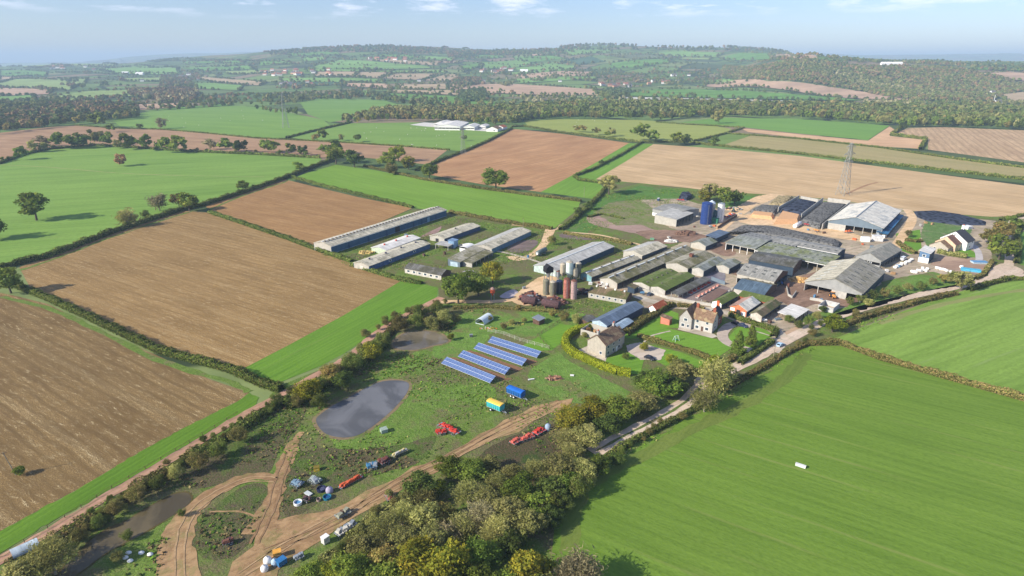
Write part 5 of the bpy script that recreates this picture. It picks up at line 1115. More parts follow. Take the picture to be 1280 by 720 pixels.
# by the ponds and the track
for (x, y, d, k, lab) in [(388, 487, 34, 'yellow', 'yellow green tree beside the dirt track left of the larger pond'), (415, 465, 30, 'autumn', 'orange topped bush tree between the track and the larger pond'), (466, 438, 28, 'yellow', 'yellowish bush tree beside the track left of the brown pond'), (440, 452, 28, 'bush', 'dark bush between the orange and yellow bushes by the track'), (400, 500, 22, 'bush', 'dark low bush above the left end of the larger pond'), (372, 500, 20, 'bushbrown', 'brown bush where the dirt track leaves the trees'),
                         (428, 474, 26, 'dark', 'dark bushy tree in the row above the larger pond'), (480, 424, 22, 'bush', 'dark bush at the left end of the brown pond'), (500, 405, 22, 'bushbrown', 'brown bush on the upper bank of the brown pond'), (520, 400, 22, 'bush', 'green bush on the upper bank of the brown pond'), (540, 403, 22, 'bushbare', 'pale bush on the upper bank of the brown pond'), (556, 396, 22, 'bushbare', 'pale bush right of the others above the brown pond'), (563, 421, 10, 'lime', 'small yellow bush at the right tip of the brown pond'), (525, 388, 20, 'bush', 'dark bush below the bend of the dirt track'), (548, 386, 20, 'bush', 'dark bush below the end of the dirt track'), (570, 398, 14, 'bushbrown', 'brown thicket right of the brown pond'),
                         (70, 694, 52, 'bareolive', 'large half bare thicket tree left of the brown canal pond'), (38, 712, 46, 'olive', 'olive thicket tree under the striped shelter'), (100, 668, 22, 'bushbrown', 'brown bush between the track and the canal pond'), (124, 651, 20, 'bush', 'green bush above the canal pond, lowest of three'), (146, 633, 22, 'bushbrown', 'brown bush above the middle of the canal pond'), (172, 616, 24, 'bushbrown', 'brown bush above the canal pond, next to the top one'), (198, 602, 22, 'bush', 'green bush above the upper end of the canal pond'), (222, 588, 22, 'bushbare', 'pale brown bush between the track and the canal pond'), (250, 575, 28, 'bushbrown', 'brown bush beside the straight part of the dirt track'), (275, 560, 26, 'bush', 'dark bush beside the dirt track above the scrub'), (300, 542, 26, 'bushbrown', 'brown bush beside the track near its bend'), (148, 694, 18, 'bushbare', 'pale bush on the right bank of the canal pond'), (160, 668, 16, 'bush', 'small green bush on the right bank of the canal pond'), (228, 640, 12, 'bush', 'tiny bush at the upper right tip of the canal pond')]:
    T(x, y, d, k, lab)
# bushes near the lane and sheds
GB = 'bushes on the bank between the sheds and the lane'
for (x, y, d, k) in [(1075, 372, 14, 'bush'), (1090, 368, 14, 'bush'), (1105, 366, 14, 'bushbrown'), (1120, 362, 14, 'bush'), (1135, 358, 12, 'bushbare'), (1150, 357, 14, 'bush'), (1165, 352, 12, 'bushbrown'), (1180, 348, 14, 'autumn'), (1190, 345, 14, 'bush'), (1010, 400, 14, 'bush'), (1020, 394, 12, 'bushbare'), (998, 405, 12, 'bush'), (1062, 376, 12, 'bush'), (985, 398, 12, 'bush'), (1028, 386, 10, 'dark'), (1085, 378, 12, 'bushbare')]:
    T(x, y, d, k, 'low bush on the bank between the sheds and the lane', GB)
for (x, y, d, k, lab) in [(705, 395, 14, 'bushbrown', 'brown thicket on the grass left of the blue roofed shed'), (720, 398, 16, 'bushbare', 'pale thicket beside the dark wooden shed'), (735, 412, 8, 'rust', 'small reddish shrub inside the lime hedge'), (730, 418, 8, 'olive', 'small olive shrub inside the lime hedge'), (1135, 292, 10, 'bushbrown', 'brown bush at the lawn beside the house of stepped gables'), (612, 398, 8, 'bushbrown', 'brown bush beside the small polytunnel'), (630, 408, 9, 'bushbrown', 'brown vegetable bed bush near the polytunnel'), (640, 402, 9, 'bushbare', 'pale vegetable bed bush near the polytunnel'), (655, 400, 8, 'olive', 'sapling on the grass above the highest solar row'), (648, 384, 8, 'autumn', 'small russet sapling above the vegetable beds'), (690, 392, 10, 'autumn', 'russet sapling below the rusty tanks'),
                         (690, 300, 14, 'bushbrown', 'reddish brown thicket beside the horizontal tank'), (712, 310, 6, 'dark', 'dark little bush beside the long pale grey shed'), (805, 433, 12, 'yellow', 'yellow shrub at the edge of the car park'), (782, 445, 10, 'bush', 'small hedge bush beside the lower house'), (838, 448, 16, 'lime', 'pale yellow tree at the corner of the car park')]:
    T(x, y, d, k, lab)

# thick scrub on both sides of the dirt track
# --- hedges
def hedge(px, h, w, pal, label, leaf=None, gaps=0.0, name='hedge', uneven=.35, dens=1.0):
    P = [GT(*p) for p in px]
    seg = [(a, b, (b - a).length) for a, b in zip(P, P[1:])]
    tot = sum(s[2] for s in seg)
    mid = P[len(P) // 2]; dist = (mid - Vector((0, 0, CAM_H))).length
    leaf = leaf or float(np.clip(dist / 900, .34, 1.6))
    r = np.random.default_rng(int(abs(px[0][0] * 13 + px[0][1] * 7)) + 3)
    Cs, Ns = [], []; KV, KF = [], []
    off = 0.0
    for a, b, ln in seg:
        d = (b - a) / ln; nrm = Vector((-d.y, d.x, 0))
        n = int(ln * (2 * h + w) / (leaf * leaf * .42) * dens)
        t = r.uniform(0, ln, n); u = r.uniform(-1, 1, n); v = r.uniform(0, 1, n)
        s = off + t
        prof = 1 + uneven * (np.sin(s * .31 + px[0][0]) * .5 + np.sin(s * .83) * .3 + np.sin(s * 2.1) * .2)
        keep = np.ones(n, bool)
        if gaps: keep = (np.sin(s * .17 + 1) + np.sin(s * .071)) > -1.2 + gaps
        face = r.uniform(0, 1, n) < (2 * h) / (2 * h + w)
        z = np.where(face, v * h, h * r.uniform(.85, 1.05, n)) * prof
        y = np.where(face, np.sign(u) * w / 2 * (1 - .35 * v), u * w / 2 * .8) * (.8 + .2 * prof) + r.normal(0, .12, n)
        C = np.stack([a.x + d.x * t + nrm.x * y, a.y + d.y * t + nrm.y * y, a.z + (b.z - a.z) * t / ln + z], 1)
        N = np.stack([nrm.x * y, nrm.y * y, (z - h * .5) * 1.0], 1)
        Cs.append(C[keep]); Ns.append(N[keep])
        # woody core
        k = max(1, int(ln / 2.5))
        for i in range(k):
            s0 = off + i * ln / k
            if gaps and (math.sin(s0 * .17 + 1) + math.sin(s0 * .071)) <= -1.2 + gaps: continue
            p, q = a.lerp(b, i / k), a.lerp(b, (i + 1) / k); base = len(KV)
            for pt in (p, q):
                for sy, zz in ((-.36, 0), (-.28, .78), (.28, .78), (.36, 0)): KV.append(tuple(pt + nrm * w * sy + Vector((0, 0, h * zz))))
            for j in range(3): KF.append((base + j, base + j + 1, base + 5 + j, base + 4 + j))
        off += ln
    C, N = np.concatenate(Cs), np.concatenate(Ns); N /= np.linalg.norm(N, axis=1)[:, None] + 1e-6
    patch = np.sin(C[:, 0] * .11 + C[:, 1] * .07) * .5 + .5
    K = pick(pal, len(C), r, .2); K = K * (.82 + .36 * patch[:, None])
    V, F, K = leaf_quads(C, N, leaf, K, .55, 1.0, r)
    nv = len(V)
    if KV:
        V = np.concatenate([V, np.array(KV)]); F = np.concatenate([F, np.array(KF) + nv]); K = np.concatenate([K, np.tile(np.array(PAL[pal][-1]) * .8, (len(KF), 1))])
    o = link(name, np_mesh(name, V, F, [M_hedge], colors=K)); tag(o, label, 'hedge'); return o
hedge([(-60, 352), (0, 337), (60, 322), (140, 292), (225, 264), (256, 257), (300, 243), (350, 226), (372, 217), (404, 205), (418, 200)], 3.4, 3.0, 'hedge', 'long tall dark hedge dividing the left green field from the stubble fields')
hedge([(20, 358), (60, 374), (110, 397), (200, 440), (290, 464), (330, 482), (352, 489)], 2.4, 3.6, 'hedge', 'thick green hedge between the two largest stubble fields')
hedge([(262, 266), (310, 282), (360, 299), (395, 312), (440, 328)], 2.0, 3.6, 'hedge', 'hedge running from the field corner down to the longest blue shed')
hedge([(366, 222), (400, 232), (450, 244), (516, 260)], 2.0, 3.4, 'hedge', 'hedge along the lower edge of the long green field')
hedge([(562, 266), (600, 273), (640, 280), (690, 287)], 2.2, 3.4, 'brownhedge', 'brownish hedge behind the beige poultry sheds')
hedge([(455, 208), (530, 225), (600, 236), (660, 244), (726, 252)], 2.0, 3.0, 'brownhedge', 'hedge along the upper edge of the long green field')
hedge([(640, 161), (610, 177), (580, 190), (556, 199), (520, 214)], 2.6, 3.4, 'hedge', 'hedge on the left side of the reddish ploughed field')
hedge([(803, 178), (775, 195), (740, 213), (717, 221), (724, 226), (748, 229)], 2.6, 2.4, 'hedge', 'hooked hedge in the grass strip between the reddish and sandy fields')
hedge([(757, 236), (745, 250), (728, 266), (714, 279), (700, 288)], 2.4, 3.6, 'hedge', 'hedge running down from the olive tree to the sandy track')
hedge([(640, 159), (655, 158), (700, 166), (800, 178), (860, 178), (890, 182), (1000, 193), (1120, 207), (1200, 216), (1280, 225), (1400, 243)], 2.6, 3.6, 'hedge', 'very long hedge above the big sandy field')
hedge([(905, 167), (1000, 174), (1100, 185), (1200, 200), (1280, 210), (1400, 229)], 2.2, 3.2, 'hedge', 'long hedge above the pale pasture strip')
hedge([(868, 177), (905, 168), (930, 160)], 2.4, 3.4, 'hedge', 'short hedge cutting across the end of the pale pasture strip')
hedge([(820, 153), (860, 156), (900, 158), (930, 160)], 2.0, 2.6, 'hedge', 'thin hedge below the green field by the long wood belt')
hedge([(1128, 160), (1114, 169), (1135, 172), (1157, 175), (1150, 187)], 4.0, 4.5, 'hedge', 'dark crooked hedge around the small pale field at the upper right')
hedge([(-60, 212), (0, 205), (28, 194), (60, 187), (120, 182), (180, 186), (240, 190), (330, 194), (400, 198)], 2.8, 3.2, 'hedge', 'hedge below the row of trees beyond the left green field')
hedge([(95, 157), (150, 161), (200, 162), (260, 167), (320, 173), (420, 178), (500, 183), (562, 188)], 1.8, 2.4, 'hedge', 'thin hedge between the reddish field and the distant pastures')
hedge([(358, 173), (385, 166), (410, 160), (440, 153)], 2.6, 3.4, 'hedge', 'hedge between two distant green pastures left of the far farmyard')
hedge([(752, 578), (775, 562), (800, 548), (840, 528), (870, 511), (890, 498)], 1.5, 2.4, 'hedge', 'hedge along the lower part of the lane beside the big green field')
hedge([(905, 488), (930, 474), (955, 460), (985, 441), (1012, 430)], 1.6, 2.4, 'brownhedge', 'hedge between the bend of the lane and the yellow bush')
hedge([(1045, 411), (1090, 395), (1150, 378), (1195, 368)], 2.0, 3.0, 'brownhedge', 'hedge along the lane below the barns')
hedge([(1210, 364), (1240, 355), (1262, 350), (1300, 350), (1400, 342)], 2.2, 2.6, 'hedge', 'hedge from the grey green tree towards the right edge of the picture')
hedge([(1010, 431), (1050, 430), (1100, 449), (1180, 472), (1280, 500), (1400, 536)], 2.0, 2.8, 'brownhedge', 'hedge between the two bright green fields at the lower right')
hedge([(757, 414), (741, 410), (722, 414), (711, 420), (706, 427), (708, 436), (719, 445), (735, 452), (752, 460), (772, 467), (788, 469)], 2.4, 3.2, 'limehedge', 'clipped bright lime green hedge curving round the lower farmhouse', leaf=.28, uneven=.03, dens=1.3)
hedge([(782, 419), (795, 410), (806, 402), (818, 395), (830, 386), (842, 382)], 2.4, 3.4, 'brownhedge', 'dark garden hedge between the blue roofed shed and the lawns')
hedge([(797, 421), (820, 428), (850, 436), (878, 446), (900, 457), (918, 448)], 1.6, 2.4, 'brownhedge', 'brown hedge along the lower side of the farmhouse lawn')
hedge([(846, 383), (862, 384), (880, 389)], 1.8, 2.6, 'brownhedge', 'short hedge behind the large stone farmhouse')
hedge([(912, 395), (930, 402), (950, 408), (970, 415), (966, 422)], 2.0, 3.0, 'hedge', 'hedge between the farmhouse drive and the green roofed sheds')
hedge([(870, 470), (884, 458), (896, 450)], 1.8, 3.0, 'limehedge', 'short bright hedge beside the lane gate')
hedge([(924, 456), (948, 440), (966, 428)], 1.8, 2.2, 'hedge', 'low hedge on the grass verge above the lane')
hedge([(1172, 316), (1190, 320), (1208, 323)], 2.6, 3.0, 'olive', 'hedge on the near side of the gravel yard at the house of stepped gables')
hedge([(1233, 338), (1240, 328), (1228, 345), (1218, 350)], 1.8, 2.4, 'brownhedge', 'curved hedge round the corner of the gravel yard')
hedge([(1270, 330), (1274, 310), (1270, 295), (1278, 280)], 2.0, 3.0, 'hedge', 'hedge on the outer side of the side lane')
hedge([(1250, 276), (1275, 271), (1300, 266)], 2.0, 3.0, 'hedge', 'hedge at the end of the sandy field beside the side lane')
hedge([(1122, 304), (1132, 312), (1145, 318)], 2.0, 3.0, 'brownhedge', 'low hedge between the lawn and the grey roofed barn')
hedge([(1131, 301), (1145, 303), (1152, 302)], 1.6, 2.6, 'brownhedge', 'low bushes on the upper edge of the small lawn by the stepped house', name='hedge')
hedge([(425, 468), (450, 448), (480, 432)], 1.4, 3, 'weed', 'brown weedy bank between track and ponds')
hedge([(566, 386), (610, 384), (660, 388), (720, 392)], 1.0, 2.6, 'brownhedge', 'low straggly hedge below the farm track', gaps=.6)
hedge([(705, 292), (730, 296), (760, 300), (790, 306)], 1.4, 4, 'brownhedge', 'straggly scrub line beyond the long pale grey shed', gaps=.4)
hedge([(735, 272), (752, 268), (780, 274)], 1.2, 2.2, 'hedge', 'low scrub line above the muddy paddock', gaps=.3)
hedge([(440, 331), (470, 341), (505, 351), (545, 358)], 1.5, 4, 'hedge', 'weedy strip of scrub in front of the blue sided poultry sheds', gaps=.1)

hedge([(10, 712), (66, 682), (118, 651), (178, 611), (240, 572)], 1.9, 4.2, 'brownhedge', 'ragged brown scrub along the upper bank of the canal pond', name='scrub', uneven=.85)
hedge([(240, 574), (300, 538), (345, 508)], 1.7, 4.6, 'hedge', 'ragged green scrub beside the straight middle part of the dirt track', name='scrub', uneven=.85)
hedge([(354, 511), (386, 494), (420, 476), (452, 455), (482, 432)], 2.6, 5.2, 'hedge', 'thick scrub bank between the dirt track and the larger pond', name='scrub', uneven=.8)
hedge([(480, 428), (490, 412), (510, 402), (540, 404), (562, 412)], 1.6, 4.6, 'brownhedge', 'ragged scrub round the far bank of the brown pond', name='scrub', uneven=.8)
hedge([(405, 708), (450, 668), (496, 632), (528, 610)], 1.6, 4.5, 'olive', 'low ragged scrub where the foreground wood meets the dirt track', name='scrub', uneven=.9)
# --- woods beyond: the front rows tree by tree, the rest one mass
def row(px, n, h0, h1, kinds, label, group, jitter=10, seed=1, k=.9):
    r = random.Random(seed); P = [GT(*p) for p in px]
    Ls = [(b - a).length for a, b in zip(P, P[1:])]; tot = sum(Ls)
    for i in range(n):
        s = (i + r.random() * .8) / n * tot; j = 0
        while j < len(Ls) - 1 and s > Ls[j]: s -= Ls[j]; j += 1
        p = P[j].lerp(P[j + 1], min(1, s / Ls[j])) + Vector((r.uniform(-4, 4), r.uniform(0, jitter), 0)); p.z = tz(p.x, p.y) if p.y > 1600 else 0
        h = r.uniform(h0, h1); tree_at(p, h, h * r.uniform(.75, 1.05) * k, r.choice(kinds), label, group)
MIX = ['oak', 'oak', 'green', 'green', 'dark', 'autumn', 'olive', 'oak', 'green', 'bareolive']
row([(640, 153), (700, 148), (800, 149.5), (832, 152)], 26, 13, 19, MIX, 'tree on the near edge of the long wood belt beyond the meadow', 'trees on the near edge of the long wood belt', 12, 1)
row([(832, 150), (900, 146), (1000, 148), (1115, 157)], 34, 13, 19, MIX, 'tree on the near edge of the long wood belt above the bright green field', 'trees on the wood belt above the green field', 12, 2)
row([(1125, 159), (1180, 159), (1280, 163), (1340, 166)], 24, 14, 20, MIX, 'tree on the near edge of the wood belt at the far right', 'trees on the wood belt at the far right', 12, 3)
row([(435, 156), (470, 151), (520, 151), (560, 152)], 15, 11, 17, ['olive', 'autumn', 'green', 'oak', 'oak', 'yellow'], 'tree in the autumn coloured wood left of the far farmyard', 'trees left of the far farmyard', 12, 4)
row([(560, 151), (610, 157), (650, 156)], 13, 12, 18, ['olive', 'autumn', 'oak', 'yellow'], 'tree in the autumn wood behind the far farmyard', 'trees behind the far farmyard', 10, 5)
row([(-20, 170), (40, 162), (110, 154), (172, 148)], 26, 13, 19, ['oak', 'dark', 'olive', 'dark', 'autumn'], 'tree of the dark wood beyond the reddish field at the far left', 'trees of the dark wood at the far left', 25, 6)
row([(320, 138), (345, 142), (375, 145)], 8, 13, 20, ['oak', 'dark', 'olive'], 'tree behind the distant pylon at the pasture corner', 'trees at the distant pasture corner', 12, 7)
row([(375, 127), (430, 122), (470, 125), (520, 134)], 14, 14, 22, ['oak', 'dark', 'olive', 'autumn'], 'tree along the upper side of the small distant pasture', 'trees above the small distant pasture', 10, 8)
row([(160, 138), (240, 131), (330, 132)], 14, 10, 16, ['oak', 'bareolive', 'olive', 'dark'], 'tree along the upper side of the widest distant pasture', 'trees above the widest distant pasture', 14, 9)
row([(1124, 166), (1132, 160), (1140, 158)], 4, 9, 13, ['oak', 'dark'], 'dark bush tree at the corner of the small pale field', 'bush trees at the pale field corner', 4, 10)
T(757, 127, 8, 'orange', 'bright orange autumn tree standing in the wood belt')

GS1, GS2 = 'bushes in the scrub strip between the dirt track and the ponds', 'bushes on the bank below the lane'
row([(20, 715), (70, 690), (120, 652), (180, 612), (240, 572), (300, 536), (345, 508)], 34, 1.6, 3.0, ['bush', 'bushbrown', 'bush', 'bushbare', 'bush'], 'bush in the scrub strip between the dirt track and the ponds', GS1, 1, 21, 1.2)
row([(352, 512), (385, 492), (420, 474), (452, 452), (480, 432)], 20, 3.0, 5.4, ['bush', 'bush', 'dark', 'bushbrown', 'olive'], 'bush in the scrub strip between the dirt track and the ponds', GS1, 1, 22, 1.1)
row([(455, 432), (480, 412), (510, 396), (552, 384)], 16, 2.6, 4.6, ['bush', 'bushbrown', 'bushbare'], 'bush on the upper bank of the brown pond', 'bushes above the brown pond', 6, 23, 1.2)
row([(756, 574), (800, 551), (860, 520)], 7, 1.8, 3, ['bush', 'bushbrown', 'bush'], 'bush on the bank below the lane', GS2, 1, 24, 1.2); row([(985, 436), (1030, 408), (1090, 392)], 9, 2.4, 3.6, ['bush', 'bushbrown'], 'bush on the lane hedge near the yellow bush', 'bushes on the lane hedge', 1, 25, 1.2)
row([(0, 205), (28, 194), (60, 187), (120, 183), (240, 189), (330, 193), (400, 197)], 22, 4, 8, ['bush', 'oak', 'bushbrown', 'oak'], 'low bush tree filling the row beyond the left green field', GR, 2, 26, 1.1)
row([(410, 700), (455, 662), (500, 626), (530, 606)], 10, 2.5, 4, ['bushbrown', 'bushbare', 'bush', 'olive'], 'low bush on the track side of the foreground wood', 'bushes at the track edge of the wood', 1, 27, 1.2)
row([(700, 655), (712, 620), (745, 588)], 9, 5, 8, ['oak', 'dark', 'bush'], 'bush tree on the field side of the foreground wood', 'bush trees at the field edge of the wood', 1, 28, 1.1)

# far masses: thousands of crowns no one could count
def blob_field(name, label, spots):
    """spots: rows (x, y, height, width, palette)"""
    Vs, Fs, Ks = [], [], []; off = 0
    protos = [np.random.default_rng(i) for i in range(6)]
    base = []
    for r in protos:
        n = 84; v = r.normal(0, 1, (n, 3)); v /= np.linalg.norm(v, axis=1)[:, None]; v[:, 2] = np.abs(v[:, 2]) * 1.0 - .15
        C = v * np.array([.46, .46, .62]) * r.uniform(.75, 1.05, (n, 1)); C[:, 2] += .32
        V, F, _ = leaf_quads(C, v, .25, None, .5, 1.0, r); base.append(V)
    r = np.random.default_rng(99)
    for (x, y, z, h, w, pal) in spots:
        B = base[r.integers(0, 6)]; a = r.uniform(0, 6.28); c, s = math.cos(a), math.sin(a)
        V = np.stack([(B[:, 0] * c - B[:, 1] * s) * w + x, (B[:, 0] * s + B[:, 1] * c) * w + y, B[:, 2] * h + z], 1)
        n = len(V) // 4; tone = pick(pal, 1, r, .12) / PALK.get(pal, 2.7) * 2.25; tone = tone * .58 + np.array([[.13, .155, .06]]) * .42
        Vs.append(V); Ks.append(tone * r.uniform(.8, 1.2, (n, 1)))
    V = np.concatenate(Vs).astype(np.float32); F = np.arange(len(V)).reshape(-1, 4)
    o = link(name, np_mesh(name, V, F, [M_far], colors=np.concatenate(Ks))); o['kind'] = 'stuff'; o['label'] = label; return o
def inpoly(x, y, P):
    ins = np.zeros(len(x), bool); n = len(P)
    for i in range(n):
        x1, y1 = P[i]; x2, y2 = P[(i + 1) % n]
        c = ((y1 > y) != (y2 > y)) & (x < (x2 - x1) * (y - y1) / (y2 - y1 + 1e-12) + x1); ins ^= c
    return ins
def scatter_poly(px, spacing, hs, pals, seed, wf=1.0):
    P = [GT(*p) for p in px]; Q = [(p.x, p.y) for p in P]; r = np.random.default_rng(seed)
    x0, x1 = min(q[0] for q in Q), max(q[0] for q in Q); y0, y1 = min(q[1] for q in Q), max(q[1] for q in Q)
    n = int((x1 - x0) * (y1 - y0) / spacing ** 2)
    n = min(n, 60000)
    x = r.uniform(x0, x1, n); y = r.uniform(y0, y1, n); k = inpoly(x, y, Q); x, y = x[k], y[k]; z = terrain(x, y) * (y > 1600)
    out = []
    for a, b, c in zip(x, y, z):
        h = r.uniform(*hs); pal = pals[min(len(pals) - 1, int((math.sin(a / 90) + math.sin(b / 130 + a / 60) + 2) / 4 * len(pals) * .6 + r.uniform(0, .4) * len(pals)))]
        out.append((a, b, c, h, h * r.uniform(.7, 1.1) * wf, pal))
    return out
def scatter_line(px, spacing, hs, pals, seed, gap=.15, wd=4):
    P = [GT(*p) for p in px]; r = random.Random(seed); out = []
    for a, b in zip(P, P[1:]):
        n = max(1, int((b - a).length / spacing)); ph = r.uniform(0, 9)
        for i in range(n):
            t = (i + r.random()) / n; p = a.lerp(b, t)
            if math.sin(t * n * .21 + ph) + r.uniform(-.6, .6) < -1 + gap * 2: continue
            x, y = p.x + r.uniform(-wd, wd), p.y + r.uniform(-wd, wd); h = r.uniform(*hs); out.append((x, y, tz(x, y) if y > 1600 else 0, h, h * r.uniform(.8, 1.3), r.choice(pals)))
    return out
S = []
WP = ['oak', 'green', 'olive', 'oak', 'dark', 'autumn', 'green', 'oak']
S += scatter_poly([(620, 139), (660, 134), (760, 131), (860, 130), (960, 132), (1060, 133), (1160, 137), (1300, 140), (1400, 142), (1400, 164), (1280, 160), (1180, 157), (1112, 154.5), (1000, 146), (900, 144), (830, 148), (800, 147), (700, 146), (650, 152)], 12, (12, 19), WP, 1)
S += scatter_poly([(430, 152), (470, 139), (520, 137), (600, 138), (650, 142), (650, 154), (600, 153), (540, 149), (470, 149)], 12, (10, 17), ['olive', 'autumn', 'olive', 'oak'], 2)
S += scatter_poly([(-100, 168), (-100, 140), (0, 133), (60, 131), (120, 131), (172, 136), (172, 147), (110, 152), (40, 160)], 13, (12, 18), ['oak', 'olive', 'dark', 'rust', 'dark'], 3)
S += scatter_poly([(0, 132), (-100, 134), (-100, 128), (0, 126), (100, 122), (165, 118), (300, 118), (420, 116), (440, 122), (370, 128), (280, 130), (230, 129), (165, 131), (80, 130)], 34, (8, 13), ['olive', 'oak', 'oak', 'rust', 'green'], 4)
S += scatter_poly([(330, 120), (440, 114), (500, 120), (560, 124), (640, 130), (640, 137), (540, 136), (480, 126), (400, 124), (340, 134)], 30, (9, 15), ['oak', 'olive', 'blue', 'autumn'], 5)
S += scatter_poly([(640, 131), (640, 120), (700, 120), (780, 122), (860, 125), (960, 128), (960, 130), (760, 130)], 30, (8, 13), ['olive', 'oak', 'bare', 'olive'], 6)
# wooded hill at the right
S += scatter_poly([(905, 82), (960, 82), (1060, 82), (1120, 83), (1190, 85), (1230, 92), (1262, 100), (1290, 112), (1250, 118), (1240, 126), (1160, 126), (1146, 125), (1062, 111), (960, 101), (905, 98), (900, 92)], 11.5, (8, 13), ['olive', 'olive', 'oak', 'rust', 'olive', 'green', 'olive', 'bare'], 7, 1.25)
S += scatter_poly([(1080, 126), (1146, 127), (1250, 128), (1340, 129), (1400, 134), (1400, 138), (1280, 136), (1080, 131)], 20, (7, 11), ['bare', 'olive', 'oak', 'autumn'], 8)
S += scatter_poly([(745, 96), (800, 90), (900, 86), (905, 98), (880, 104), (800, 104), (760, 104)], 36, (9, 14), ['olive', 'rust', 'oak', 'blue'], 9)
S += scatter_poly([(700, 63), (700, 58.5), (800, 58), (900, 60), (990, 65), (985, 67), (900, 64.5), (800, 63)], 34, (16, 26), ['rust', 'dark', 'oak'], 10)
S += scatter_poly([(560, 66), (620, 63), (700, 62), (720, 66), (680, 67), (600, 70), (560, 72)], 34, (12, 20), ['blue', 'oak', 'rust'], 11)
S += scatter_poly([(690, 88), (760, 86), (790, 90), (760, 104), (700, 100), (640, 104), (560, 103), (600, 98), (650, 98), (740, 95)], 46, (10, 15), ['blue', 'oak', 'olive', 'rust'], 12)
S += scatter_poly([(165, 112), (160, 118), (200, 128), (240, 128), (250, 118), (235, 112), (200, 113)], 18, (12, 18), ['rust', 'rust', 'bare', 'oak'], 13)
S += scatter_poly([(200, 95), (245, 92), (260, 96), (240, 102), (240, 110), (200, 112)], 30, (10, 15), ['oak', 'rust', 'olive', 'bare'], 14)
S += scatter_poly([(1030, 76), (1060, 73), (1110, 75), (1180, 78), (1260, 82), (1340, 84), (1340, 90), (1230, 88), (1190, 82), (1110, 79), (1030, 80)], 30, (10, 16), ['oak', 'blue', 'olive', 'rust'], 15)
S += scatter_poly([(570, 99), (600, 98), (606, 106), (575, 108), (564, 103)], 16, (12, 18), ['blue', 'rust', 'oak'], 16)
S += scatter_poly([(575, 117), (605, 112), (610, 126), (580, 128)], 13, (12, 17), ['blue', 'oak'], 17)
S += scatter_poly([(745, 117), (758, 112), (790, 115), (785, 122), (755, 124)], 14, (11, 17), ['blue', 'oak'], 18)
# tree lines round the far fields
rr = random.Random(5)
for i, (m, q) in enumerate(FAR):
    if m is FW: continue
    y = sum(p[1] for p in q) / len(q)
    Dm = 110 / max(.004, (y - 75) / 883) if y > 80 else 5000
    sp = 14 if y > 100 else 22 if y > 85 else 30
    S += scatter_line(q + [q[0]], sp, (6, 13) if y > 90 else (9, 17), rr.choice([['oak', 'olive', 'dark'], ['oak', 'rust', 'olive'], ['blue', 'oak', 'dark']]), i, .28, 4 if y > 90 else 8)
# scattered hedges and copses over the rest of the hills
for k in range(210):
    x0 = rr.uniform(-40, 1320); y0 = rr.choice([rr.uniform(62, 90), rr.uniform(70, 100), rr.uniform(90, 128)])
    if x0 > 880 and y0 > 80: continue
    if x0 < 330: y0 = max(y0, 76)
    dx = rr.uniform(20, 110); dy = rr.uniform(-2.5, 3.5) * (y0 / 110)
    S += scatter_line([(x0, y0), (x0 + dx, y0 + dy)], 18 if y0 > 90 else 30, (7, 13), rr.choice([['oak', 'olive', 'dark'], ['blue', 'oak'], ['rust', 'olive', 'oak']]), k + 300, .2, 6)
for k in range(70):
    x0 = rr.uniform(-40, 1320); y0 = rr.uniform(66, 112)
    if x0 > 880 and y0 > 78: continue
    if x0 < 330: y0 = max(y0, 77)
    w, h = rr.uniform(8, 34), rr.uniform(.8, 2.2) * (y0 / 85)
    S += scatter_poly([(x0, y0), (x0 + w * .5, y0 - h), (x0 + w, y0), (x0 + w * .5, y0 + h)], 24 if y0 > 90 else 36, (9, 16), rr.choice([['oak', 'olive', 'dark'], ['blue', 'oak', 'dark'], ['rust', 'olive']]), k + 600)
print('far crowns', len(S))
blob_field('distant_woodland', 'woods, copses and tree lines massed over the far farmland and hills', S)

# --- rough ground cover: weeds and tussocks
WATER = [[tuple(G(*p).to_2d()) for p in q] for q in ([(392, 528), (402, 514), (440, 492), (478, 474), (502, 473), (515, 479), (508, 495), (480, 526), (445, 549), (425, 551), (403, 544)], [(488, 431), (506, 413), (525, 411), (547, 413), (564, 424), (540, 435), (522, 440), (498, 440)], [(98, 690), (160, 648), (218, 616), (238, 615), (241, 628), (190, 663), (135, 692), (80, 735), (50, 750)])]
def tussocks(name, label, polys, dens, size, pal, seed, hgt=.5):
    r = np.random.default_rng(seed); Cs = []
    for px in polys:
        P = [G(*p) for p in px]; Q = [(p.x, p.y) for p in P]
        x0, x1 = min(q[0] for q in Q), max(q[0] for q in Q); y0, y1 = min(q[1] for q in Q), max(q[1] for q in Q)
        n = int((x1 - x0) * (y1 - y0) * dens); x = r.uniform(x0, x1, n); y = r.uniform(y0, y1, n)
        k = inpoly(x, y, Q)
        cl = np.sin(x * .21 + seed) * np.sin(y * .17) + np.sin(x * .07 + y * .11) * .8 + r.uniform(-.7, .7, n)
        k &= cl > .1
        for w_ in WATER: k &= ~inpoly(x, y, w_)
        Cs.append(np.stack([x[k], y[k], np.zeros(k.sum())], 1))
    C = np.concatenate(Cs); n = len(C); m = 5
    C = np.repeat(C, m, 0) + r.normal(0, size * .45, (n * m, 3)) * np.array([1, 1, 0]); C[:, 2] = r.uniform(.05, hgt, n * m)
    tone = np.repeat(pick(pal, n, r, .2), m, 0) * r.uniform(.8, 1.25, (n * m, 1))
    N = r.normal(0, .6, (n * m, 3)); N[:, 2] = np.abs(N[:, 2]) + .5
    V, F, K = leaf_quads(C, N, size, tone, .5, 1.3, r)
    o = link(name, np_mesh(name, V, F, [M_hedge], colors=K)); o['kind'] = 'stuff'; o['label'] = label
    print(name, len(F)); return o
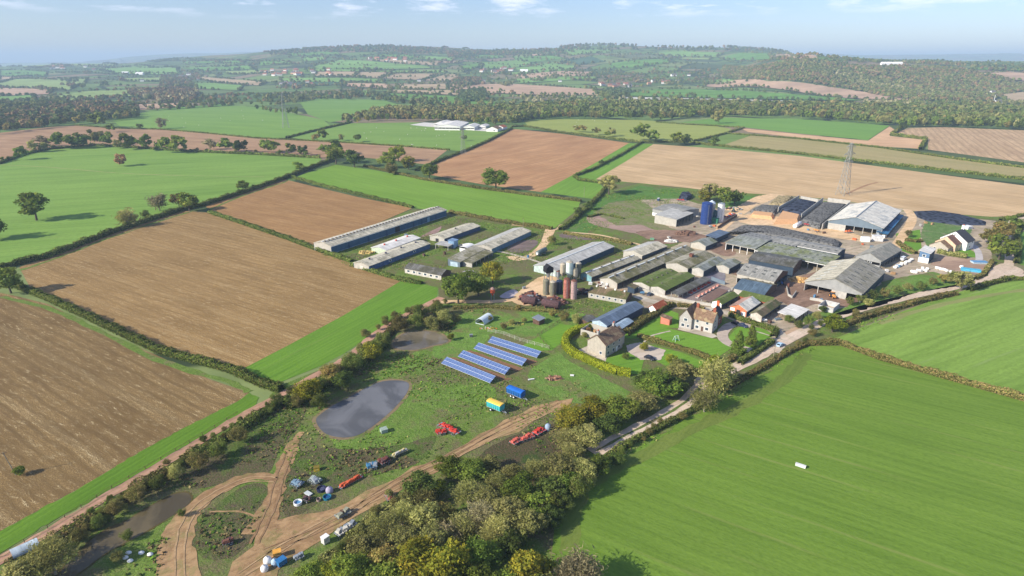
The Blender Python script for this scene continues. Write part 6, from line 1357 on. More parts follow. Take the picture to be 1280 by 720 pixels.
tussocks('weeds', 'brown and green weeds growing over the scrubland', [
    [(330, 505), (300, 535), (240, 572), (190, 606), (240, 612), (300, 600), (338, 590), (352, 560), (375, 530), (385, 500)],
    [(250, 640), (300, 606), (332, 602), (335, 630), (320, 665), (285, 700), (245, 690)], [(375, 570), (450, 562), (545, 545), (570, 550), (520, 582), (440, 605), (350, 650), (352, 605)],
    [(640, 545), (700, 525), (720, 560), (680, 600), (600, 590)], [(425, 470), (490, 440), (560, 445), (540, 460), (470, 475), (420, 505), (395, 515), (380, 500)], [(140, 720), (198, 668), (210, 668), (206, 700), (190, 740), (130, 740)],
    [(480, 395), (560, 380), (575, 400), (560, 418), (490, 420)], [(560, 385), (640, 380), (720, 385), (700, 395), (600, 392)]], .9, .42, 'weed', 5, .36)
tussocks('tall_grass', 'tussocks of coarse grass over the rough pasture', [
    [(345, 500), (500, 440), (640, 470), (640, 510), (560, 540), (450, 565), (370, 600), (350, 560)], [(640, 450), (760, 480), (700, 500), (690, 530), (560, 570), (640, 500)],
    [(0, 700), (340, 510), (345, 540), (200, 612), (90, 690), (20, 720)], [(450, 335), (548, 350), (600, 330), (680, 300), (700, 300), (690, 330), (640, 340), (560, 345)],
    [(400, 318), (450, 300), (560, 270), (690, 290), (640, 320), (500, 345), (440, 335)], [(690, 300), (760, 290), (800, 310), (700, 345), (680, 330)], [(700, 370), (790, 378), (740, 400), (690, 390)], [(760, 570), (860, 510), (960, 450), (1050, 410), (1200, 360), (1205, 366), (1060, 420), (960, 465), (860, 528), (770, 580)],
    [(400, 720), (500, 640), (700, 580), (700, 720)], [(750, 240), (860, 236), (900, 245), (800, 270), (740, 290), (710, 290)]], .75, .36, 'grassy', 9, .2)

# hills at the back: more woods
S2 = []
S2 += scatter_poly([(330, 66), (440, 58), (500, 58), (560, 62), (640, 64), (640, 70), (560, 68), (470, 65), (400, 66), (340, 70)], 38, (12, 20), ['oak', 'rust', 'blue', 'olive'], 41)
for k in range(60):
    x0 = rr.uniform(330, 700); y0 = rr.uniform(60, 74); S2 += scatter_line([(x0, y0), (x0 + rr.uniform(15, 70), y0 + rr.uniform(-1.5, 1.5))], 26, (9, 15), ['oak', 'blue', 'rust'], k + 900, .15, 6)
blob_field('hill_woodland', 'woods and hedges on the slope of the far hill on the left', S2)
# one label for each tree that can be told from its neighbours
ORD = ['first', 'second', 'third', 'fourth', 'fifth', 'sixth', 'seventh', 'eighth', 'ninth', 'tenth', 'eleventh', 'twelfth', 'thirteenth', 'fourteenth', 'fifteenth']
KD = {'oak': 'green', 'dark': 'dark green', 'green': 'fresh green', 'olive': 'olive', 'bareolive': 'half bare', 'bare': 'bare grey', 'yellow': 'yellow green', 'autumn': 'brownish autumn', 'rust': 'reddish', 'lime': 'lime', 'bush': 'green', 'bushbrown': 'brown', 'bushbare': 'pale', 'green': 'bright green'}
PHR = {GW: ('the foreground wood', True), GV: ('the clump above the lane', False), 'trees between the lower house and the lane': ('the clump by the lower house', False), GR: ('the row beyond the left green field', False), GB: ('the bank above the lane', False), GS1: ('the scrub by the dirt track', False), GS2: ('the bank below the lane', False), 'bushes above the brown pond': ('the bank above the brown pond', False), 'bushes on the lane hedge': ('the lane hedge by the yellow bush', False), 'bushes at the track edge of the wood': ('the track side of the wood', False), 'bush trees at the field edge of the wood': ('the field side of the wood', False),
       'trees on the near edge of the long wood belt': ('the belt edge beyond the meadow', False), 'trees on the wood belt above the green field': ('the belt edge above the far green field', False), 'trees on the wood belt at the far right': ('the belt edge at the far right', False),
       'trees left of the far farmyard': ('the wood left of the far farmyard', False), 'trees behind the far farmyard': ('the wood behind the far farmyard', False), 'trees of the dark wood at the far left': ('the dark wood at the far left', False), 'trees at the distant pasture corner': ('the group behind the distant pylon', False),
       'trees above the small distant pasture': ('the top of the small distant pasture', False), 'trees above the widest distant pasture': ('the top of the widest distant pasture', False), 'bush trees at the pale field corner': ('the crooked hedge at the pale field', False)}
buck = {}
for o, k, lab, g, p in TREES:
    if g in PHR:
        d = p - Vector((0, 0, CAM_H)); dep = d.y * _c - d.z * _s; sx_ = 640 + FPX * d.x / dep; sy_ = 360 - FPX * (d.y * _s + d.z * _c) / dep
        band = ''
        if PHR[g][1]: band = 'upper part' if sy_ < 625 else 'middle' if sy_ < 682 else 'bottom'
        buck.setdefault((g, KD.get(k, k), band), []).append((sx_, o))
for (g, kd, band), L_ in buck.items():
    L_.sort(key=lambda v: v[0]); noun = L_[0][1]['category']
    for i, (x, o) in enumerate(L_):
        where = ('at the %s of ' % band if band else 'in ') + PHR[g][0]
        if len(L_) == 1: o['label'] = f'only {kd} {noun} {where}'
        else:
            left = i < (len(L_) + 1) // 2; r_ = i if left else len(L_) - 1 - i
            if r_ < len(ORD): o['label'] = f'{ORD[r_]} {kd} {noun} from the {"left" if left else "right"} {where}'
# ------------------------------------------------------------ silos, tanks and clamps
def frame_at(px, py, px2=None, py2=None):
    p = G(px, py)
    if px2 is None: return p, 0.0, 0
    q = G(px2, py2); d = q - p; return p, math.atan2(d.y, d.x), d.length
def silo(name, label, cat, px, py, wpx, hpx, body, cap=None, capk=.5, legs=0, cone=0.0, rings=0, group=None, ladder=True):
    """standing cylinder: px, py base centre; wpx width and hpx height as seen"""
    p = G(px, py); m = ppm(p); R = wpx / m / 2 * 1.12; H = hpx / m * 1.02
    e = empty(name, p, 0, label, cat, group)
    z0 = legs
    b = MB(); prof = ([(R * .12, z0), (R, z0 + cone)] if cone else [(R, z0)]) + [(R, H - R * capk * .8)]
    if len(prof) > 1 and rings:
        zz0 = z0 + cone; prof = ([(R * .12, z0)] if cone else []); zz1 = H - R * capk * .8
        for i in range(rings + 1):
            z = zz0 + (zz1 - zz0) * i / rings; prof += [(R * 1.02, z), (R, z + .12)] if 0 < i < rings else [(R, z)]
    b.lathe(prof, 22); b.build('body', body, e, False)
    b = MB(); zc = H - R * capk * .8 + .004
    b.lathe([(R * 1.04, zc), (R * .8, zc + R * capk * .45), (R * .25, zc + R * capk * .8), (R * .2, zc + R * capk * .95)], 22); b.build('cap', cap or body, e)
    if legs:
        for k in range(4):
            a = math.pi / 4 + k * math.pi / 2; b = MB(); b.box(R * .8 * math.cos(a) - .1, R * .8 * math.cos(a) + .1, R * .8 * math.sin(a) - .1, R * .8 * math.sin(a) + .1, 0, z0 + cone + .3); b.build('leg', steel, e)
    if ladder:
        b = MB()
        for s in (-.25, .25): b.rod((s, -R - .15, .3), (s, -R - .15, H - R * .4), .04, 5)
        for i in range(int((H - 1) / .6)): b.rod((-.25, -R - .15, .6 + i * .6), (.25, -R - .15, .6 + i * .6), .03, 4)
        b.build('ladder', steel, e)
    return e
navy = plain(L(40, 62, 116), .4, .15, 2); olive_m = plain(L(128, 124, 104), .6, .2, 1.5, .2); beige_m = plain(L(176, 166, 146), .6, .2, 1.5, .2); mint = plain(L(196, 212, 204), .5, .12, 2); pinkrust = plain(L(160, 100, 86), .8, .45, .9); palerust = plain(L(170, 140, 134), .8, .45, .7); navy2 = plain(L(40, 52, 74), .5, .3, 1)
silo('tower_silo', 'dark blue banded tower silo beside the open barn at the top of the farm', 'silo', 881.8, 279.5, 12, 27, navy, navy, .3, rings=8)
silo('tower_silo', 'grey tower silo with domed cap right behind the dark blue one', 'silo', 887.5, 276, 8, 25, steel, plain(L(190, 200, 206), .4), .9, rings=6)
silo('tower_silo', 'shorter teal silo between the grey and the white towers', 'silo', 892.5, 276.5, 6, 14, plain(L(40, 92, 100), .5), None, .6)
silo('tower_silo', 'white square shouldered tower right of the dark blue silo', 'silo', 899.5, 277.5, 7.5, 24, white, steel, .4, rings=3)
shed('green_cabin', 'small green cabin at the foot of the white tower', 'cabin', (897, 274.5), (900, 272), (891, 273), 3.2, .2, green_m, kind='mono', w=4, l=4, walls={'all': ('full', green_m)})
for (x, y, w, h, b, c, lab, kw) in [
    (682.4, 368, 7, 20, olive_m, olive_m, 'left of two dull olive feed silos at the front of the silo cluster', {}), (690.8, 369, 7, 19, olive_m, beige_m, 'right of two dull olive feed silos at the front of the silo cluster', {}),
    (699, 366, 7.5, 17, navy2, navy2, 'dark blue shaded feed silo in the middle of the silo cluster', {}), (703.5, 349, 7, 21, beige_m, beige_m, 'beige feed silo left of the tallest pale one', dict(legs=1.5, cone=2)),
    (711.5, 352, 8, 27, mint, beige_m, 'tallest pale mint feed silo with a rounded top', dict(legs=2, cone=2.5, rings=3)), (718.5, 352, 6.5, 18, beige_m, olive_m, 'lower beige feed silo right of the tallest pale one', dict(legs=1, cone=2)), (722.5, 348, 6.5, 21, olive_m, beige_m, 'feed silo at the right end behind the cluster', dict(legs=1.5, cone=2)),
    (708, 372, 7.2, 26, pinkrust, rust, 'rust red feed silo standing in front of the tallest pale one', dict(rings=4)), (717, 373.5, 6.8, 25, palerust, rust, 'pale rust streaked feed silo at the front right of the cluster', dict(rings=4)), (697.5, 352, 4.2, 14, steel, rust, 'thin steel feed silo behind the olive pair', dict(legs=1.5, cone=1.5))]:
    silo('feed_silo', lab, 'silo', x, y, w, h, b, c, .55, **kw)
silo('feed_hopper', 'small orange feed hopper on legs beside the oak clump', 'hopper', 615.8, 376, 5.6, 17.5, plain(L(200, 90, 56), .6, .12), plain(L(150, 120, 110), .6), .9, legs=2.6, cone=1.8, ladder=False)
def hopper_house(px, py):
    p = G(px, py); e = empty('hopper_tower', p, .4, 'dark raised hopper box on grey stilts at the left of the silo cluster', 'hopper')
    for x in (-1.5, 1.5):
        for y in (-1.5, 1.5): b = MB(); b.box(x - .12, x + .12, y - .12, y + .12, 0, 8); b.build('leg', steel, e)
    b = MB(); b.prism([(-2, -2, 8), (2, -2, 8), (2, -2, 10.5), (0, -2, 12), (-2, -2, 10.5)], (0, 4, 0)); b.build('box', black_m, e)
    b = MB(); b.rod((0, 0, 8), (0, 0, 5), 1.6, 10, .4); b.build('chute', steel, e)
hopper_house(685, 358)
def tank(name, label, cat, a, b, r, mat, endm=None, z=None, legs=True, mat2=None):
    p, rz, Ln = frame_at(*a, *b); e = empty(name, p, rz, label, cat); z = r + .5 if z is None else z
    m = MB(); n = 18
    rings = [(0, .55), (.25, .9), (.5, 1), (Ln - .5, 1), (Ln - .25, .9), (Ln, .55)]
    R_ = []
    for x, k in rings: R_.append([m.bm.verts.new((x, r * k * math.cos(2 * math.pi * i / n), z + r * k * math.sin(2 * math.pi * i / n))) for i in range(n)])
    for A_, B_ in zip(R_, R_[1:]):
        for i in range(n): m.bm.faces.new([A_[i], A_[(i + 1) % n], B_[(i + 1) % n], B_[i]])
    m.bm.faces.new(R_[0][::-1]); m.bm.faces.new(R_[-1]); m.build('tank', mat, e, True)
    for x in (.22, .78): q = MB(); q.box(Ln * x - .2, Ln * x + .2, -r * .9, r * .9, 0, z - r * .55); q.build('cradle', rust if not endm else steel, e)
    if endm: q = MB(); q.rod((-.05, 0, z), (-.3, 0, z), r * .5, 14); q.build('hatch', endm, e)
    q = MB(); q.rod((Ln * .5, 0, z + r * .95), (Ln * .5, 0, z + r + .35), .35, 10); q.build('manhole', steel, e)
    return e
dkrust = plain(L(84, 62, 62), .9, .45, .6)
tank('rusty_tank', 'left of two rusty horizontal tanks heaped with scrap below the silos', 'tank', (652.5, 379), (671, 382.5), 1.9, dkrust)
tank('rusty_tank', 'right of two rusty horizontal tanks heaped with scrap below the silos', 'tank', (678, 383), (700, 387.5), 1.9, dkrust)
tank('fuel_tank', 'grey green horizontal tank with a white end by the curving track', 'tank', (671.5, 321), (682, 315.5), 1.5, plain(L(96, 110, 106), .6), white)
tank('slurry_tank', 'small white tank on the ground in front of the silage clamps', 'tank', (993, 285.5), (1000, 281.5), 1.5, white, None, 1.5)
def heap(name, label, cat, px, py, rx, ry, h, mats, n, seed, size=(.4, 1.6), kind=None, rz=0.0, longk=1.0, flat=False):
    """a heap of separate looking scraps joined on a mound"""
    p = G(px, py); e = empty(name, p, rz, label, cat); r = random.Random(seed)
    b = MB(); b.lathe([(1.0, 0), (.86, .3), (.5, .75), (.12, 1)], 14); o = b.build('mound', mats[0], e); o.scale = (rx, ry, h * .8)
    by = {}
    for i in range(n):
        a = r.uniform(0, 6.28); q = r.random() ** .5 * .95; z = h * .78 * (1 - q ** 1.6)
        k = r.randrange(len(mats)); by.setdefault(k, MB())
        s = r.uniform(*size); M = Matrix.Translation((math.cos(a) * q * rx, math.sin(a) * q * ry, z)) @ Matrix.Rotation(r.uniform(0, 6.28), 4, 'Z') @ Matrix.Rotation(r.uniform(-.5, .5), 4, 'X')
        by[k].box(-s * longk, s * longk, -s * .35, s * .35, 0, s * (.15 if flat else .5), M)
    for k, b in by.items(): b.build('scrap', mats[k], e)
    return e
heap('scrap_heap', 'reddish scrap metal heaped on the left rusty tank', 'scrap heap', 664, 374, 6, 4, 4.4, [rust, pinkrust, steel, dkrust, dkrust], 60, 1)
heap('scrap_heap', 'reddish scrap metal heaped behind the right rusty tank', 'scrap heap', 693, 379, 6, 4, 4.2, [rust, pinkrust, dkrust, plain(L(150, 120, 110), .9)], 60, 2)
heap('scrap_heap', 'dark scrap piled at the foot of the rust red silos', 'scrap heap', 727, 366, 5, 3, 2.4, [dkrust, black_m, steel], 40, 3)
heap('rubble_heap', 'white rubble heap at the top of the mossy roofed sheds', 'rubble heap', 839, 302, 5, 3, 1.6, [conc, white, white], 60, 4, (.3, .9))
heap('log_pile', 'pile of branches and boards by the blue trailer', 'wood pile', 693, 473, 3.0, 2, .8, [plain(L(150, 110, 84), .9), timber, plain(L(190, 150, 120), .9)], 34, 5, (.2, .6), longk=1.6)
heap('straw_heap', 'golden straw pile in the alley between the dark shed and the rooflit barn', 'straw heap', 1000, 351, 6, 3.6, 1.8, [plain(L(208, 172, 112), .95), plain(L(190, 150, 96), .95)], 40, 6)
heap('soil_heap', 'brown soil heap at the end of the muddy paddock', 'soil heap', 858, 293, 7, 4, 3, [plain(L(120, 92, 76), .95), plain(L(100, 78, 66), .95)], 50, 7)
heap('rubble_heap', 'pale rubble and timber by the muddy bank left of the silage', 'rubble heap', 917, 262, 7, 3, 2.2, [sandm, conc, timber, steel], 60, 8)
heap('junk_heap', 'heap of farm junk with pale sheets beside the low brown shed', 'junk heap', 757, 357, 4, 2.5, 2, [conc, white, timber, rust], 36, 9)
heap('straw_heap', 'heap of yellowish rubbish on the grass by the white roofed poultry shed', 'straw heap', 458, 316, 5, 3, 1.0, [plain(L(196, 170, 110), .95), plain(L(170, 150, 90), .95)], 30, 10)
def clamp(label, px, h, mat, face=None, facem=None, wall=None, name='silage_clamp'):
    P = [G(*p) for p in px]; c = sum(P, Vector()) / len(P)
    e = empty(name, (c.x, c.y, 0), 0, label, 'silage clamp')
    r = random.Random(len(px)); b = MB(); n = len(P)
    Q = []
    for a, q in zip(P, P[1:] + P[:1]):
        k = max(1, int((q - a).length / 4))
        for j in range(k): Q.append(a.lerp(q, j / k) - c)
    lv = []
    for s, z in ((1.0, 0), (.97, h * .45), (.88, h * .85), (.6, h * 1.0), (.3, h * 1.04)):
        lv.append([b.bm.verts.new((v.x * s, v.y * s, z + r.uniform(-.08, .08) * (z > 0))) for v in Q])
    m = len(Q)
    for A_, B_ in zip(lv, lv[1:]):
        for i in range(m): b.bm.faces.new([A_[i], A_[(i + 1) % m], B_[(i + 1) % m], B_[i]])
    b.bm.faces.new(lv[-1]); b.build('cover', mat, e)
    if face:
        F_ = [G(*p) - Vector((c.x, c.y, 0)) for p in face]; fc = sum(F_, Vector()) / len(F_)
        b = MB(); l0 = [b.bm.verts.new((v.x, v.y, 0)) for v in F_]; l1 = [b.bm.verts.new(((v.x - fc.x) * .8 + fc.x, (v.y - fc.y) * .8 + fc.y, h * .8)) for v in F_]
        k = len(F_)
        for i in range(k): b.bm.faces.new([l0[i], l0[(i + 1) % k], l1[(i + 1) % k], l1[i]])
        b.bm.faces.new(l1); b.build('silage_face', facem or sandm, e)
    if wall:
        for a, q in wall:
            a, q = G(*a) - Vector((c.x, c.y, 0)), G(*q) - Vector((c.x, c.y, 0)); d = (q - a); l = d.length; M = Matrix.Translation(a) @ Matrix.Rotation(math.atan2(d.y, d.x), 4, 'Z')
            b = MB(); b.box(0, l, -.2, .2, 0, h + .7, M); b.build('wall', conc, e)
    return e
def tyrecover(c, k=.62):
    t = NT('tyre_cover', .95, .03); v = t.n('ShaderNodeTexVoronoi'); v.inputs['Scale'].default_value = k; t.l(t.co, v.inputs['Vector'])
    return t.out(t.mix(t.ramp(v.outputs['Distance'], .15, .6), sc_(c, .35), sc_(c, 2.2)), v.outputs['Distance'], .8, .3)
TY = tyrecover(L(78, 77, 74)); PL = tyrecover(L(42, 46, 56), .3); MS = tyrecover(L(120, 108, 80))
silage = plain(L(206, 160, 116), .95, .2, .8)
clamp('left silage clamp under a dark cover with a ragged orange face', [(937, 266), (951, 259), (975, 260), (968, 269)], 3, TY, [(937, 272), (940, 266.5), (968, 269.5), (966, 275)], silage)
clamp('middle silage clamp with a broad pale silage face and blue grey wall', [(974, 266), (999, 252), (1022, 257), (1003, 273)], 4, PL, [(966, 281), (976, 267), (1001, 272.5), (998, 280)], silage, [((972, 266), (998, 251)), ((1000, 252), (1022, 256))])
clamp('right silage clamp of grey tyres next to the white roofed barn', [(999, 280), (1030, 255), (1059, 258), (1024, 287)], 3.5, TY, None, None, [((1001, 274), (1028, 253)), ((1034, 253.5), (1062, 257)), ((1027, 287), (1061, 259))])
clamp('overgrown old clamp with mossy top above the left silage clamp', [(960, 257), (972, 246), (991, 247), (980, 258)], 2, MS)
clamp('long curved silage clamp of tyres along the back of the cubicle sheds', [(905, 294), (925, 284), (960, 285), (1000, 293), (1053, 305), (1048, 312), (994, 303), (930, 293)], 3, TY)
clamp('low mound of blue black plastic at the edge of the sandy field', [(1142, 265), (1165, 264), (1200, 269), (1233, 278), (1232, 282), (1200, 282), (1160, 277), (1147, 272)], 1.6, PL, name='silage_mound')
clamp('small dark blue heap behind the grey roofed barn', [(848, 249), (852, 243), (861, 243), (865, 247), (859, 251)], 3.2, PL, name='silage_mound')

# ------------------------------------------------------------ solar tables
def solar_mat():
    t = NT('solar_panel', .18, .6); t.b.inputs['IOR'].default_value = 1.5
    br = t.n('ShaderNodeTexBrick'); br.offset = 0; br.inputs['Scale'].default_value = 1; br.inputs['Brick Width'].default_value = .5; br.inputs['Row Height'].default_value = .5; br.inputs['Mortar Size'].default_value = .03
    br.inputs['Color1'].default_value = (.045, .09, .25, 1); br.inputs['Color2'].default_value = (.06, .12, .30, 1); br.inputs['Mortar'].default_value = (.36, .44, .56, 1); t.l(t.co, br.inputs['Vector'])
    return t.out(br.outputs['Color'])
SP = solar_mat(); SF = plain(L(205, 212, 220), .4, .05)
def solar(lab, tl, bl, br, tr):
    A, B = G(*bl, .8), G(*br, .8); C = G(*tl, 2.7)
    u = (B - A); Ln = u.length; u.normalize(); n = Vector((-u.y, u.x, 0)); 
    if (C - A).dot(n) < 0: n = -n
    w = 3.2; e = empty('solar_table', (A.x, A.y, 0), math.atan2(u.y, u.x), lab, 'solar panel', 'rows of solar panels on the grass')
    S = 1 if Vector((-u.y, u.x, 0)).dot(n) > 0 else -1
    tilt = math.atan2(1.5, w)
    cols, rows = 16, 2; pw = Ln / cols; sl = math.hypot(1.5, w); ph = sl / rows
    me = None
    for i in range(cols):
        for j in range(rows):
            if me is None:
                b = MB(); b.box(.03, pw - .03, .03, ph - .12, 0, .05); o = b.build('panel', SP, e); me = o.data
            else: o = link('panel', me, e)
            s = j * ph
            o.location = (i * pw, 0 if S > 0 else 0, 0)
            M = Matrix.Translation((i * pw, S * s * math.cos(tilt), .8 + s * math.sin(tilt))) @ Matrix.Rotation(S * tilt, 4, 'X')
            if S < 0: M = Matrix.Translation((i * pw, -(s + ph) * math.cos(tilt), .8 + (s + ph) * math.sin(tilt))) @ Matrix.Rotation(-tilt, 4, 'X')
            o.matrix_local = M
    b = MB(); b.prism([(0, 0, .72), (Ln, 0, .72), (Ln, S * w, 2.22), (0, S * w, 2.22)], (0, 0, .05)); b.build('frame', SF, e)
    for i in range(6):
        x = .5 + i * (Ln - 1) / 5; b = MB(); b.box(x - .06, x + .06, min(S * .6, S * .72), max(S * .6, S * .72), 0, 1.0); b.box(x - .06, x + .06, min(S * 2.7, S * 2.82), max(S * 2.7, S * 2.82), 0, 1.95); b.build('post', steel, e)
solar('row of solar panels closest to the blue and yellow trailers', (558.7, 447.5), (551.3, 453.9), (612.5, 478.7), (618.7, 471))
solar('second row of solar panels counted from the larger pond', (576, 438), (572.3, 445.3), (631, 468), (638.7, 460.5))
solar('third row of solar panels counted from the larger pond', (598.7, 428.7), (592, 435.5), (652.5, 457), (658, 450))
solar('row of solar panels farthest from the pond, along the wire fence', (615, 420.5), (609.5, 427.5), (671, 447), (676.7, 440))
for q in ([(556, 447), (570, 447), (640, 474), (628, 476)], [(575, 440), (588, 438), (655, 461), (645, 465)], [(597, 431), (607, 430), (672, 452), (664, 456)]): field('bare_soil', q, plain(L(130, 98, 70), .95, .2, 1), .085, False, .3)

# ------------------------------------------------------------ vehicles and machines
tyre = plain((.022, .022, .024), .9, .2, .3)
def wheel(e, x, y, r, w=.3, rim=None):
    b = MB(); b.rod((x, y - w / 2, r), (x, y + w / 2, r), r, 14); o = b.build('wheel', tyre, e)
    b = MB(); b.rod((x, y - w / 2 - .02, r), (x, y + w / 2 + .02, r), r * .5, 10); b.build('rim', rim or steel, o)
def trailer(label, a, b, W, H, side, top, name='trailer', axles=2, tarp=True):
    p, rz, Ln = frame_at(*a, *b); e = empty(name, p, rz, label, 'trailer')
    z0 = 1.0
    m = MB(); m.prism([(0, -W / 2 * .9, z0), (Ln, -W / 2 * .9, z0), (Ln, W / 2 * .9, z0), (0, W / 2 * .9, z0)], (0, 0, .2)); m.build('chassis', steel, e)
    m = MB(); m.prism([(.0, -W / 2 * .88, z0 + .2), (.0, W / 2 * .88, z0 + .2), (0, W / 2, H), (0, -W / 2, H)], (Ln, 0, 0)); m.build('body', side, e)
    m = MB()
    for i in range(7): x = .1 + i * (Ln - .3) / 6; m.box(x, x + .1, -W / 2 - .05, -W / 2 * .9, z0 + .3, H); m.box(x, x + .1, W / 2 * .9, W / 2 + .05, z0 + .3, H)
    m.build('ribs', side, e)
    pts = [(0, -W / 2 - .04, H + .005), (0, W / 2 + .04, H + .005), (0, W / 2 * .7, H + .3), (0, 0, H + .42), (0, -W / 2 * .7, H + .3)]
    m = MB(); m.prism(pts, (Ln, 0, 0)); m.build('cover', top, e)
    for k in range(axles):
        for s in (-1, 1): wheel(e, Ln * .32 + k * 1.25, s * (W / 2 - .1), .55, .4, white)
    m = MB(); m.rod((Ln, -.5, 1), (Ln + 1.8, 0, .7), .08, 6); m.rod((Ln, .5, 1), (Ln + 1.8, 0, .7), .08, 6); m.build('drawbar', steel, e)
    m = MB(); m.rod((Ln + 1.5, 0, 0), (Ln + 1.5, 0, .8), .07, 6); m.build('stand', steel, e)
trailer('blue covered farm trailer parked on the grass above the yellow one', (635.5, 492.5), (654, 500), 2.6, 3.0, plain(L(40, 96, 160), .5, .1), plain(L(36, 104, 190), .5, .12))
trailer('turquoise trailer with a bright yellow cover near the dirt track', (611, 509.5), (628, 516.5), 2.6, 3.1, plain(L(70, 176, 178), .5, .1), plain(L(232, 192, 84), .5, .08), axles=1)
def implement(label, a, b, W, mat, seed, mat2=None, n=4, wheels=2, tines=True, z=.8, cat='farm implement', name='farm_implement'):
    p, rz, Ln = frame_at(*a, *b); e = empty(name, p, rz, label, cat); r = random.Random(seed); mat2 = mat2 or mat
    m = MB(); m.box(0, Ln, -.12, .12, z - .12, z + .12); m.box(Ln * .1, Ln * .9, -W * .35 - .08, -W * .35 + .08, z - .1, z + .1); m.box(Ln * .1, Ln * .9, W * .35 - .08, W * .35 + .08, z - .1, z + .1)
    for i in range(n): x = Ln * (.1 + .8 * i / max(1, n - 1)); m.box(x - .08, x + .08, -W / 2, W / 2, z + .02, z + .2)
    m.build('frame', mat, e)
    for i in range(n):
        x = Ln * (.12 + .76 * (i + .5) / n); s = r.uniform(.5, .95); yy = r.uniform(-W * .2, W * .2)
        m = MB(); M = Matrix.Translation((x, yy, z + .2)) @ Matrix.Rotation(r.uniform(-.4, .4), 4, 'Z'); m.prism([M @ Vector(v) for v in ((-s, -W * .22, 0), (s, -W * .22, 0), (s * .7, -W * .18, s * .7), (-s * .7, -W * .18, s * .55))], M.to_3x3() @ Vector((0, W * .42, 0))); m.build('housing', mat if i % 2 == 0 else mat2, e)
    if tines:
        m = MB(); m.box(.1, Ln - .1, -W * .46, W * .46, z - .03, z + .01)
        for i in range(int(Ln / .5)):
            for s in (-1, 1): m.rod((.2 + i * .5, s * W * .45, z), (.1 + i * .5, s * W * .55, .12), .035, 4)
        m.build('tines', steel, e)
    for k in range(wheels): wheel(e, Ln * (.25 + .5 * k / max(1, wheels - 1)), (-1) ** k * W * .42, .38, .24)
    return e
redm = plain(L(186, 58, 44), .6, .35, .5); red2 = plain(L(190, 92, 76), .7, .35, .5)
implement('long red folded mower with raised arms beside the dirt track', (549, 533), (574, 545), 2.6, redm, 1, n=6, wheels=2, z=1.1)
implement('short red implement in front of the long red mower', (545, 544), (558, 541), 2.2, redm, 2, n=3, wheels=2)
implement('red disc mower leftmost of the red line under the trees', (639, 557), (650, 551), 2.4, red2, 3, n=3, wheels=1)
implement('faded red rake in the middle of the red line under the trees', (650, 552), (668, 546), 2.2, red2, 4, n=4)
implement('red tedder at the upper end of the red line under the trees', (668, 545), (680, 538), 2.6, redm, 5, n=3)
implement('long orange auger lying along the grass edge of the dirt track', (424, 612), (453, 596), 1.4, plain(L(196, 92, 56), .7, .25, .6), 6, n=9, wheels=0, tines=True, z=.5)
implement('old blue machine frame by the track between the auger and a rusty one', (458, 586), (472, 583), 3.2, plain(L(60, 110, 140), .6, .3, .5), 7, steel, n=4, z=.9)
implement('rusty brown machine with raised discs beside the blue one', (474, 582), (486, 576), 3.0, plain(L(104, 60, 50), .8, .4, .4), 8, dkrust, n=4, z=1)
implement('narrow pale yellow seed drill parts along the weeds by the track', (490, 573), (510, 564), 1.5, plain(L(190, 176, 120), .8, .3, .4), 9, conc, n=6, wheels=0)
implement('grey blue tangled machine at the left of the scrap area', (366, 605), (378, 609), 2.6, plain(L(110, 134, 150), .7, .3, .4), 10, steel, n=4, z=.8)
implement('grey ring rollers beside the yellow scrap item', (389, 600), (400, 606), 2.6, plain(L(150, 160, 150), .7, .3, .4), 11, steel, n=5, wheels=3)
implement('dark rusty frame behind the white tub in the scrap area', (380, 625), (388, 628), 1.6, dkrust, 12, black_m, n=3)
implement('red and grey old machine beside the dark bush below the track', (484, 618), (490, 628), 2.0, plain(L(186, 110, 100), .7, .3, .5), 13, steel, n=3)
implement('brown tangled machine in the island of weeds at the lower left', (278, 683), (292, 678), 1.8, dkrust, 14, rust, n=4)
implement('grey rusted cultivator half in weeds below the scrap area', (420, 650), (438, 640), 2.4, plain(L(140, 140, 120), .9, .3, .4), 15, timber, n=3, wheels=1)
implement('grey harrow on the track edge beside the white tanks', (368, 702), (380, 696), 1.8, steel, 16, steel, n=3, wheels=0)
implement('pale wire feeder frames at the edge of the wood beside the dirt track', (420, 672), (445, 655), 2.2, plain(L(190, 185, 170), .8, .2), 17, steel, n=6, wheels=0)
implement('orange yellow loader parts in front of the white roofed barn', (1016, 289), (1024, 291), 2.4, plain(L(220, 150, 70), .6), 18, n=3, z=1.2)
implement('red machine at the foot of the grey tyre clamp', (1004, 282), (1012, 283), 2.4, plain(L(160, 60, 60), .6), 19, n=3, z=1.1)
implement('orange machine parked at the bays of the white roofed barn', (1056, 292), (1064, 291), 2.6, plain(L(214, 110, 64), .6), 20, n=3, z=1.2)
implement('red machine on the sandy ground behind the grey roofed barn', (845, 251), (856, 252), 2.6, redm, 21, n=3, z=1.1)
implement('red and blue machine at the top of the wet yard wall', (906, 274), (918, 268), 2.4, redm, 22, steel, n=4, z=1.0)
def tub(name, label, px, py, r, h, mat, inner=None, n=18):
    r *= .72; h *= .8
    p = G(px, py); e = empty(name, p, 0, label, name.replace('_', ' '))
    b = MB(); b.lathe([(r, 0), (r * 1.05, h), (r * .9, h), (r * .86, .12)], n); b.build('shell', mat, e)
    b = MB(); b.lathe([(r * .84, h * .45), (r * .84, h * .5)], n); b.build('contents', inner or black_m, e); return e
tub('water_trough', 'round blue and white tub at the bottom of the scrap area', 372.5, 630, 1.5, 1.0, white, plain(L(90, 140, 180), .3))
tub('water_trough', 'dark blue round tub beside the grey dome tank', 402, 613, 1.7, 1.0, plain(L(40, 44, 70), .6), plain(L(80, 84, 110), .5))
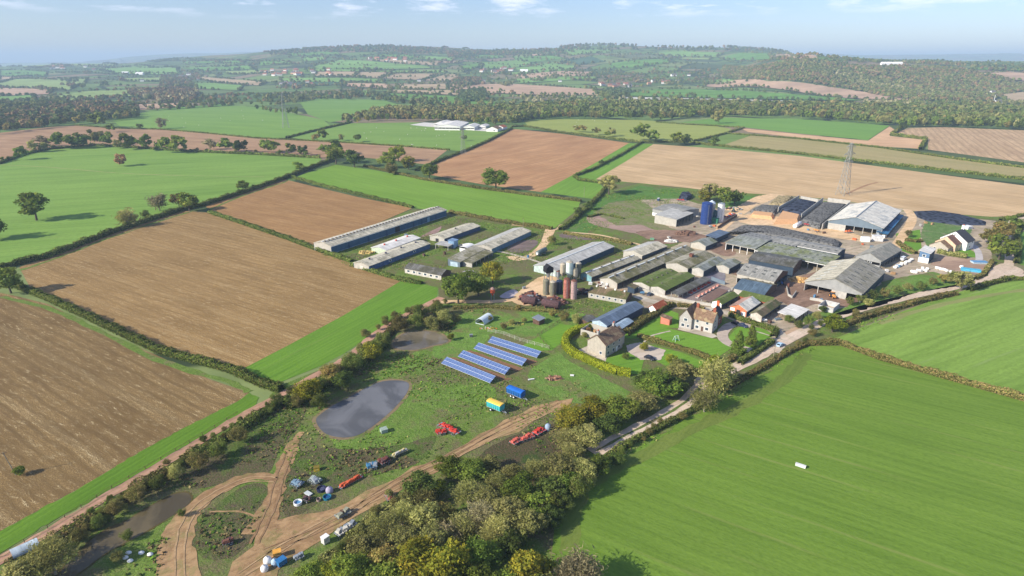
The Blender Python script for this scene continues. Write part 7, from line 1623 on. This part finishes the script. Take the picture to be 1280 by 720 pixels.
tub('water_trough', 'teal round tub near the dirt track in the scrap area', 409, 623, 1.5, .9, plain(L(40, 110, 130), .6), plain(L(30, 80, 130), .5))
tub('water_trough', 'small grey tub on the grass right of the scrap area', 398.5, 626, .8, .9, plain(L(150, 130, 120), .8))
def dome(name, label, px, py, r, mat, base=0.6):
    r *= .68
    p = G(px, py); e = empty(name, p, 0, label, 'tank')
    b = MB(); b.lathe([(r * .96, 0), (r, base), (r * .92, base + r * .45), (r * .68, base + r * .75), (r * .3, base + r * .95), (r * .1, base + r)], 18); b.build('body', mat, e, True)
    b = MB(); b.rod((0, 0, base + r - .02), (0, 0, base + r + .25), r * .18, 10); b.build('lid', steel, e); return e
dome('dome_tank', 'pale lilac domed tank next to the dark round tub', 412, 615, 1.5, plain(L(168, 160, 178), .6))
dome('water_tank', 'white domed tank in the pile by the lower edge of the wood', 335, 703, 1.5, white); dome('water_tank', 'second white domed tank in the pile at the wood edge', 331, 713, 1.3, white); dome('water_tank', 'blue topped white tank in the pile at the wood edge', 344, 705, 1.3, plain(L(170, 190, 205), .5))
dome('feed_tank', 'blue grey conical tank at the upper end of the red machinery', 685, 538, 1.5, plain(L(150, 168, 188), .5), 1.4)
def crate(name, label, cat, px, py, l, w, h, mat, rz=0.4, top=None, lid=True):
    if w < 3: l *= .8; w *= .8; h *= .85
    p = G(px, py); e = empty(name, p, rz, label, cat)
    b = MB(); b.box(-l / 2, l / 2, -w / 2, w / 2, .12, h); b.build('body', mat, e)
    b = MB()
    for y in (-w * .35, w * .35): b.box(-l / 2 - .05, l / 2 + .05, y - .08, y + .08, 0, .118)
    b.build('runners', steel, e)
    b = MB(); b.box(-l / 2 - .06, l / 2 + .06, -w / 2 - .06, w / 2 + .06, h + .003, h + .12); b.build('lid', top or mat, e)
    b = MB(); b.rod((-l * .3, -w / 2 - .04, h * .55), (l * .3, -w / 2 - .04, h * .55), .04, 5); b.build('bar', steel, e)
    return e
crate('feed_bin', 'bright yellow box behind the white tanks at the wood edge', 'bin', 347, 696, 2.2, 1.8, 1.9, plain(L(222, 162, 70), .6)); crate('feed_bin', 'deep blue box among the white tanks at the wood edge', 'bin', 352, 705, 2.6, 2, 1.6, plain(L(50, 110, 160), .6), .9)
crate('cab', 'white machine cab standing alone at the edge of the wood', 'cab', 407, 678, 2.0, 1.7, 2.1, plain(L(206, 204, 198), .6), .9, white); crate('scrap_box', 'yellow scrap box in the brown weeds above the scrap area', 'box', 396, 588, 1.9, 1.6, 1.3, plain(L(220, 186, 50), .7), .3, plain(L(120, 104, 40), .8))
crate('pallet_stack', 'silver sheet stack lying flat in the scrap area', 'pallet stack', 385.5, 618, 2.6, 1.4, .4, plain(L(196, 200, 196), .4, .1), -.6); crate('cage', 'pale grey wire crate on the bank of the larger pond', 'crate', 480, 540, 2.6, 2.4, 1.4, plain(L(150, 165, 150), .8, .3, .3), .5)
crate('field_trough', 'long white trough standing in the big green field', 'trough', 1000.5, 583.5, 3.4, 1.0, .8, plain(L(215, 215, 208), .7), -.62); crate('beam', 'white beam lying on the rough grass near the blue trailer', 'beam', 664, 475, 2.8, .5, .4, white, .3); crate('beam', 'shorter white slab lying right of the branch pile', 'slab', 715, 470, 1.6, .9, .4, white, -.1)
crate('generator', 'small dark box left of the solar panels above the brown pond', 'box', 589, 421, 1.6, 1.2, 1.2, plain(L(90, 92, 96), .7), .2, steel)
crate('caravan', 'white caravan body beside the cream shed', 'caravan', 582, 309, 4, 2.2, 2.4, white, .6); crate('container', 'white container in front of the white roofed barn', 'container', 1081, 302, 5, 3, 3, white, -.2); crate('container', 'pale grey container at the corner of the white roofed barn', 'container', 1096, 301, 6, 4, 3.4, plain(L(206, 204, 200), .7), -.25); crate('container', 'slim white container at the shaded side of the white roofed barn', 'container', 1105, 297, 5, 2, 2.4, white, .8)
crate('oil_tank', 'green box at the left of the muddy paddock track end', 'box', 815, 300, 3, 1.6, 1.4, plain(L(120, 170, 130), .7), -.1); crate('table', 'blue garden table near the white end of the green roofed shed', 'table', 937, 395, 2.6, 1.6, .8, plain(L(90, 160, 200), .6), .3)
crate('pool_frame', 'pale blue covered pool frame in the gravel yard corner', 'pool', 1224, 329, 8, 4, 1.0, plain(L(170, 190, 200), .6), -.1, plain(L(90, 140, 180), .4)); crate('tarpaulin_stack', 'turquoise sheeted stack at the edge of the gravel yard', 'stack', 1213, 339, 9, 3.2, 1.3, plain(L(80, 170, 200), .6), -.45)
crate('bin', 'orange play box on the grass beside the stepped gable house', 'box', 1205, 297, 2.2, 1.6, 2.4, plain(L(230, 160, 90), .6), .2); crate('trampoline_box', 'cream tent frame on the grass behind the stepped gable house', 'tent', 1209, 286, 5, 4, 2.0, white, .4)
crate('skip', 'dark skip at the corner behind the grey roofed barn by the silo', 'skip', 823, 251, 2.6, 2.2, 2.6, plain(L(60, 80, 104), .6), .9, white)
crate('oil_tank', 'white tank box beside the chimney end of the large farmhouse', 'tank', 885, 392, 3.2, 1.6, 1.6, white, .2)
def bale(px, py, r, rz, label, group):
    p = G(px, py); o = None
    b = MB(); b.rod((-.62, 0, r), (.62, 0, r), r, 14); b.rod((-.7, 0, r), (-.62, 0, r), r * .8, 14); b.rod((.62, 0, r), (.7, 0, r), r * .8, 14)
    o = b.build('wrapped_bale', white); o.location = p; o.rotation_euler = (0, 0, rz); tag(o, label, 'bale', group)
rb = random.Random(3)
for (x0, y0, x1, y1, n, lab, g) in [(1139, 340, 1159, 337, 12, 'white wrapped bale in the large heap on the grass by the blue building', 'bales heaped by the blue building'), (1117, 336, 1127, 331, 7, 'white wrapped bale in the row nearest the shaded barn side', 'bales in the row by the barn'), (1129, 331, 1141, 325, 7, 'white wrapped bale in the row leading to the blue building', 'bales leading to the blue building'), (1169, 336, 1184, 340, 8, 'white wrapped bale along the edge of the gravel yard', 'bales along the gravel yard')]:
    for i in range(n): t = (i + .5) / n; bale(x0 + (x1 - x0) * t + rb.uniform(-.8, .8), y0 + (y1 - y0) * t + (rb.uniform(-1.6, 2.6) if n == 12 else rb.uniform(-.6, .6)), .72, rb.uniform(0, 3), lab, g)
bale(1201.5, 335, .8, .3, 'white wrapped bale alone at the end of the turquoise stack', None); bale(1188, 341, .7, .9, 'white wrapped bale standing just right of the gravel yard row', None)
for (x, y, lab) in [(157, 698, 'white plastic sack leftmost of the pile by the canal pond'), (163, 702, 'white plastic sack in the middle of the pile by the canal pond'), (161, 692, 'white plastic sack topmost of the pile by the canal pond'), (177, 692, 'white plastic sack right of the pile by the canal pond'), (188, 694, 'small white sack farthest right of the canal pond pile')]:
    p = G(x, y); b = MB(); b.lathe([(.5, 0), (.68, .25), (.6, .6), (.25, .8), (.1, .92)], 10); o = b.build('plastic_sack', white, None, True); o.location = p; o.scale = (1.1, .8, .8); tag(o, lab, 'sack')
def car(label, px, py, px2, py2, mat, name='car', L_=4.3, H_=1.45, van=False, pick=False):
    p, rz, _ = frame_at(px, py, px2, py2); e = empty(name, p, rz, label, name)
    W = 1.75; x0, x1 = -L_ / 2, L_ / 2
    if van: prof = [(x0, .35), (x1, .35), (x1, .95), (x1 - .7, 1.1), (x1 - 1.2, H_ - .1), (x1 - 1.5, H_), (x0 + .1, H_), (x0, 1.0)]
    elif pick: prof = [(x0, .4), (x1, .4), (x1, .95), (x1 - 1.2, 1.05), (x1 - 1.7, H_), (x1 - 2.9, H_), (x1 - 3.0, .98), (x0, .98)]
    else: prof = [(x0, .35), (x1, .35), (x1, .75), (x1 - 1.0, .92), (x1 - 1.6, H_ - .03), (x1 - 2.0, H_), (x0 + 1.0, H_ - .02), (x0 + .25, .98), (x0, .9)]
    b = MB(); b.prism([(x, -W / 2, z) for x, z in prof], (0, W, 0)); o = b.build('body', mat, e)
    bv = o.modifiers.new('bevel', 'BEVEL'); bv.width = .09; bv.segments = 2
    gl = plain((.02, .025, .03), .1, .1, 2); zz = H_ * .68
    b = MB()
    xa, xb = (x1 - 1.15, x1 - 1.55) if not pick else (x1 - 1.28, x1 - 1.66)
    b.quad((xa + .04, -W * .42, 1.0), (xa + .04, W * .42, 1.0), (xb + .05, W * .4, H_ - .12), (xb + .05, -W * .4, H_ - .12)); b.build('windscreen', gl, e)
    for s in (-1, 1):
        b = MB(); y = s * (W / 2 + .012); b.quad((xb - .1, y, zz), (x0 + (.6 if not pick else 1.4), y, zz), (x0 + (.9 if not pick else 1.5), y, H_ - .15), (xb - .2, y, H_ - .15)); b.build('side_window', gl, e)
    if not pick: b = MB(); b.quad((x0 + .2 if not van else x0 - .01, -W * .4, zz + .05), (x0 + .2 if not van else x0 - .01, W * .4, zz + .05), (x0 + .8 if not van else x0 - .012, W * .38, H_ - .1), (x0 + .8 if not van else x0 - .012, -W * .38, H_ - .1)); b.build('rear_window', gl, e)
    for x in (x0 + .8, x1 - .85):
        for s in (-1, 1): wheel(e, x, s * (W / 2 - .08), .33, .22)
    for s in (-1, 1):
        b = MB(); b.box(x1, x1 + .03, s * .6 - .15, s * .6 + .15, .6, .75); b.build('headlight', RLw, e)
        b = MB(); b.box(x0 - .03, x0, s * .6 - .12, s * .6 + .12, .7, .85); b.build('tail_light', redm, e)
car('pale blue car driving along the lane past the farmhouse', 975, 432.5, 980, 429.5, plain(L(170, 200, 220), .3, .04))
car('dark blue car at the head of the farmhouse drive', 928, 408.5, 933, 410, plain(L(50, 60, 86), .3, .05)); car('near black car behind the dark blue one on the farmhouse drive', 920, 406, 924, 407.5, plain(L(34, 34, 40), .3, .05))
car('dark car parked by the house of stepped gables', 1194, 300.5, 1199, 301.5, plain(L(40, 60, 90), .3, .05)); car('white van parked at the end of the grey roofed barn', 1129, 325, 1134, 322.5, plain(L(226, 232, 236), .3, .03), 'van', 5.2, 2.2, True)
car('dark vehicle on the side lane by the big dark tree', 1261, 303, 1261, 299, plain(L(50, 50, 60), .3, .05), 'car', 4.4, 1.7); car('grey blue car parked beside the open ended brown shed', 812, 369, 816, 366, plain(L(70, 84, 100), .3, .05)); car('dark car half in shade at the lower edge of the car park', 812, 449, 818, 451, plain(L(46, 46, 56), .3, .05))
car('pale pickup parked in the wet yard by the green roofs', 757, 352.5, 762, 351, plain(L(200, 202, 200), .4, .05), 'pickup', 5, 1.7, False, True)
def tractor(label, px, py, px2, py2, mat):
    p, rz, _ = frame_at(px, py, px2, py2); e = empty('tractor', p, rz, label, 'tractor')
    b = MB(); b.prism([(-.2, -.45, .8), (2.2, -.45, .8), (2.2, -.45, 1.4), (2.0, -.45, 1.6), (-.2, -.45, 1.75)], (0, .9, 0)); b.build('bonnet', mat, e)
    b = MB(); b.prism([(-1.6, -.75, 1.0), (-.2, -.75, 1.0), (-.35, -.75, 2.6), (-1.5, -.75, 2.6)], (0, 1.5, 0)); c = b.build('cab', glass, e)
    b = MB(); b.box(-1.65, -.2, -.82, .82, 2.604, 2.72); b.build('cab_roof', mat, c)
    for s in (-1, 1): wheel(e, -1.0, s * 1.0, .9, .5, mat); wheel(e, 1.8, s * .8, .55, .35, mat)
    b = MB(); b.rod((1.0, .3, 1.6), (1.0, .3, 2.6), .05, 6); b.build('exhaust', black_m, e)
tractor('green tractor standing on the sandy ground behind the white tower', 917, 265, 921, 262, green_m); tractor('blue tractor in the shade of the big grey roofed shed', 976, 355, 979, 359, plain(L(50, 90, 150), .5)); tractor('orange loader tractor inside the front bays of the rooflit barn', 1041, 372, 1046, 376, plain(L(214, 150, 80), .5))

# feed barriers in the open cattle pens
field('cattle_pen', [(846, 372), (884, 350), (912, 360), (914, 364), (884, 376), (862, 376)], dirt(L(120, 104, 98), L(150, 134, 126), .6, .1), .14, False, .2)
field('wet_concrete', [(882, 344), (892, 338), (905, 340), (906, 350), (896, 356), (884, 350)], plain(L(112, 108, 118), .25, .2, 3), .13, True)
def barrier(label, a, b, mat, h=1.3, w=.8, n=12):
    p, rz, Ln = frame_at(*a, *b); e = empty('feed_barrier', p, rz, label, 'feed barrier')
    m = MB(); m.box(0, Ln, -w / 2, w / 2, 0, .5); m.build('trough', conc, e)
    m = MB(); m.box(0, Ln, w / 2 + .05, w / 2 + .15, h - .1, h); m.box(0, Ln, w / 2 + .05, w / 2 + .15, .55, .65)
    for i in range(n + 1): x = i * Ln / n; m.box(max(0, x - .05), min(Ln, x + .05) + .001, w / 2 + .04, w / 2 + .16, 0, h)
    m.build('rails', mat, e)
    for i in range(n // 2): x = (i * 2 + .6) * Ln / n; m = MB(); m.box(x, x + Ln / n * .9, -w * .4, w * .4, .5, 1.05); m.build('feed_box', mat, e)
barrier('red feed barrier row beside the narrow grey passage roof', (861, 369), (888, 354), red_m, 1.4, 1.6); barrier('pale feed barrier row in the middle of the cattle pens', (871, 373), (899, 357.5), plain(L(216, 150, 130), .8), 1.2, 1.2)
barrier('white rimmed trough row at the right side of the cattle pens', (893, 378), (917, 361.5), conc, 1.2, 1.0)
shed('pen_roof', 'flat brown slatted pen cover between the feed barriers', 'pen cover', (888, 377), (909, 363.5), (878, 373.5), 1.8, .2, plain(L(120, 96, 84), .9, .2, 1), kind='mono', walls={'all': ('open', conc, conc)})
def wall_line(name, label, cat, px, h, t, mat, posts=0, rails=()):
    P = [G(*p) for p in px]; e = empty(name, P[0], 0, label, cat); o = P[0]
    b = MB(); pm = None
    for a, q in zip(P, P[1:]):
        d = q - a; M = Matrix.Translation(a - o) @ Matrix.Rotation(math.atan2(d.y, d.x), 4, 'Z')
        if not posts: b.box(0, d.length, -t / 2, t / 2, 0, h, M)
        else:
            n = max(1, int(d.length / posts))
            for i in range(n):
                if pm is None: pb = MB(); pb.box(-.06, .06, -.06, .06, 0, h); po = pb.build('post', mat, e); pm = po.data
                else: po = link('post', pm, e)
                po.location = M @ Vector((i * d.length / n, 0, 0)); po.rotation_euler = (0, 0, math.atan2(d.y, d.x))
            for z in rails: b.box(0, d.length, .065, .10, z - .04, z + .04, M)
    b.build('rails' if posts else 'panel', mat, e)
    return e
wall_line('wire_fence', 'pale wire fence running above the farthest row of solar panels', 'fence', [(610, 415), (630, 419), (650, 427), (687, 437)], 1.7, .1, plain(L(190, 186, 170), .8), 3, (.5, 1.0, 1.6)); wall_line('wire_fence', 'thin dark fence crossing the grass paddock towards the silos', 'fence', [(687, 437), (672, 420), (706, 398)], 1.2, .1, timber, 3, (.5, 1.0))
wall_line('wall', 'low pale wall in front of the calf pens and the farmhouse yard', 'wall', [(813, 367), (835, 374), (860, 378), (890, 383)], 1.4, .3, conc); wall_line('wall', 'pale block wall along the yard below the green mossed roofs', 'wall', [(790, 362), (812, 366)], 1.6, .3, cream); wall_line('wall', 'curved pale yard wall in front of the rooflit barn', 'wall', [(983, 360), (985, 370), (990, 373), (995, 366)], 1.2, .3, conc)
wall_line('wall', 'blue grey wall between the wet yard and the cattle pens', 'wall', [(889, 350), (902, 355), (906, 356)], 2.0, .3, bluegrey); wall_line('wall', 'dark wall along the dirt bank below the blue tower silo', 'wall', [(897, 286), (906, 280), (921, 271)], 1.8, .4, timber); wall_line('wall', 'concrete wall along the shaded side yard of the stone house', 'wall', [(1012, 375), (1024, 377), (1031, 380)], 1.5, .3, conc)
wall_line('field_fence', 'post and rail fence along the edge of the dirt track at the left', 'fence', [(0, 697), (60, 661), (140, 611), (220, 564), (298, 517)], 1.1, .1, timber, 4, (.6, 1.0))
heap('vegetable_bed', 'yellow and green vegetable plot beside the polytunnel', 'vegetable plot', 640, 405, 6, 3, .7, [plain(L(110, 120, 60), .95), plain(L(190, 176, 90), .9), plain(L(120, 90, 70), .9), plain(L(80, 110, 50), .9)], 90, 31, (.2, .5), flat=False); heap('vegetable_bed', 'flowering plot with orange and white spots below the polytunnel', 'vegetable plot', 610, 411, 4, 1.5, .6, [plain(L(100, 120, 50), .95), orange_m, yellow_m, white], 50, 32, (.15, .4))
shed('polytunnel', 'small white polytunnel on the grass above the solar panels', 'polytunnel', (605, 406), (616.5, 398.6), (596, 402.5), .3, 2.3, plain(L(206, 216, 218), .4, .04), kind='arch', walls={'all': ('full', plain(L(200, 210, 212), .4))}, over=.05)
def climbing(px, py):
    p = G(px, py); e = empty('play_frame', p, .5, 'small mint green play frame on the farmhouse lawn', 'play frame')
    for x in (-1, 1):
        for y in (-.8, .8): b = MB(); b.rod((x * 1.1, y, 0), (x * .8, y * .2, 2.3), .09, 6); b.build('leg', mint, e)
    b = MB(); b.rod((-.9, 0, 2.3), (.9, 0, 2.3), .09, 6); b.build('crossbar', mint, e)
    b = MB(); b.box(-.7, .7, -.35, .35, .6, .7); b.build('seat', green_m, e)
climbing(845, 426)
def pylon(label, px, py, hpx):
    p = G(px, py); H = hpx / ppm(p) * 1.03; e = empty('pylon', p, .5, label, 'pylon'); w = H * .085; r = H * .0028
    def corner(z, k): s = w * (1 - .9 * (z / H) ** .75) + .25; return Vector((s * (1 if k in (0, 3) else -1), s * (1 if k < 2 else -1), z))
    zs = [0, .13, .25, .36, .46, .55, .63, .7, .77, .84, .91, .97]; zs = [z * H for z in zs]
    b = MB()
    for k in range(4):
        for a, c in zip(zs, zs[1:]): b.rod(corner(a, k), corner(c, k), r * 1.3, 5)
    b.build('legs', PYM, e)
    b = MB()
    for a, c in zip(zs, zs[1:]):
        for k in range(4):
            b.rod(corner(a, k), corner(c, (k + 1) % 4), r * .7, 4); b.rod(corner(a, (k + 1) % 4), corner(c, k), r * .7, 4); b.rod(corner(c, k), corner(c, (k + 1) % 4), r * .7, 4)
    b.build('bracing', PYM, e)
    for z, s in ((.63, .13), (.77, .16), (.91, .12)):
        b = MB()
        for d in (-1, 1):
            tip = Vector((d * H * s, 0, z * H))
            for k in (0, 1, 2, 3):
                if (corner(z * H, k).x > 0) == (d > 0): b.rod(corner(z * H, k), tip, r, 4); b.rod(corner((z + .05) * H, k), tip, r, 4)
            b.rod(tip, tip - Vector((0, 0, H * .04)), r * 1.2, 5)
        b.build('crossarm', PYM, e)
    b = MB(); b.rod((0, 0, .97 * H), (0, 0, H), r, 5); b.build('peak', PYM, e)
PYM = plain(L(150, 152, 146), .6, .1, 2)
pylon('tall pylon standing behind the silage clamps on the sandy field', 1053, 244, 64); pylon('distant pylon in the far green pasture at the left', 357.5, 160, 42); pylon('distant pylon near the corner of the reddish ploughed field', 579, 193, 33)
def pole(label, px, py, hpx, lean=0):
    p = G(px, py); h = hpx / ppm(p); e = empty('utility_pole', p, .6, label, 'utility pole')
    b = MB(); b.rod((0, 0, 0), (lean, 0, h), .14, 7, .1); b.build('pole', plain(L(150, 140, 120), .9), e); b = MB(); b.rod((lean - .9, 0, h - .4), (lean + .9, 0, h - .4), .07, 5); b.build('crossarm', timber, e)
pole('wooden pole standing in the nearest stubble field at the left', 20, 594, 36, -1.2); T(26, 588, 14, 'green', 'small green bush at the foot of the pole in the stubble field', name='bush', cat='bush')
pole('wooden pole beside the lane near the pale blue car', 967, 445, 15); pole('wooden pole above the silos by the dark tree clump', 885, 252, 12); pole('thin pole in the grass strip below the hooked hedge', 730, 247, 14); pole('thin pole on the sandy track edge right of the long green field', 654, 284, 12)

# ------------------------------------------------------------ distant houses, one mesh each
HM = [plain(L(214, 208, 196), .8, .05, 3), plain(L(190, 150, 120), .8, .1, 3), plain(L(226, 222, 214), .8, .05, 3)]; HR_ = [plain(L(140, 90, 74), .9, .1, 3), plain(L(110, 104, 104), .9, .1, 3), plain(L(160, 110, 88), .9, .1, 3)]
def far_house(p, l, w, h, rz, wall, roof, label, group, name='house', cat='house'):
    b = MB(); r = w * .42
    b.prism([(-l / 2, -w / 2, 0), (-l / 2, w / 2, 0), (-l / 2, w / 2, h), (-l / 2, 0, h + r), (-l / 2, -w / 2, h)], (l, 0, 0))
    o = b.build(name, wall); me = o.data; me.materials.append(roof)
    bm = bmesh.new(); bm.from_mesh(me)
    for s in (-1, 1):
        ye = s * (w / 2 + .4)
        q = [bm.verts.new(v) for v in ((-l / 2 - .4, ye, h - .25), (l / 2 + .4, ye, h - .25), (l / 2 + .4, 0, h + r + .12), (-l / 2 - .4, 0, h + r + .12))]
        f = bm.faces.new(q); f.material_index = 1
    for z0, z1 in ((h + r - 1, h + r + 1.4),):
        q = [bm.verts.new((x * .5 + l * .3, y * .5, z)) for z in (z0, z1) for x, y in ((-1, -1), (1, -1), (1, 1), (-1, 1))]
        for f in ((4, 5, 6, 7), (0, 1, 5, 4), (1, 2, 6, 5), (2, 3, 7, 6), (3, 0, 4, 7)): bm.faces.new([q[i] for i in f]).material_index = 1
    bm.to_mesh(me); bm.free(); o.location = p; o.rotation_euler = (0, 0, rz); tag(o, label, cat, group)
rh = random.Random(12)
for (x0, x1, y0, y1, n, lab, g, big) in [(318, 420, 88, 95, 26, 'small house of the distant village beyond the pastures at the left centre', 'houses of the left distant village', 1.6), (600, 640, 86, 93, 12, 'small house of the distant hamlet under the green hill', 'houses of the distant hamlet', 1.6), (742, 790, 105, 110, 11, 'pale house of the roadside village beyond the wood belt', 'houses of the roadside village', 1.3), (800, 850, 101, 106, 10, 'house in the upper part of the roadside village', 'houses in the upper roadside village', 1.3), (350, 390, 103, 108, 8, 'house near the distant village edge', 'houses at the village edge', 1.3), (60, 130, 82, 90, 8, 'distant farmhouse on the left skyline plain', 'farmhouses on the left plain', 1.8), (440, 520, 74, 78, 7, 'tiny house on the slope of the far hill', 'houses on the far hill slope', 2.2), (225, 260, 94, 102, 6, 'house among the copses at the far left', 'houses among the left copses', 1.3)]:
    for i in range(n):
        p = GT(rh.uniform(x0, x1), rh.uniform(y0, y1)); far_house(p, rh.uniform(9, 17) * big, 8 * big, rh.uniform(4.5, 6) * big ** .6, rh.uniform(-.6, .6), rh.choice(HM), rh.choice(HR_), lab, g)
for (x, y, l, w, h, lab) in [(1114, 81.5, 84, 14, 7, 'long white building on top of the wooded hill'), (1240, 118.5, 14, 10, 9, 'white house in a clearing of the wooded hill'), (1248, 129, 24, 10, 4, 'white works building at the foot of the wooded hill'), (157, 92.5, 34, 16, 6, 'long white farm shed on the left plain'), (175, 93.5, 40, 18, 6, 'second white farm shed on the left plain, right of the first'), (178, 102, 16, 10, 7, 'white house at the edge of the reddish copse on the left'), (236, 94, 22, 14, 7, 'white and red farm building left of the tan field'), (524, 102, 14, 10, 7, 'white cottage by the tan fields in the centre'), (604, 102.5, 18, 10, 6, 'white cottage beside the dark copse in the centre'), (700, 102.5, 14, 10, 6, 'white cottage in the tree belt right of centre'), (842, 95.5, 26, 14, 7, 'pinkish house on the slope above the roadside village'), (861, 95, 14, 10, 6, 'small white house right of the pinkish one on the slope'), (655, 90, 40, 18, 6, 'pale farm sheds below the green slope')]:
    far_house(GT(x, y), l, w, h, rh.uniform(-.3, .3) if l < 30 else -.03, white, HR_[1] if l < 30 else white, lab, None)
b = MB(); pm = GT(1242, 128); b.rod((0, 0, 0), (0, 0, 20), .7, 10, .5); b.box(-1.5, 1.5, -1.5, 1.5, 0, 4); o = b.build('chimney_stack', white); o.location = pm; tag(o, 'thin white stack beside the works at the foot of the wooded hill', 'chimney')
# sheep on the far pastures
def sheep_mesh():
    b = MB(); b.bm.verts.ensure_lookup_table()
    bmesh.ops.create_icosphere(b.bm, subdivisions=2, radius=.5, matrix=Matrix.Translation((0, 0, .62)) @ Matrix.Diagonal((1.15, .62, .62, 1)))
    bmesh.ops.create_icosphere(b.bm, subdivisions=1, radius=.17, matrix=Matrix.Translation((.66, 0, .82)) @ Matrix.Diagonal((1.3, .8, .9, 1)))
    for x in (-.32, .34):
        for y in (-.14, .14): b.rod((x, y, .45), (x, y, 0), .06, 5, .04)
    me = bpy.data.meshes.new('sheep'); b.bm.to_mesh(me); b.bm.free(); me.materials.append(plain(L(226, 220, 206), .95)); return me
sm = sheep_mesh(); rs = random.Random(9)
for (x0, x1, y0, y1, n, lab, g) in [(440, 590, 160, 183, 26, 'sheep grazing on the pasture in front of the far farmyard', 'sheep on the far farmyard pasture'), (200, 330, 138, 160, 12, 'sheep on the widest distant pasture at the left', 'sheep on the distant left pasture'), (710, 760, 150, 158, 6, 'sheep grazing on the meadow below the wood belt', 'sheep on the meadow')]:
    for i in range(n): o = link('sheep', sm); o.location = G(rs.uniform(x0, x1), rs.uniform(y0, y1)); o.scale = (1.25,) * 3; o.rotation_euler = (0, 0, rs.uniform(0, 6.28)); tag(o, lab, 'sheep', g)

# yard clutter
cl = random.Random(44)
JM = [white, rust, timber, steel, bluegrey, conc, orange_m, plain(L(90, 130, 160), .6), plain(L(176, 140, 100), .8)]
JL = ['pale', 'rusty', 'brown', 'grey', 'blue grey', 'concrete grey', 'orange', 'blue', 'tan']
for (x, y, where) in [(893, 283, 'below the blue tower silo'), (886, 284, 'left below the blue tower silo'), (905, 272, 'right of the white tower'), (913, 268, 'by the wall right of the white tower'), (872, 272, 'beside the open barn bays'), (868, 284, 'on the yard before the open barn'), (1078, 306, 'left of the white containers'), (1090, 310, 'below the pale grey container'), (1068, 300, 'before the white roofed barn bays'), (1118, 322, 'at the end of the grey roofed barn'), (1122, 334, 'beside the bale row near the rooflit barn'), (1108, 340, 'by the shaded side of the rooflit barn'), (1116, 343, 'on the grass by the rooflit barn'), (1098, 349, 'at the shaded corner of the rooflit barn'),
                       (950, 402, 'at the end of the mossy shed'), (962, 404, 'on the yard below the mossy shed'), (972, 400, 'left of the flat white roof'), (925, 392, 'before the pale workshop'), (919, 389, 'left of the pale workshop doors'), (940, 399, 'at the corner of the mossy shed'), (1026, 377, 'left of the squat concrete building'), (1018, 372, 'on the wall below the rooflit barn'), (984, 358, 'beside the shaded end of the big grey shed'), (992, 350, 'in the shaded alley of the big grey shed'),
                       (777, 366, 'by the brown roofed dairy shed'), (786, 371, 'at the end of the dairy shed'), (800, 368, 'on the yard below the green mossed roofs'), (822, 346, 'between the beige roof and the green ones'), (766, 352, 'at the foot of the long beige roof'), (732, 350, 'behind the pale rust silo'), (738, 356, 'in the shade right of the silos'), (720, 412, 'inside the lime hedge corner'), (744, 416, 'by the flat roofed outbuilding'), (560, 311, 'beside the blue cabin'), (573, 309, 'left of the white caravan'), (598, 312, 'at the end of the cream shed'), (520, 305, 'behind the white roofed shed'), (508, 295, 'by the side of the longest blue shed'), (530, 320, 'on the grass by the long low blue shed'), (556, 318, 'on the grass below the patched store'), (660, 322, 'on the track by the horizontal tank'), (655, 361, 'on the sand left of the silos'),
                       (1150, 283, 'behind the small lawn'), (1157, 279, 'left of the stepped gable house'), (1165, 281, 'beside the slate roof of the stepped house'), (836, 298, 'on the mud by the white rubble'), (905, 262, 'by the bank behind the white tower'), (925, 268, 'on the sand left of the silage face'), (1010, 288, 'before the tyre clamp'), (1030, 292, 'on the sand before the white roofed barn')]:
    k = cl.randrange(len(JM)); l_ = cl.uniform(1.6, 3.4); r_ = cl.uniform(0, 3)
    kind_ = cl.choice(['crate', 'crate', 'pallet_stack', 'tank', 'implement'])
    if kind_ == 'implement':
        p = G(x, y); m = ppm(p); implement(f'{JL[k]} machine frame {where}', (x, y), (x + l_ * m * .9, y - cl.uniform(-.4, .8)), 1.7, JM[k], k + int(x), n=3, z=.8)
    elif kind_ == 'tank': tub('water_tank', f'{JL[k]} round tank {where}', x, y, cl.uniform(.9, 1.5), cl.uniform(1.2, 2.2), JM[k])
    else: crate(kind_, f'{JL[k]} {"box" if kind_ == "crate" else "pallet stack"} {where}', 'box' if kind_ == 'crate' else 'pallet stack', x, y, l_, l_ * .6, cl.uniform(.8, 2.0), JM[k], r_)
# ------------------------------------------------------------ haze: the air over the whole place
def haze_box():
    t = bpy.data.materials.new('haze'); t.use_nodes = True; nt = t.node_tree; nt.nodes.clear()
    o = nt.nodes.new('ShaderNodeOutputMaterial'); v = nt.nodes.new('ShaderNodeVolumePrincipled')
    v.inputs['Color'].default_value = (.62, .82, 1.0, 1); v.inputs['Density'].default_value = HAZE_DENSITY; v.inputs['Anisotropy'].default_value = 0.0
    nt.links.new(v.outputs[0], o.inputs['Volume'])
    # wedge-shaped in plan like the ground sheet
    B = MB(); y0, y1 = -430, 30500; w0, w1 = 230, 48000; z0, z1 = -6, 330
    B.prism([(-w0, y0, z0), (w0, y0, z0), (w1, y1, z0), (-w1, y1, z0)], (0, 0, z1 - z0))
    ob = B.build('haze', t); ob['kind'] = 'stuff'; ob['label'] = 'thin pale blue autumn haze lying over the fields and far hills'
HAZE_DENSITY = 1.2e-4
haze_box()
